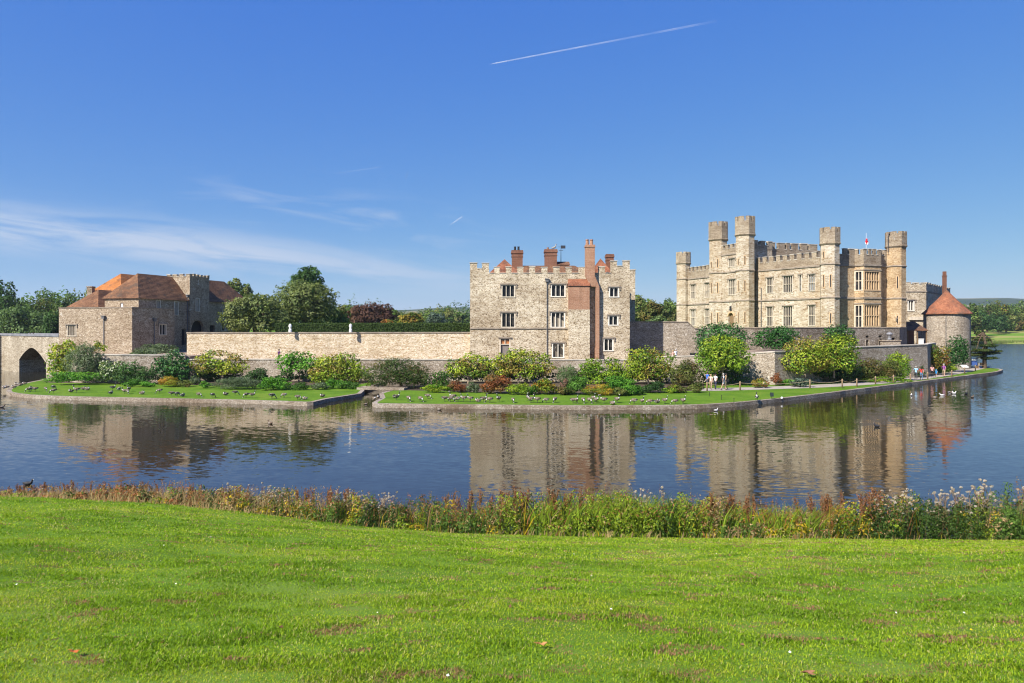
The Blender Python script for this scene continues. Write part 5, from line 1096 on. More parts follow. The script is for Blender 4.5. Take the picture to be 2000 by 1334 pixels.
# right hand wood: trees one can tell apart in front, the rest one mass
RW=[(1893,44,587,300,'oak','dark oak beside the round tower roof'),(1905,50,600,330,'dark','deep green low tree at the near end of the wood'),(1928,52,584,380,'oak','broad oak at the near end of the wood'),(1950,46,582,400,'autumn','brown tinged oak in the middle of the wood'),(1972,50,586,400,'oak','green oak right of the brown tinged oak'),(1996,46,583,410,'oak','oak at the right edge of the picture'),(1950,40,608,360,'dark','dark low tree under the brown tinged oak'),(1920,40,612,345,'dark','low dark bushy tree on the meadow edge'),(1985,40,610,390,'olive','olive low tree with a pale bare trunk'),(1965,36,612,372,'oak','low green tree at the meadow edge'),(2024,60,585,410,'oak','oak mostly cut off by the right edge of the picture')]
for i,(px_,pw,pyt,Y,pal,lab) in enumerate(RW):
    tree('oak',lab,px_,pw,pyt,640,Y,pal,160+i,1.0,18,0.32,0.0,2300,'trees of the wood beyond the lake',z0=5.0)
def far_wood():
    rs=np.random.RandomState(9); cl=[]
    for i in range(150):
        u=rs.uniform(0.615,0.95); Y=rs.uniform(425,600); h=rs.uniform(11,18); w=rs.uniform(5,8); cl.append((u*Y,Y,5+h*0.55,w,w,h*0.5))
    for i in range(150):
        u=rs.uniform(-0.95,0.3); Y=rs.uniform(420,700); h=rs.uniform(12,19); w=rs.uniform(5,9); cl.append((u*Y,Y,5+h*0.55,w,w,h*0.5))
    for i in range(60):
        u=rs.uniform(-1.0,-0.55); Y=rs.uniform(290,400); h=rs.uniform(12,19); w=rs.uniform(5,8); cl.append((u*Y,Y,4+h*0.55,w,w,h*0.5))
    P,Nn,k=sample_clumps(rs,cl,52000,(0.8,1.05)); o=quads('far_wood',leaf_quads(rs,P,Nn,1.25,0.7),tints(rs,k,PAL['oak']+PAL['dark'],len(cl)),M['leaf']); tag(o,'far off mixed woodland closing the view beyond the lake and the park',kind='stuff')
far_wood()
# reeds on the far shore
def far_reeds():
    rs=np.random.RandomState(19); n=5000; u=rs.uniform(0.6,0.95,n); Y=306+rs.uniform(0,5,n); b=np.stack([u*Y,Y,np.full(n,0.1)],1); h=rs.uniform(0.9,2.0,n); dx=rs.normal(size=n)*0.25
    V=np.stack([b-[0.09,0,0],b+[0.09,0,0],b+np.stack([dx,0*dx,h],1)],1); pal=np.array([(0.12,0.2,0.04),(0.16,0.22,0.05),(0.2,0.2,0.08)]); o=quads('reed_bed',V,pal[rs.randint(0,3,n)],M['grass'],nv=3); tag(o,'pale green reeds along the far shore of the lake',kind='stuff')
far_reeds()
# clipped hedge
def hedge():
    Y=104.0; x0,x1=xat(536,Y),xat(921,Y); zb,zt=5.8,zat(632,Y); T=thing('hedge','long clipped dark green hedge on the lawn behind the curtain wall','hedge',((x0+x1)/2,Y+1,zb)); rs=np.random.RandomState(33)
    b=MB(); b.box(x0+0.1,Y+0.12,zb,x1-0.1,Y+1.9,zt-0.1); b.build('stem_mass',plain('hedge_inside',(0.03,0.045,0.015),0.9,0.1,0.3),T)
    n=11000; x=rs.uniform(x0,x1,n); t=rs.rand(n)<0.62; P=np.where(t[:,None],np.stack([x,np.full(n,Y)+rs.normal(size=n)*0.05,rs.uniform(zb,zt,n)],1),np.stack([x,rs.uniform(Y,Y+2,n),np.full(n,zt)+rs.normal(size=n)*0.05],1)); Nn=np.where(t[:,None],[0,-1,0.3],[0,-0.2,1.0])+rs.normal(size=(n,3))*0.5
    pal=np.array([(0.05,0.085,0.02),(0.07,0.11,0.025),(0.035,0.06,0.015)]); quads('foliage',leaf_quads(rs,P,Nn,0.2,0.6),pal[rs.randint(0,3,n)],M['leaf'],T)
hedge()
# grey shrubs on the bastion top
for i,(a,b_,t,bt,Y) in enumerate(((260,338,672,686,90.5),(245,300,685,694,86.8))):
    shrub('lavender_hedge',('clipped grey green lavender bank along the gatehouse wall','low grey green lavender band just behind the bastion wall')[i],a,b_,t,bt,'greygreen',80+i,0.16,1.1,Y=Y,D=2.0,n=16,cs=0.3,z0=3.55)
# ------------------------------------------------------------------ the near lawn and the bank weeds
def fbm(x,y,seed=0,octs=4):
    """smooth value noise, 0..1"""
    rs=np.random.RandomState(seed); g=rs.rand(64,64); out=np.zeros_like(x); a=1.0; tot=0
    for o in range(octs):
        xi=np.floor(x).astype(int); yi=np.floor(y).astype(int); fx=x-xi; fy=y-yi; fx=fx*fx*(3-2*fx); fy=fy*fy*(3-2*fy)
        v=lambda i,j: g[(i+17*o)%64,(j+31*o)%64]
        out+=a*((v(xi,yi)*(1-fx)+v(xi+1,yi)*fx)*(1-fy)+(v(xi,yi+1)*(1-fx)+v(xi+1,yi+1)*fx)*fy); tot+=a; a*=0.55; x=x*2.03; y=y*2.03
    return np.clip((out/tot-0.5)*1.9+0.5,0,1)
def bald(x,y): # small brown scrapes, more of them to the right
    return fbm(x*2.9,y*5.2,8,3)+np.clip(x/y*0.12,-0.07,0.07)>0.855
def grass():
    rs=np.random.RandomState(77); Vs=[];Cs=[]
    pal=np.array([(0.14,0.235,0.006),(0.19,0.305,0.008),(0.25,0.35,0.011),(0.33,0.38,0.022),(0.37,0.34,0.12),(0.30,0.17,0.085)])
    for (y0,y1,dens,L,wd) in ((2.7,4.4,11500,0.030,0.0027),(4.4,7.0,6400,0.030,0.0038),(7.0,11.0,2500,0.032,0.0056),(11.0,18.2,1150,0.036,0.0095)):
        n=int(dens*(y1-y0)*2*(0.80*y1+2.2)*0.78); y=rs.uniform(y0,y1,n); x=rs.uniform(-1,1,n)*(0.8*y+2.2)
        z=bank_h(x,y); tuft=fbm(x*2.2,y*3.0,3,3); band=fbm(x*0.28,y*0.95,5,4); mid=fbm(x*0.9,y*1.6,6,4)
        l=L*(0.45+0.8*rs.rand(n))*(0.55+0.95*tuft); az=rs.uniform(0,6.283,n); tilt=rs.uniform(0.2,1.25,n)
        bd=bald(x,y); l=np.where(bd,l*0.85,l)
        d=np.stack([np.cos(az)*np.sin(tilt),np.sin(az)*np.sin(tilt),np.cos(tilt)],1); s=np.stack([-np.sin(az),np.cos(az),0*az],1)*(wd*(0.7+0.6*rs.rand(n)))[:,None]/2*1.6
        b=np.stack([x,y,z-0.004],1); m_=b+d*(l*0.55)[:,None]; d2=d.copy(); d2[:,2]*=0.45; tip=m_+d2*(l*0.5)[:,None]
        Vs.append(np.stack([b-s,b+s,m_+s*0.8,tip,m_-s*0.8],1))
        p=0.42*band+0.33*mid+0.25*(1-tuft)+rs.normal(size=n)*0.10; k=np.clip(((p-0.17)*6.2).astype(int),0,3); c=pal[k]
        dry=rs.rand(n)<0.07+0.30*np.clip((mid-0.66)*3,0,1)+0.10*np.clip((band-0.6)*3,0,1); c=np.where(dry[:,None],pal[4],c); c=np.where((bd&(rs.rand(n)<0.8))[:,None],pal[5],c); c=c*(1+0.14*rs.normal(size=(n,1)))
        Cs.append(c)
    o=quads('lawn_grass',np.concatenate(Vs),np.concatenate(Cs),M['grass'],nv=5); tag(o,'short bright green mown grass of the foreground slope',kind='stuff')
    n=2600; y=3+15*rs.rand(n)**0.7; x=rs.uniform(-0.78,0.85,n)*y*1.02; ok=bald(x,y)|(rs.rand(n)<0.05); x,y=x[ok],y[ok]; n=len(x); P=np.stack([x,y,bank_h(x,y)+0.012],1); Vd=leaf_quads(rs,P,np.tile([0,-0.15,1.0],(n,1))+rs.normal(size=(n,3))*0.45,0.035,0.6)
    o=quads('leaf_litter',Vd,np.array([(0.24,0.12,0.06),(0.32,0.17,0.085),(0.18,0.095,0.05)])[rs.randint(0,3,n)],M['leaf']); tag(o,'scattered small brown dead leaves and droppings in the mown grass',kind='stuff')
    n=46; y=3.4+13*rs.rand(n)**0.8; x=rs.uniform(-0.7,0.7,n)*y; P=np.stack([x,y,bank_h(x,y)+0.03],1); Vd=leaf_quads(rs,P,np.tile([0,-0.5,1.0],(n,1)),0.017,0.9)
    o=quads('lawn_daisies',Vd,np.array([(0.8,0.8,0.76),(0.8,0.8,0.76),(0.7,0.52,0.02)])[rs.randint(0,3,n)],M['leaf']); tag(o,'tiny white daisies and yellow flowers dotted in the mown grass',kind='stuff')
grass()
def fallen_leaf(px,py,lab,rot,col):
    # solve the ground point by marching
    for y in np.arange(2.5,18,0.01):
        x=(px-1000)/F*y
        if CAMH-(py-HZ)/F*y<=float(bank_h(x,y)): break
    z=float(bank_h(x,y))+0.05; pts=[]
    for r,a in ((0.05,-90),(0.03,-40),(0.055,-15),(0.03,15),(0.06,50),(0.03,75),(0.07,95),(0.03,120),(0.06,145),(0.03,165),(0.055,195),(0.03,220)):
        t=math.radians(a+rot); pts.append((r*math.cos(t),r*math.sin(t),0.012*math.cos(2*t)))
    v=pts+[(p[0],p[1],p[2]-0.003) for p in pts]; n=len(pts); q=MB(); q.add(v,[tuple(range(n)),tuple(range(2*n-1,n-1,-1))]+[(i,n+i,n+(i+1)%n,(i+1)%n) for i in range(n)])
    o=q.build('fallen_leaf',plain('dead_leaf',col,0.7,0.2,0.25,30)); o.location=(x,y,z-0.01); o.scale=(0.75,)*3; o.rotation_euler=(-0.25,0.1,0.4); tag(o,lab,'leaf')
fallen_leaf(148,1283,'orange fallen leaf lying in the grass at the lower left',20,(0.45,0.13,0.03))
fallen_leaf(1058,1268,'curled pale orange fallen leaf low in the middle of the grass',70,(0.5,0.22,0.08))
fallen_leaf(1578,1326,'brown fallen leaf at the very bottom of the grass right of centre',140,(0.25,0.12,0.06))

TOPL=[(-500,945),(0,955),(120,945),(230,945),(330,942),(420,950),(520,952),(640,955),(760,966),(860,966),(960,962),(1080,958),(1180,952),(1300,962),(1420,970),(1490,978),(1560,978),(1640,964),(1740,962),(1830,962),(1890,960),(1925,946),(2000,944),(2500,946)]
tpx=np.array([p[0] for p in TOPL],float); tpy=np.array([p[1] for p in TOPL],float)
def weed_top(x,y): px=1000+F*x/y; return CAMH-(np.interp(px,tpx,tpy)-HZ)/F*y
def weeds():
    rs=np.random.RandomState(55)
    # what grows where along the bank: rust, dark green, lime, yellow, tan, mid green
    Z=[(-500,(4,.6,.3,.1,3,.5)),(0,(4,.6,.3,.1,3,.5)),(330,(4,1.2,.4,.3,2.4,.8)),(480,(1.6,2.2,1,.5,1.6,2)),(700,(.8,3,1,.9,.9,2)),(900,(1.1,3,1.6,.6,.8,2)),(1080,(.5,2,4,.4,.5,1.6)),(1230,(.4,1.6,5,.4,.3,1.4)),(1380,(1.1,2.8,1.8,.9,.9,1.6)),(1520,(1.6,.8,2.2,1.2,2.6,.8)),(1620,(1.2,2.6,1.6,1.6,.7,1.6)),(1700,(.5,3.4,.9,1.6,.7,1.8)),(1800,(.5,3.8,.8,.5,1.2,1.8)),(1930,(.7,3.6,.9,.15,1.0,2.4)),(2500,(.7,3.6,.9,.15,1.0,2.4))]
    xs=np.array([z[0] for z in Z],float); Ws=np.array([z[1] for z in Z],float)
    pal=np.array([(0.30,0.125,0.05),(0.045,0.085,0.016),(0.21,0.28,0.02),(0.46,0.33,0.02),(0.36,0.25,0.12),(0.09,0.16,0.025)])
    def kind(px,x,y,sel):
        w=np.stack([np.interp(px,xs,Ws[:,j]) for j in range(6)],-1); w=w/w.sum(1,keepdims=True); return (sel[:,None]>np.cumsum(w,1)).sum(1).clip(0,5)
    m=3400; cx=rs.uniform(-24,24,m); cyy=YE+rs.uniform(0.02,3.0,m)**1.0
    base=bank_h(cx,cyy); top=weed_top(cx,cyy); pxc=1000+F*cx/cyy; lump=fbm(cx*1.3,cyy*1.3,21,3)
    hgt=(top-base)*np.clip(0.5+0.62*lump,0.35,1.04)*rs.uniform(0.8,1.0,m)
    front=cyy<YE+0.35; hgt=np.where(front,hgt*rs.uniform(0.3,0.8,m),hgt)
    thin=np.interp(pxc,[0,330,520,760,2000],[0.35,0.45,0.75,1,1]); ok=(hgt>0.06)&(rs.rand(m)<thin+0.1); cx,cyy,base,hgt,pxc=cx[ok],cyy[ok],base[ok],hgt[ok],pxc[ok]; m=len(cx)
    sel=np.clip(fbm(cx*0.9,cyy*0.5,31,2)*0.75+0.25*rs.rand(m),0,0.999); ck=kind(pxc,cx,cyy,sel)
    n=260000; k=rs.randint(0,m,n); t=rs.rand(n)**0.62; rad=0.05+0.15*np.sin(np.pi*(0.15+0.8*t)); a=rs.uniform(0,6.283,n); rr=np.sqrt(rs.rand(n))*rad
    P=np.stack([cx[k]+np.cos(a)*rr*1.2,cyy[k]+np.sin(a)*rr,base[k]+hgt[k]*t],1); Nn=np.stack([np.cos(a),np.sin(a)-0.35,0.7+0*a],1)+rs.normal(size=(n,3))*0.45
    kk=ck[k]; r=rs.rand(n); kk=np.where((r<0.22)&(t<0.55),1,kk); kk=np.where((r>0.77)&(t>0.72)&(pxc[k]<1760),np.where(rs.rand(n)<0.6,0,4),kk); kk=np.where((r>0.4)&(r<0.52),5,kk)  # some low leaves turned dark green: shaded depth put into the tint
    c=pal[kk]*(1+0.26*rs.normal(size=(n,1))).clip(0.3,2)
    o=quads('bank_weeds',leaf_quads(rs,P,Nn,0.062,0.42),c,M['leaf']); tag(o,'tangled green, yellow and rust coloured waterside weeds along the bank',kind='stuff')
    # upright stalks with rusty or tan tops stand through the leaves
    n=7000; x=rs.uniform(-24,24,n); y=YE+rs.uniform(0.1,2.8,n); px=1000+F*x/y; ok=rs.rand(n)<np.interp(px,[0,450,600,1000,1250,1350,1700,1780,2000],[1,.9,.55,.4,.15,.4,.55,.2,.2])*fbm(x*1.4,y,41,2)**1.5; x,y,px=x[ok],y[ok],px[ok]; n=len(x)
    b=bank_h(x,y); H=np.clip((weed_top(x,y)-b)*rs.uniform(0.6,1.08,n),0.15,2.5); az=rs.uniform(0,6.283,n); lean=rs.uniform(0,0.2,n); d=np.stack([np.cos(az)*lean+0.06,np.sin(az)*lean,1+0*az],1); B=np.stack([x,y,b],1); s1=np.array([[1.0,0.2,0]])*0.0035
    c0=np.where((rs.rand(n)<0.6)[:,None],pal[0],pal[4])
    V=np.stack([B-s1,B+s1,B+d*H[:,None]+s1*0.4,B+d*H[:,None]-s1*0.4],1); o=quads('bank_stalks',V,c0*0.8,M['grass']); tag(o,'thin rusty and tan stalks standing up through the bank weeds',kind='stuff')
    m=n*16; k=rs.randint(0,n,m); t=1-0.42*rs.rand(m)**1.3; P=B[k]+d[k]*(H[k]*t)[:,None]+rs.normal(size=(m,3))*np.array([0.02,0.02,0.02])*(0.4+1.6*(1-t))[:,None]*1.6
    o=quads('bank_seed_tufts',leaf_quads(rs,P,rs.normal(size=(m,3)),0.034,0.55),c0[k]*(1+0.3*rs.normal(size=(m,1))).clip(0.4,2),M['leaf']); tag(o,'loose rusty and tan seed tufts on the stalks of the bank weeds',kind='stuff')
    # long blades: iris and reed in the green parts, dry grass on the left
    n=30000; x=rs.uniform(-24,24,n); y=YE+rs.uniform(-0.25,2.6,n)+0.12*np.sin(x*2.1)+0.1*np.sin(x*5.3); px=1000+F*x/y; w=np.interp(px,[0,330,480,700,1020,1080,1250,1330,1470,1500,1570,1660,2000],[1.0,1.0,0.6,0.25,0.3,1,1,0.3,0.4,1,1,0.2,0.12]); ok=rs.rand(n)<w; x,y,px=x[ok],y[ok],px[ok]; n=len(x)
    b=bank_h(x,y); H=np.clip(weed_top(x,y)-b,0.12,2.4)*rs.uniform(0.5,1.06,n); front=y<YE+0.25; H=np.where(front,np.minimum(H,0.26)*rs.uniform(0.25,1,n),H)
    az=rs.uniform(0,6.283,n); lean=rs.uniform(0.05,0.5,n); d=np.stack([np.cos(az)*lean+0.15,np.sin(az)*lean*0.6,1+0*az],1); wd=np.where((px>1000)&(px<1600),0.015,0.006)*(0.7+0.6*rs.rand(n)); s=np.stack([np.ones(n),0.3*np.sin(az),0*az],1)*wd[:,None]
    B=np.stack([x,y,b-0.03],1); mid=B+d*(H*0.6)[:,None]; d2=d.copy(); d2[:,:2]*=2.2; d2[:,2]*=0.8; tip=mid+d2*(H*0.42)[:,None]
    c=pal[kind(px,x,y,rs.rand(n))]*(1+0.22*rs.normal(size=(n,1))).clip(0.3,2); left=(px<520)|(front&(rs.rand(n)<0.55)); c=np.where((left&(rs.rand(n)<0.75))[:,None],np.array([(0.40,0.29,0.14)])*(1+0.25*rs.normal(size=(n,1))).clip(0.3,2),c); iris=(px>1030)&(px<1600)&~front; c=np.where((iris&(rs.rand(n)<0.7))[:,None],np.array([(0.2,0.28,0.025)])*(1+0.35*rs.normal(size=(n,1))).clip(0.3,2),c)
    o=quads('bank_reeds',np.stack([B-s,B+s,mid+s*0.8,tip,mid-s*0.8],1),c,M['grass'],nv=5); tag(o,'long reed and iris blades and dry grass among the bank weeds',kind='stuff')
weeds()
# seed heads one can tell apart: docks and thistles, each its own plant
def proto_dock(seed):
    rs=np.random.RandomState(seed); b=MB(); b.path([(0,0,-0.15),(0.01,0,0.5),(0.03*rs.normal(),0.02*rs.normal(),1.0)],[0.006,0.005,0.003],5)
    pts=[];
    for i in range(5):
        z0=0.5+0.08*i; a=rs.uniform(0,6.28); e=(0.10*math.cos(a)*(1.1-z0*0.6),0.10*math.sin(a)*(1.1-z0*0.6),z0+0.22); b.path([(0.01,0,z0),e],[0.003,0.002],4); pts.append(((0.01,0,z0),e))
    pts.append(((0.01,0,0.55),(0.03,0,1.0)))
    n=230; k=rs.randint(0,len(pts),n); t=rs.rand(n)[:,None]; A=np.array([p[0] for p in pts])[k]; E=np.array([p[1] for p in pts])[k]; P=A+(E-A)*t+rs.normal(size=(n,3))*0.010; V=leaf_quads(rs,P,rs.normal(size=(n,3)),0.026,0.8)
    c=np.array([(0.27,0.11,0.045),(0.33,0.15,0.06),(0.20,0.08,0.035)])[rs.randint(0,3,n)]
    return b.mesh('stem',[M['wood']]), V, c
def proto_thistle(seed):
    rs=np.random.RandomState(seed); b=MB(); heads=[]; b.path([(0,0,-0.15),(0.01,0.0,0.45),(0.0,0.01,0.95)],[0.008,0.006,0.004],5); heads.append((0,0.01,0.97))
    for i in range(7):
        z0=0.45+0.07*i; a=i*2.4+rs.uniform(0,0.6); r=0.09+0.06*rs.rand(); e=(r*math.cos(a),r*math.sin(a),z0+0.16+0.05*rs.rand()); b.path([(0,0,z0),e],[0.004,0.003],4); heads.append(e)
    Vs=[];Cs=[]
    for h in heads:
        n=26; d=rs.normal(size=(n,3)); d[:,2]=np.abs(d[:,2])*0.8-0.1; d/=np.linalg.norm(d,axis=1,keepdims=True); Vs.append(leaf_quads(rs,np.array(h)+d*0.022,d+rs.normal(size=(n,3))*0.4,0.026,0.6)); Cs.append(np.array([(0.46,0.38,0.31),(0.34,0.25,0.19),(0.56,0.50,0.43)])[rs.randint(0,3,n)])
    n=90; z=rs.uniform(0.05,0.75,n); a=rs.uniform(0,6.28,n); r=0.03+0.09*(1-z); P=np.stack([np.cos(a)*r,np.sin(a)*r,z],1); L_=leaf_quads(rs,P,np.stack([np.cos(a),np.sin(a),0*a+0.8],1),0.085,0.35); lc=np.array([(0.10,0.13,0.05),(0.16,0.15,0.07),(0.07,0.10,0.03)])[rs.randint(0,3,n)]
    return b.mesh('stem',[M['wood']]), Vs, Cs, L_, lc
def spread(protos, spots, name, cat, label, group):
    for i,(x,y,h,rz) in enumerate(spots):
        parts=protos[i%len(protos)]; T=thing(name,label,cat,(0,0,0),group)
        for nm,me in parts: o=bpy.data.objects.new(nm,me); COL.objects.link(o); o.parent=T
        T.location=(x,y,float(bank_h(x,y))); T.scale=(h*0.75+0.25,h*0.75+0.25,h); T.rotation_euler=(0.06*math.sin(i*3.1),0.09*math.sin(i*1.7),rz)
def seedheads():
    rs=np.random.RandomState(91)
    dp=[]
    for s in range(3):
        st,V,c=proto_dock(s+1); o=quads('seed_spike',V,c,M['leaf']); me=o.data; bpy.data.objects.remove(o); dp.append((('stem',st),('seed_spike',me)))
    tp=[]
    for s in range(3):
        st,V,c,L_,lc=proto_thistle(s+11); ps=[('stem',st)]
        for V_,c_ in zip(V,c): o=quads('seed_head',V_,c_,M['leaf']); ps.append(('seed_head',o.data)); bpy.data.objects.remove(o)
        o=quads('foliage',L_,lc,M['leaf']); ps.append(('foliage',o.data)); bpy.data.objects.remove(o); tp.append(tuple(ps))
    def spots(pxs, extra):
        out=[]
        for p in pxs:
            y=YE+rs.uniform(0.5,2.4); x=xat(p,y); b=float(bank_h(x,y)); out.append((x,y,max(0.3,(float(weed_top(x,y))-b)*rs.uniform(0.86,1.0)+extra*rs.uniform(0.2,1.0)),rs.uniform(0,6.28)))
        return out
    dk=list(rs.uniform(10,400,34))+list(rs.uniform(560,720,12))+list(rs.uniform(820,1130,26))+list(rs.uniform(1380,1480,14))+list(rs.uniform(1560,1720,22))
    spread(dp,spots(dk,0.12),'dock_plant','plant','tall rust brown dock seed spike among the bank weeds','rust brown dock spikes on the bank')
    tk=list(rs.uniform(430,560,12))+list(rs.uniform(640,780,14))+list(rs.uniform(1200,1300,5))+list(rs.uniform(1700,1900,20))+list(rs.uniform(1910,2000,6))
    spread(tp,spots(tk,0.06),'thistle','plant','thistle gone to pale fluffy seed heads among the bank weeds','thistles gone to seed on the bank')
seedheads()

# ------------------------------------------------------------------ birds
def ring_body(path, mats, n=10, cap=True):
    """continuous body: path rows (x,y,z,ry,rz,mat), x forward"""
    q=MB(); V=[]; m=len(path)
    for i,(x,y,z,ry,rz,mt) in enumerate(path):
        a=Vector(path[max(0,i-1)][:3]); b=Vector(path[min(m-1,i+1)][:3]); d=(b-a).normalized(); side=Vector((0,1,0)); up=d.cross(side).normalized()*-1; 
        if up.length<0.1: up=Vector((0,0,1))
        for k in range(n):
            t=2*math.pi*k/n; V.append(Vector((x,y,z))+side*(ry*math.cos(t))+up*(rz*math.sin(t)))
    Fc=[];Mt=[]
    for i in range(m-1):
        for k in range(n): Fc.append((i*n+k,i*n+(k+1)%n,(i+1)*n+(k+1)%n,(i+1)*n+k)); Mt.append(path[i][5])
    q.add(V,Fc); q.m=Mt
    q.add([],[]); q.f.append(list(range(n-1,-1,-1))); q.m.append(path[0][5]); q.f.append(list(range((m-1)*n,m*n))); q.m.append(path[-1][5])
    return q
BM=[plain('grey_feather',(0.20,0.165,0.135),0.8,0.2,0.3,14),plain('white_feather',(0.52,0.50,0.47),0.8,0.2,0.08,14),plain('black_feather',(0.02,0.02,0.022),0.6,0.3,0.2,10),plain('dark_leg',(0.05,0.045,0.04),0.6),plain('brown_feather',(0.13,0.09,0.06),0.8,0.2,0.3,14),plain('orange_beak',(0.5,0.22,0.08),0.5)]
def bird_mesh(kind):
    s=1.0
    if kind in ('graze','stand','rest','swim'):
        zb={'graze':0.42,'stand':0.44,'rest':0.19,'swim':0.10}[kind]
        body=[(-0.40,0,zb+0.06,0.015,0.01,2),(-0.33,0,zb+0.05,0.06,0.04,1),(-0.24,0,zb+0.01,0.13,0.11,1),(-0.10,0,zb,0.18,0.16,0),(0.08,0,zb,0.185,0.17,0),(0.22,0,zb+0.02,0.14,0.14,4)]
        if kind=='graze': neck=[(0.32,0,zb-0.02,0.085,0.085,1),(0.42,0,zb-0.14,0.055,0.055,2),(0.48,0,zb-0.27,0.042,0.042,2),(0.52,0,zb-0.36,0.045,0.05,1),(0.57,0,zb-0.40,0.035,0.035,2),(0.63,0,zb-0.42,0.012,0.012,2)]
        elif kind=='rest': neck=[(0.28,0,zb+0.09,0.09,0.08,1),(0.27,0,zb+0.19,0.055,0.055,2),(0.20,0,zb+0.24,0.05,0.05,2),(0.10,0,zb+0.22,0.05,0.045,1),(0.02,0,zb+0.18,0.02,0.02,2)]
        else: neck=[(0.30,0,zb+0.09,0.09,0.085,1),(0.33,0,zb+0.20,0.055,0.055,2),(0.33,0,zb+0.33,0.042,0.042,2),(0.34,0,zb+0.42,0.046,0.05,2),(0.40,0,zb+0.455,0.05,0.045,1),(0.46,0,zb+0.445,0.035,0.028,2),(0.53,0,zb+0.43,0.012,0.01,2)]
        q=ring_body(body+neck,BM)
        for sg in (-1,1):   # folded wings
            w=[(-0.36,0.09*sg,zb+0.085,0.015,0.015,2),(-0.22,0.135*sg,zb+0.07,0.035,0.08,4),(0.0,0.165*sg,zb+0.05,0.035,0.11,0),(0.16,0.14*sg,zb+0.04,0.02,0.07,0)]
            r=ring_body(w,BM,8); b=len(q.v); q.v+=r.v; q.f+=[[i+b for i in f] for f in r.f]; q.m+=r.m
        if kind in('graze','stand'):
            for sg in (-1,1): q.path([(0.02,0.08*sg,zb-0.1),(0.0,0.08*sg,zb*0.35),(0.02,0.08*sg,0.012)],[0.03,0.014,0.012],5,3); q.hexa([(-0.01,0.045*sg-0.02,0.0),(0.11,0.03*sg-0.02+0.0,0.0),(0.11,0.13*sg+0.02,0.0),(-0.01,0.105*sg+0.02,0.0),(-0.01,0.05*sg-0.02,0.015),(0.11,0.04*sg-0.02,0.015),(0.11,0.12*sg+0.02,0.015),(-0.01,0.1*sg+0.02,0.015)] if sg>0 else [(-0.01,-0.125,0.0),(0.11,-0.15,0.0),(0.11,-0.01,0.0),(-0.01,-0.025,0.0),(-0.01,-0.125,0.015),(0.11,-0.15,0.015),(0.11,-0.01,0.015),(-0.01,-0.025,0.015)],3)
    else:
        mt={'coot':(2,2,1),'duck':(4,0,4),'white':(1,1,1)}[kind]
        q=ring_body([(-0.22,0,0.10,0.015,0.01,mt[0]),(-0.16,0,0.08,0.06,0.04,mt[0]),(-0.05,0,0.06,0.10,0.085,mt[1]),(0.07,0,0.06,0.10,0.085,mt[1]),(0.15,0,0.09,0.055,0.06,mt[0]),(0.18,0,0.16,0.032,0.032,mt[0]),(0.19,0,0.215,0.042,0.042,mt[0]),(0.23,0,0.215,0.03,0.03,mt[0] if kind!='coot' else 1),(0.285,0,0.20,0.012,0.008,5)],BM)
    return q.mesh(kind+'_bird',BM,True)
BIRD={k:bird_mesh(k) for k in ('graze','stand','rest','swim','coot','duck','white')}
ORD=['first','second','third','fourth','fifth','sixth','seventh','eighth','ninth','tenth','eleventh','twelfth','thirteenth','fourteenth','fifteenth','sixteenth','seventeenth','eighteenth','nineteenth','twentieth','twenty first','twenty second','twenty third','twenty fourth','twenty fifth','twenty sixth','twenty seventh','twenty eighth','twenty ninth','thirtieth','thirty first','thirty second','thirty third','thirty fourth','thirty fifth','thirty sixth','thirty seventh','thirty eighth','thirty ninth','fortieth']
def bird(kind,name,label,cat,px,py,z,rz,sc=1.0,group=None):
    x,y=gnd(px,py,z); o=bpy.data.objects.new(name,BIRD[kind]); COL.objects.link(o); o.location=(x,y,z+0.006); o.rotation_euler=(0,0,rz); o.scale=(sc,)*3; WORLD[o.name]=Matrix.Identity(4); return tag(o,label,cat,group)
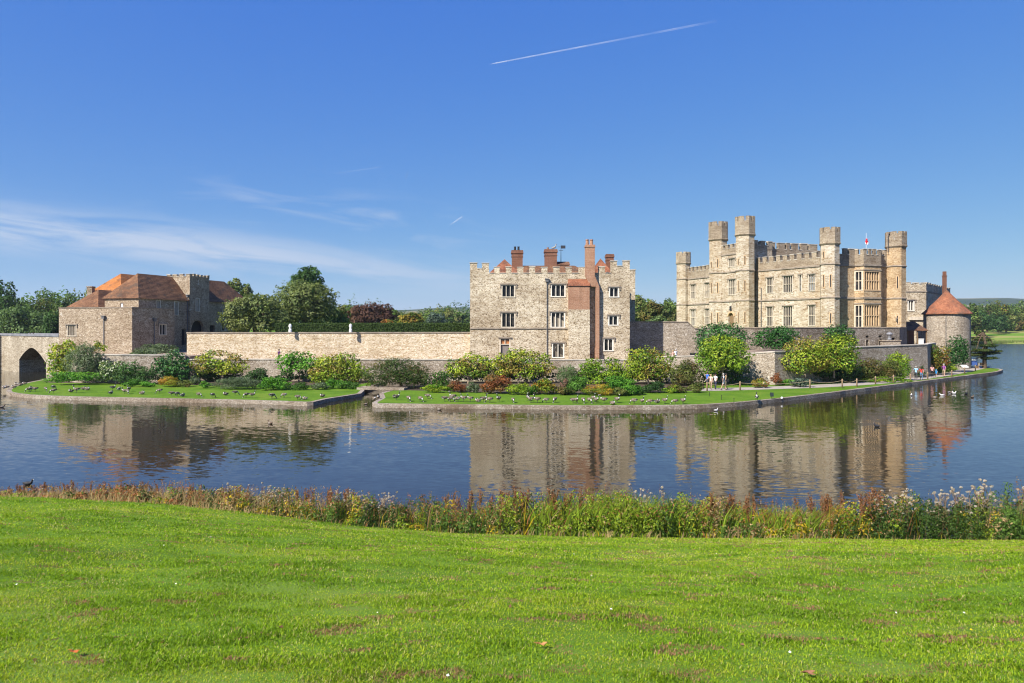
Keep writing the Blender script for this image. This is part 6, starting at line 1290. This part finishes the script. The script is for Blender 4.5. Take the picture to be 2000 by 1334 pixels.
def geese():
    rr=random.Random(8)
    L1=[(8,758.5),(14,757),(27,757.5),(34,752),(40,753),(48,750.5),(57,764.5),(63,759.5),(69,764),(89,763),(104,760.5),(105,767),(139,765.5),(150,766),(163,760.5),(170,761.5),(216,769),(220,762),(232,761.5),(244,768.5),(249,768.5),(252,764),(277,769.5),(312,767),(335,773),(346,773.5),(356,774),(388,774.5),(415,776),(441,771.5),(459,771),(481,775.5),(492,776.5),(531,778),(555,776.5),(581,780),(596,780),(630,775)]
    wd={'graze':'grazing','stand':'standing','rest':'resting'}
    for i,(x,y) in enumerate(L1):
        k='rest' if i in (0,1,2,3,4,5,16,18,14,15) else rr.choice(('graze','graze','stand','rest'))
        bird(k,'goose',f'{wd[k]} grey goose, {ORD[i]} from the left tip of the left lawn','goose',x,y+1.0,0.5,rr.choice((0.2,2.9,-0.5,3.6,1.2,4.4))+rr.uniform(-0.4,0.4),rr.uniform(0.72,0.86),'geese on the left lawn')
    R1=[(731,781),(739,778),(770,777),(774,781),(798,783.5),(821,784.5),(835,778.5),(868,783.5),(879,784.5),(885,781),(894,784.5),(906,784),(919,784),(934,785),(944,785),(957,786),(974,785),(1002,786),(1031,782),(1037,786),(1050,786.5),(1067,786.5),(1084,786),(1119,787),(1126,787.5),(1139,787),(1151,787),(1159,784),(1164,787),(1180,787.5),(1196,790),(1205,786.5),(1239,789),(1254,789),(1270,789.5),(1283,787),(1298,788),(1319,789),(1334,789)]
    for i,(x,y) in enumerate(R1):
        k='rest' if i in (0,1,2,30) else rr.choice(('stand','graze','stand','rest','graze'))
        bird(k,'goose',f'{wd[k]} grey goose, {ORD[i]} from the inlet along the right lawn','goose',x,y+0.6,0.5,rr.choice((-1.2,0.3,2.8,-1.8,-0.6))+rr.uniform(-0.4,0.4),rr.uniform(0.72,0.86),'geese on the right lawn')
    bird('stand','goose','lone pale goose on the kerb below the dark lawn sign','goose',1478,783.0,0.5,1.3,0.82)
    for k,px,py,z,rz,sc,lab in (('coot',54,947,0,0.1,1.0,'black coot swimming close to the near bank at the left'),('duck',528,828,0,2.6,1.1,'brown duck alone on the water off the left lawn'),('duck',3,796,0,0.5,1.1,'duck at the left edge of the moat'),('duck',858,801,0,3.0,1.1,'pale brown duck swimming off the right lawn'),('coot',766,793,0,1.0,1.0,'coot below the kerb right of the inlet'),('coot',818,795,0,2.4,1.0,'coot below the kerb in front of the yew'),('coot',845,793,0,0.4,1.0,'coot further along the kerb from the yew'),('duck',714,790,0,0.4,0.9,'small pale duck in the mouth of the inlet'),('coot',1163,797,0,0.4,1.0,'coot under the kerb below the vine'),('coot',1713,834,0,2.0,1.1,'black coot alone on the water below the right lawn'),('white',1398,803,0,0.5,1.0,'small white gull on the water off the right lawn'),('swim',1856,769,0,0.2,0.9,'pale goose with raised neck leading the group on the right water'),('white',1840,773,0,3.0,1.1,'white bird beside the pale goose on the right water'),('white',1863,769.5,0,0.2,1.2,'white bird behind the pale goose on the right water'),('duck',1826,777.5,0,3.0,1.2,'dark duck nearest the kerb in the right hand group'),('coot',1887,770,0,0.6,1.1,'dark coot at the right of the swimming group'),('duck',1899,777,0,0.6,1.1,'brown duck furthest right on the lake'),('white',1780,773,0,1.0,1.0,'small white bird on the water left of the swimming group')):
        z=0.17; bird(k,'coot' if k=='coot' else ('goose' if k=='swim' else ('gull' if k=='white' else 'duck')),lab,'bird',px,py,z,rz,sc)
geese()

# ------------------------------------------------------------------ people
SK=plain('skin',(0.42,0.25,0.18),0.6,0.3,0.08); HAIR={'brown':plain('brown_hair',(0.06,0.035,0.02),0.7),'grey':plain('grey_hair',(0.35,0.33,0.31),0.7),'blond':plain('fair_hair',(0.36,0.25,0.12),0.7),'dark':plain('dark_hair',(0.02,0.015,0.012),0.7)}
CLOTH={}
def cloth(name,col): 
    if name not in CLOTH: CLOTH[name]=plain(name,col,0.9,0.1,0.12,8)
    return CLOTH[name]
def person(label,x,y,z,face,top,legs,hair='brown',h=1.72,stride=0.28,shorts=False,shortsleeve=True,arms=(0.25,-0.25),bag=None,hat=None,longhair=False,bend=(0.25,0.25)):
    """face: heading in radians (0 = away from the camera)"""
    J={};k=h/1.75
    V=[];E=[];R=[];part=[]
    def v(p,r,pt): V.append(tuple(c*k for c in p)); R.append(r*k); part.append(pt); return len(V)-1
    pel=v((0,0,0.95),0.135,'leg'); bel=v((0,0.01,1.10),0.125,'top'); ch=v((0,0.015,1.30),0.145,'top'); sh=v((0,0.0,1.43),0.10,'top'); nk=v((0,0.01,1.52),0.055,'skin'); hd=v((0,0.03,1.60),0.085,'skin'); cr=v((0,0.015,1.685),0.082,'skin')
    E+=[(pel,bel),(bel,ch),(ch,sh),(sh,nk),(nk,hd),(hd,cr)]
    for sg,st,am,bd in ((-1,stride,arms[0],bend[0]),(1,-stride,arms[1],bend[1])):
        hip_=v((0.095*sg,0,0.90),0.10,'leg'); kn=v((0.10*sg,st*0.55+0.03,0.50),0.062,'skin' if shorts else 'leg'); an=v((0.10*sg,st-0.02*(st<0),0.10 if st>=0 else 0.14),0.042,'skin' if shorts else 'leg'); toe=v((0.11*sg,st+0.15,0.045 if st>=0 else 0.06),0.042,'shoe')
        heel=v((0.10*sg,st-0.03,0.05 if st>=0 else 0.09),0.042,'shoe'); E+=[(pel,hip_),(hip_,kn),(kn,an),(an,heel),(heel,toe)]
        s=v((0.185*sg,0,1.40),0.062,'top'); el=v((0.225*sg,am*0.5-0.02,1.13),0.045,'skin' if shortsleeve else 'top'); wr=v((0.215*sg,am*0.9+bd*0.3,0.90+bd*0.25),0.03,'skin'); pm=v((0.21*sg,am*1.0+bd*0.45,0.83+bd*0.3),0.034,'skin'); E+=[(sh,s),(s,el),(el,wr),(wr,pm)]
        for f,(dx,dy,L_) in enumerate(((-0.0,0.035,0.07),(0.0,0.012,0.085),(0.0,-0.01,0.078),(0.0,-0.03,0.06))):
            f1=v((0.205*sg,am+bd*0.45+dy,0.83+bd*0.3-L_*0.55),0.0105,'skin'); f2=v((0.198*sg,am+bd*0.47+dy*1.1,0.83+bd*0.3-L_*1.05),0.009,'skin'); E+=[(pm,f1),(f1,f2)]
        th=v((0.19*sg,am+bd*0.45+0.05,0.84+bd*0.3),0.011,'skin'); E+=[(pm,th)]
    me=bpy.data.meshes.new('tmp'); me.from_pydata(V,E,[]); ob=bpy.data.objects.new('tmp',me); COL.objects.link(ob)
    md=ob.modifiers.new('s','SKIN'); 
    if not me.skin_vertices: pass
    for i,sv in enumerate(me.skin_vertices[0].data): sv.radius=(R[i],R[i]*(0.72 if part[i]=='top' and i<5 else 1.0)); sv.use_root=(i==0)
    md.use_smooth_shade=True; md.branch_smoothing=0.4; ss=ob.modifiers.new('u','SUBSURF'); ss.levels=1; ss.render_levels=1
    dg=bpy.context.evaluated_depsgraph_get(); bmesh_=bpy.data.meshes.new_from_object(ob.evaluated_get(dg)); bpy.data.objects.remove(ob)
    bmesh_.name='person_body'; bmesh_.materials.clear()
    mats=[top,legs,SK,cloth('dark_shoes',(0.05,0.045,0.04))]
    for m in mats: bmesh_.materials.append(m)
    A=np.array(V); idx={'top':0,'leg':1,'skin':2,'shoe':3}; ev=[]
    for a,b in E:
        pt=part[b]
        if pt=='skin' and part[a]=='top' and b in (nk,): pt='skin'
        if part[a]=='leg' and pt=='skin': ev.append((A[a],A[a]*0.45+A[b]*0.55+0,'leg')); ev.append((A[a]*0.42+A[b]*0.58,A[b],'skin')); continue
        if part[a]=='top' and pt=='skin' and b!=nk: ev.append((A[a],A[a]*0.5+A[b]*0.5,'top')); ev.append((A[a]*0.45+A[b]*0.55,A[b],'skin')); continue
        ev.append((A[a],A[b],pt))
    cen=np.array([p.center for p in bmesh_.polygons]); best=np.full(len(cen),9e9); mi=np.zeros(len(cen),int)
    for a,b,pt in ev:
        d=b-a; t=np.clip(((cen-a)@d)/(d@d+1e-9),0,1); dist=np.linalg.norm(cen-(a+t[:,None]*d),axis=1); m=dist<best; best[m]=dist[m]; mi[m]=idx[pt]
    bmesh_.polygons.foreach_set('material_index',mi.astype(np.int32)); bmesh_.update()
    T=thing('person',label,'person',(0,0,0)); o=bpy.data.objects.new('body',bmesh_); COL.objects.link(o); o.parent=T
    def child(q,name,mat):
        c=bpy.data.objects.new(name,q.mesh(name,[mat],True)); COL.objects.link(c); c.parent=T
    q=MB(); prof=[(0.05,1.735),(0.078,1.72),(0.095,1.68),(0.098,1.64),(0.09,1.60)]; q.lathe(0,-0.0,[(r*k,z*k) for r,z in ([(0.092,1.585),(0.1,1.62),(0.1,1.67),(0.08,1.725),(0.03,1.75)])],12)
    if longhair: q.lathe(0,-0.045*k,[(0.05*k,1.38*k),(0.085*k,1.45*k),(0.095*k,1.6*k)],10)
    child(q,'hair' if not hat else 'hat',HAIR[hair] if not hat else hat)
    # face: nose, eyes and ears
    q=MB(); q.hexa([(-0.012*k,0.105*k,1.60*k),(0.012*k,0.105*k,1.60*k),(0.01*k,0.09*k,1.60*k),(-0.01*k,0.09*k,1.60*k),(-0.006*k,0.102*k,1.645*k),(0.006*k,0.102*k,1.645*k),(0.005*k,0.09*k,1.645*k),(-0.005*k,0.09*k,1.645*k)]); q.lathe(0.092*k,0.02*k,[(0.012*k,1.60*k),(0.018*k,1.63*k),(0.012*k,1.66*k)],6); q.lathe(-0.092*k,0.02*k,[(0.012*k,1.60*k),(0.018*k,1.63*k),(0.012*k,1.66*k)],6); child(q,'nose_and_ears',SK)
    q=MB()
    for sg in (-1,1): q.lathe(0.033*sg*k,0.098*k,[(0.004*k,1.638*k),(0.012*k,1.645*k),(0.004*k,1.652*k)],6)
    child(q,'eyes',M['black'])
    if bag is not None:
        q=MB(); q.hexa([(-0.14*k,-0.28*k,1.02*k),(0.14*k,-0.28*k,1.02*k),(0.15*k,-0.12*k,1.0*k),(-0.15*k,-0.12*k,1.0*k),(-0.12*k,-0.24*k,1.42*k),(0.12*k,-0.24*k,1.42*k),(0.13*k,-0.12*k,1.44*k),(-0.13*k,-0.12*k,1.44*k)]); child(q,'backpack',bag)
    T.location=(x,y,z); T.rotation_euler=(0,0,face)
    return T
def pg(px,py): return gnd(px,py,0.515)
C=cloth
x,y=pg(1789,742.5); person('person in a pale blue shirt and dark trousers strolling away on the path',x,y,0.515,-0.5,C('pale_blue_shirt',(0.30,0.50,0.68)),C('dark_trousers',(0.05,0.055,0.07)),'grey',1.76,0.2,False,True)
x,y=pg(1799.5,742.0); person('person in a red top and blue jeans with long dark hair on the path',x,y,0.515,-0.4,C('red_top',(0.55,0.06,0.05)),C('blue_jeans',(0.12,0.20,0.32)),'dark',1.64,0.15,longhair=True)
x,y=pg(1820.5,737.3); person('person in a pink top and black leggings walking on the path',x,y,0.515,-0.5,C('pink_top',(0.62,0.34,0.32)),C('black_leggings',(0.02,0.02,0.022)),'brown',1.62,0.22,longhair=True)
x,y=pg(1828.5,737.0); person('small child in a bright blue top and sun hat beside the person in pink',x,y,0.515,-0.3,C('bright_blue_top',(0.04,0.28,0.60)),C('blue_shorts',(0.05,0.2,0.45)),'blond',1.05,0.12,True,hat=C('blue_hat',(0.05,0.3,0.6)))
x,y=pg(1843.5,736.3); person('person in a purple checked shirt and khaki shorts leading the strollers',x,y,0.515,-0.6,C('purple_shirt',(0.26,0.08,0.28)),C('khaki_shorts',(0.36,0.28,0.18)),'grey',1.75,0.26,True)
x,y=pg(1413,762.0); person('person in a grey shirt and grey shorts with a dark backpack walking along the path',x,y,0.515,-1.5,C('grey_shirt',(0.48,0.48,0.52)),C('grey_shorts',(0.45,0.45,0.47)),'grey',1.76,0.3,True,bag=M['black'])
x,y=pg(1420,760.5); person('person in an olive top walking just beyond the one in grey',x,y+0.4,0.515,-1.4,C('olive_top',(0.20,0.15,0.08)),C('olive_trousers',(0.14,0.13,0.08)),'dark',1.68,0.2)
x,y=pg(1397.5,760.5); person('person in a white top with a dark bag and dark trousers at the path entrance',x,y,0.515,2.4,C('white_top',(0.72,0.71,0.70)),C('navy_trousers',(0.04,0.045,0.08)),'dark',1.66,0.14)
x,y=pg(1390,761.0); person('person in a cream top with fair hair behind the one in white',x,y+0.3,0.515,2.6,C('cream_top',(0.62,0.50,0.40)),C('tan_trousers',(0.36,0.25,0.17)),'blond',1.6,0.1,longhair=True)
x,y=pg(1384,758); person('person in a royal blue top standing in the magnolia shade',x,y+0.5,0.515,2.2,C('royal_blue_top',(0.05,0.15,0.5)),C('dark_trousers',(0.05,0.055,0.07)),'dark',1.72,0.12)
person('person in a white shirt and dark trousers on the wall walk right of the keep',xat(1320,89.2),89.2,2.62,0.4,C('white_shirt',(0.74,0.74,0.76)),C('dark_trousers',(0.05,0.055,0.07)),'grey',1.74,0.1,arms=(0.1,0.2))
person('person in a peach top half hidden beside the white shirt on the wall walk',xat(1314.5,89.6),89.6,2.62,0.2,C('peach_top',(0.62,0.40,0.32)),C('pale_trousers',(0.5,0.42,0.35)),'blond',1.6,0.08)
person('person in a dark purple top behind the garden wall above the fig tree',xat(545,89.6),89.6,2.62,2.8,C('dark_purple_top',(0.08,0.03,0.10)),C('dark_trousers',(0.05,0.055,0.07)),'dark',1.7,0.1)

# ------------------------------------------------------------------ rope fence, signs, small things
def fence():
    P=[(1381,764),(1445.5,762.5),(1582,758.5),(1645,757),(1673.5,756),(1710,750.5),(1745,748),(1778,745.3),(1812,741),(1859,736.5),(1884,730.5),(1905,725)]
    pts=[]; q=MB(); q.lathe(0,0,[(0.075,-0.1),(0.075,0.86),(0.05,0.93),(0.02,0.95)],8); me=q.mesh('rope_post',[M['post']],True)
    lab=['beside the low olive gold shrub','below the large bright magnolia','under the round magnolia','under the gap between the magnolia pair and taller twin','under the taller magnolia','by the rounded olive bush','below the grey green bush','just before the strollers','between red top and pink top strollers','past the purple shirted stroller','by the tilted reading board','nearest the leaning cedar']
    for i,(px_,py_) in enumerate(P):
        x,y=gnd(px_,py_,0.5); o=bpy.data.objects.new('rope_post',me); COL.objects.link(o); o.location=(x,y,0.5); WORLD[o.name]=Matrix.Identity(4); tag(o,'short pale wooden rope post '+lab[i],'post','wooden posts of the rope fence'); pts.append(Vector((x,y,1.28)))
    for i in range(len(pts)-1):
        a,b=pts[i],pts[i+1]; q=MB(); L_=[a.lerp(b,t/8)+Vector((0,0,-0.22*4*(t/8)*(1-t/8))) for t in range(9)]; q.path(L_,[0.022]*9,5)
        tag(q.build('rope',M['rope']),'sagging rope from the post '+lab[i],'rope','ropes of the path fence')
fence()
def at_ground(px,py,z=0.504): x,y=gnd(px,py,z); return x,y
x,y=at_ground(1507.5,779); T=thing('lawn_sign','small dark green square sign on a short stake on the right lawn','sign',(x,y,0.5))
q=MB(); q.box(x-0.02,y-0.02,0.45,x+0.02,y+0.02,0.75); q.build('stake',M['black'],T); q=MB(); q.hexa([(x-0.16,y-0.07,0.72),(x+0.16,y-0.07,0.72),(x+0.16,y-0.04,0.72),(x-0.16,y-0.04,0.72),(x-0.16,y+0.02,1.08),(x+0.16,y+0.02,1.08),(x+0.16,y+0.05,1.08),(x-0.16,y+0.05,1.08)]); q.build('panel',plain('dark_sign',(0.02,0.03,0.025),0.5),T)
for i,(px_,py_) in enumerate(((1385.5,774),(1409.5,781),(1433.5,787.5))):
    x,y=at_ground(px_,py_); q=MB(); q.tube((x,y,0.45),(x,y,0.9),0.022,0.022,6); q.lathe(x,y,[(0.02,0.9),(0.045,0.92),(0.02,0.95)],6); tag(q.build('edging_stake',M['black']),('thin black stake on the lawn closest to the path entrance','thin black stake midway between two others on the lawn','thin black stake on the lawn closest to the kerb')[i],'stake','thin black stakes on the right lawn')
x,y=at_ground(1492,758); q=MB(); q.tube((x,y,0.45),(x,y,0.85),0.03,0.03,6); q.lathe(x,y,[(0.05,0.85),(0.17,0.9),(0.19,1.05),(0.12,1.15),(0.03,1.18)],10); tag(q.build('path_light',M['white']),'small white mushroom light beside the yellow green clump','lamp')
x,y=at_ground(1558.5/1.0*0+1527,778.2); q=MB(); q.lathe(x,y,[(0.1,0.5),(0.1,0.62),(0.02,0.66)],8); tag(q.build('ground_spotlight',M['white']),'tiny white ground spotlight near the kerb right of the dark sign','lamp')
x,y=at_ground(1884,729); T=thing('reading_board','tilted white reading board on a wooden post beside the path end','sign',(x,y,0.5)); q=MB(); q.box(x-0.05,y-0.05,0.45,x+0.05,y+0.05,1.35); q.build('post',M['post'],T); q=MB(); q.hexa([(x-0.42,y-0.3,1.32),(x+0.42,y-0.3,1.32),(x+0.42,y+0.3,1.62),(x-0.42,y+0.3,1.62),(x-0.42,y-0.32,1.37),(x+0.42,y-0.32,1.37),(x+0.42,y+0.28,1.67),(x-0.42,y+0.28,1.67)]); q.build('panel',M['white'],T)
x,y=at_ground(1903,719.5); T=thing('notice_stand','blue and white notice stand near the leaning cedar','sign',(x,y,0.5))
q=MB(); q.box(x-0.85,y-0.05,1.0,x+0.45,y+0.02,2.1); q.build('panel',M['blue'],T); q=MB(); q.box(x-0.75,y-0.056,1.75,x+0.3,y-0.052,2.02); q.build('header_strip',M['white'],T)
for dx in (-0.8,0.4): q=MB(); q.box(x+dx-0.05,y+0.022,0.45,x+dx+0.05,y+0.12,2.2); q.build('post',M['wood'],T)
q=MB(); q.lathe(x+0.75,y,[(0.04,0.45),(0.04,1.9),(0.28,1.95),(0.28,2.25),(0.05,2.3)],10); tag(q.build('path_lamp',M['white']),'white topped lamp post right of the blue notice stand','lamp')
x,y=xat(1922,115.2),115.2; q=MB()
T=thing('bench','plain wooden bench under the leaning cedar','bench',(x,y,0.5)); q.box(x-1.6,y-1.0,0.92,x-0.2,y-0.6,0.98); q.build('seat',M['wood'],T)
q=MB(); q.box(x-1.6,y-0.62,1.05,x-0.2,y-0.56,1.4); q.build('backrest',M['wood'],T)
for dx in (-1.55,-0.3): q=MB(); q.box(x+dx,y-0.98,0.45,x+dx+0.08,y-0.56,0.92); q.build('leg',M['wood'],T)
x=xat(1357,88); q=MB(); q.tube((x-0.55,88,3.72),(x+0.55,88,3.75),0.2,0.2,12); q.tube((x-0.3,88,2.7),(x-0.3,88,3.6),0.06,0.06,6); q.tube((x+0.3,88,2.7),(x+0.3,88,3.6),0.06,0.06,6); tag(q.build('dark_tube',M['black']),'dark cylinder shaped object on stubby legs behind the wall left of the big climber','cylinder')  # dark tube on legs, purpose unknown
x=xat(1082,98.8); z=zat(486.5,98.8); q=ring_body([(-0.45,0,0.2,0.03,0.03,0),(-0.2,0,0.2,0.17,0.15,0),(0.1,0,0.28,0.2,0.18,0),(0.28,0,0.5,0.09,0.09,0),(0.3,0,0.72,0.06,0.06,0),(0.36,0,0.8,0.08,0.07,0),(0.5,0,0.78,0.02,0.02,0)],BM,8); q.tube((0,0.06,-0.02),(0,0.06,0.15),0.03,0.03,5); q.tube((0,-0.06,-0.02),(0,-0.06,0.15),0.03,0.03,5)
o=q.build('bird_statue',plain('weathered_statue',(0.28,0.27,0.25),0.9),smooth=True); o.location=(x,98.8,z); o.scale=(0.85,)*3; tag(o,'grey stone bird statue on the broad middle chimney of the keep','statue')
for i,(px_,Yp) in enumerate(((37,113.5),(43,112.8))):
    fr=Frame((-82.6,115.6),(-62.9,99.6)); s=fr.s_(px_); xx,yy,_=fr.pt(s,0,-1.5); person(('person in a pink top on the bridge','person in a white top on the bridge beside the pink one')[i],xx,yy,4.55,1.2,C('pink_top',(0.62,0.34,0.32)) if i==0 else C('white_top',(0.72,0.71,0.70)),C('dark_trousers',(0.05,0.055,0.07)),'brown',1.7,0.15)
fr=Frame((-82.6,115.6),(-62.9,99.6)); q=MB(); q.fbox(fr,-0.5,fr.L+1,3.9,4.55,-3.98,-0.51); struct(q.build('bridge_road',M['court']))

# ------------------------------------------------------------------ condensation trails high above
def trailmat():
    m=bpy.data.materials.new('ice_trail'); m.use_nodes=True; nt=m.node_tree; L=nt.links.new; nt.nodes.remove(nt.nodes['Principled BSDF'])
    d=N(nt,'ShaderNodeBsdfDiffuse',Color=(0.9,0.9,0.9,1)); t=N(nt,'ShaderNodeBsdfTransparent'); a=N(nt,'ShaderNodeAttribute'); a.attribute_name='Col'; s=N(nt,'ShaderNodeMixShader'); sp=N(nt,'ShaderNodeSeparateColor'); L(a.outputs['Color'],sp.inputs[0])
    L(sp.outputs[0],s.inputs[0]); L(t.outputs[0],s.inputs[1]); L(d.outputs[0],s.inputs[2]); L(s.outputs[0],nt.nodes['Material Output'].inputs['Surface']); return m
TM_=trailmat()
def trail(label,a,b,wpx,dens,Y=7000,name='vapour_trail'):
    n=40; A,B=Vector(at(a[0],a[1],Y)),Vector(at(b[0],b[1],Y)); rr=np.random.RandomState(int(a[0])); V=[];Cl=[]; K=10
    up=Vector((0,0,1)); d=(B-A).normalized(); s1=d.cross(Vector((0,1,0))).normalized(); s2=Vector((0,1,0))
    def pt(i,k): t=i/n; r=wpx/F*Y/2*(0.55+0.6*t)*(1 if i else 0.15); an=2*math.pi*k/K; p=A.lerp(B,t)+s1*(r*math.cos(an))+s2*(r*math.sin(an)); return tuple(p)
    for i in range(n):
        f=np.interp(i/n,[p[0] for p in dens],[p[1] for p in dens])*(0.85+0.15*math.sin(i*1.3)+0.1*rr.normal())
        for k in range(K): V.append([pt(i,k),pt(i+1,k),pt(i+1,(k+1)%K),pt(i,(k+1)%K)]); Cl.append((f,f,f))
    o=quads(name,np.array(V),np.clip(np.array(Cl),0,1),TM_); tag(o,label,'vapour trail')
trail('long white aircraft vapour trail fading out to the upper right',(957,125.5),(1400,41),3.4,[(0,0.28),(0.45,0.18),(0.55,0.10),(0.7,0.05),(0.8,0.13),(0.95,0.03),(1,0.0)])
trail('short bright wisp of vapour trail above the hedge end',(878,440),(903,423),3.0,[(0,0.05),(0.4,0.16),(1,0.08)])
trail('faint short vertical scratch of vapour trail in the middle sky',(791,351),(798,334),1.6,[(0,0.03),(0.5,0.08),(1,0.02)])
trail('faint long vapour trail left of the vertical scratch',(648,340),(745,326),2.0,[(0,0.02),(0.5,0.05),(1,0.03)])

# ------------------------------------------------------------------ air
def haze():
    m=bpy.data.materials.new('summer_air'); m.use_nodes=True; nt=m.node_tree; nt.nodes.remove(nt.nodes['Principled BSDF'])
    v=N(nt,'ShaderNodeVolumePrincipled'); v.inputs['Color'].default_value=(0.80,0.88,1.0,1); v.inputs['Density'].default_value=0.00011; v.inputs['Anisotropy'].default_value=0.2
    nt.links.new(v.outputs[0],nt.nodes['Material Output'].inputs['Volume'])
    q=MB(); q.box(-14500,-60,-2.2,14500,6200,196); o=q.build('haze',m); o['kind']='stuff'; o['label']='pale blue summer haze over the far woods and hills'
haze()
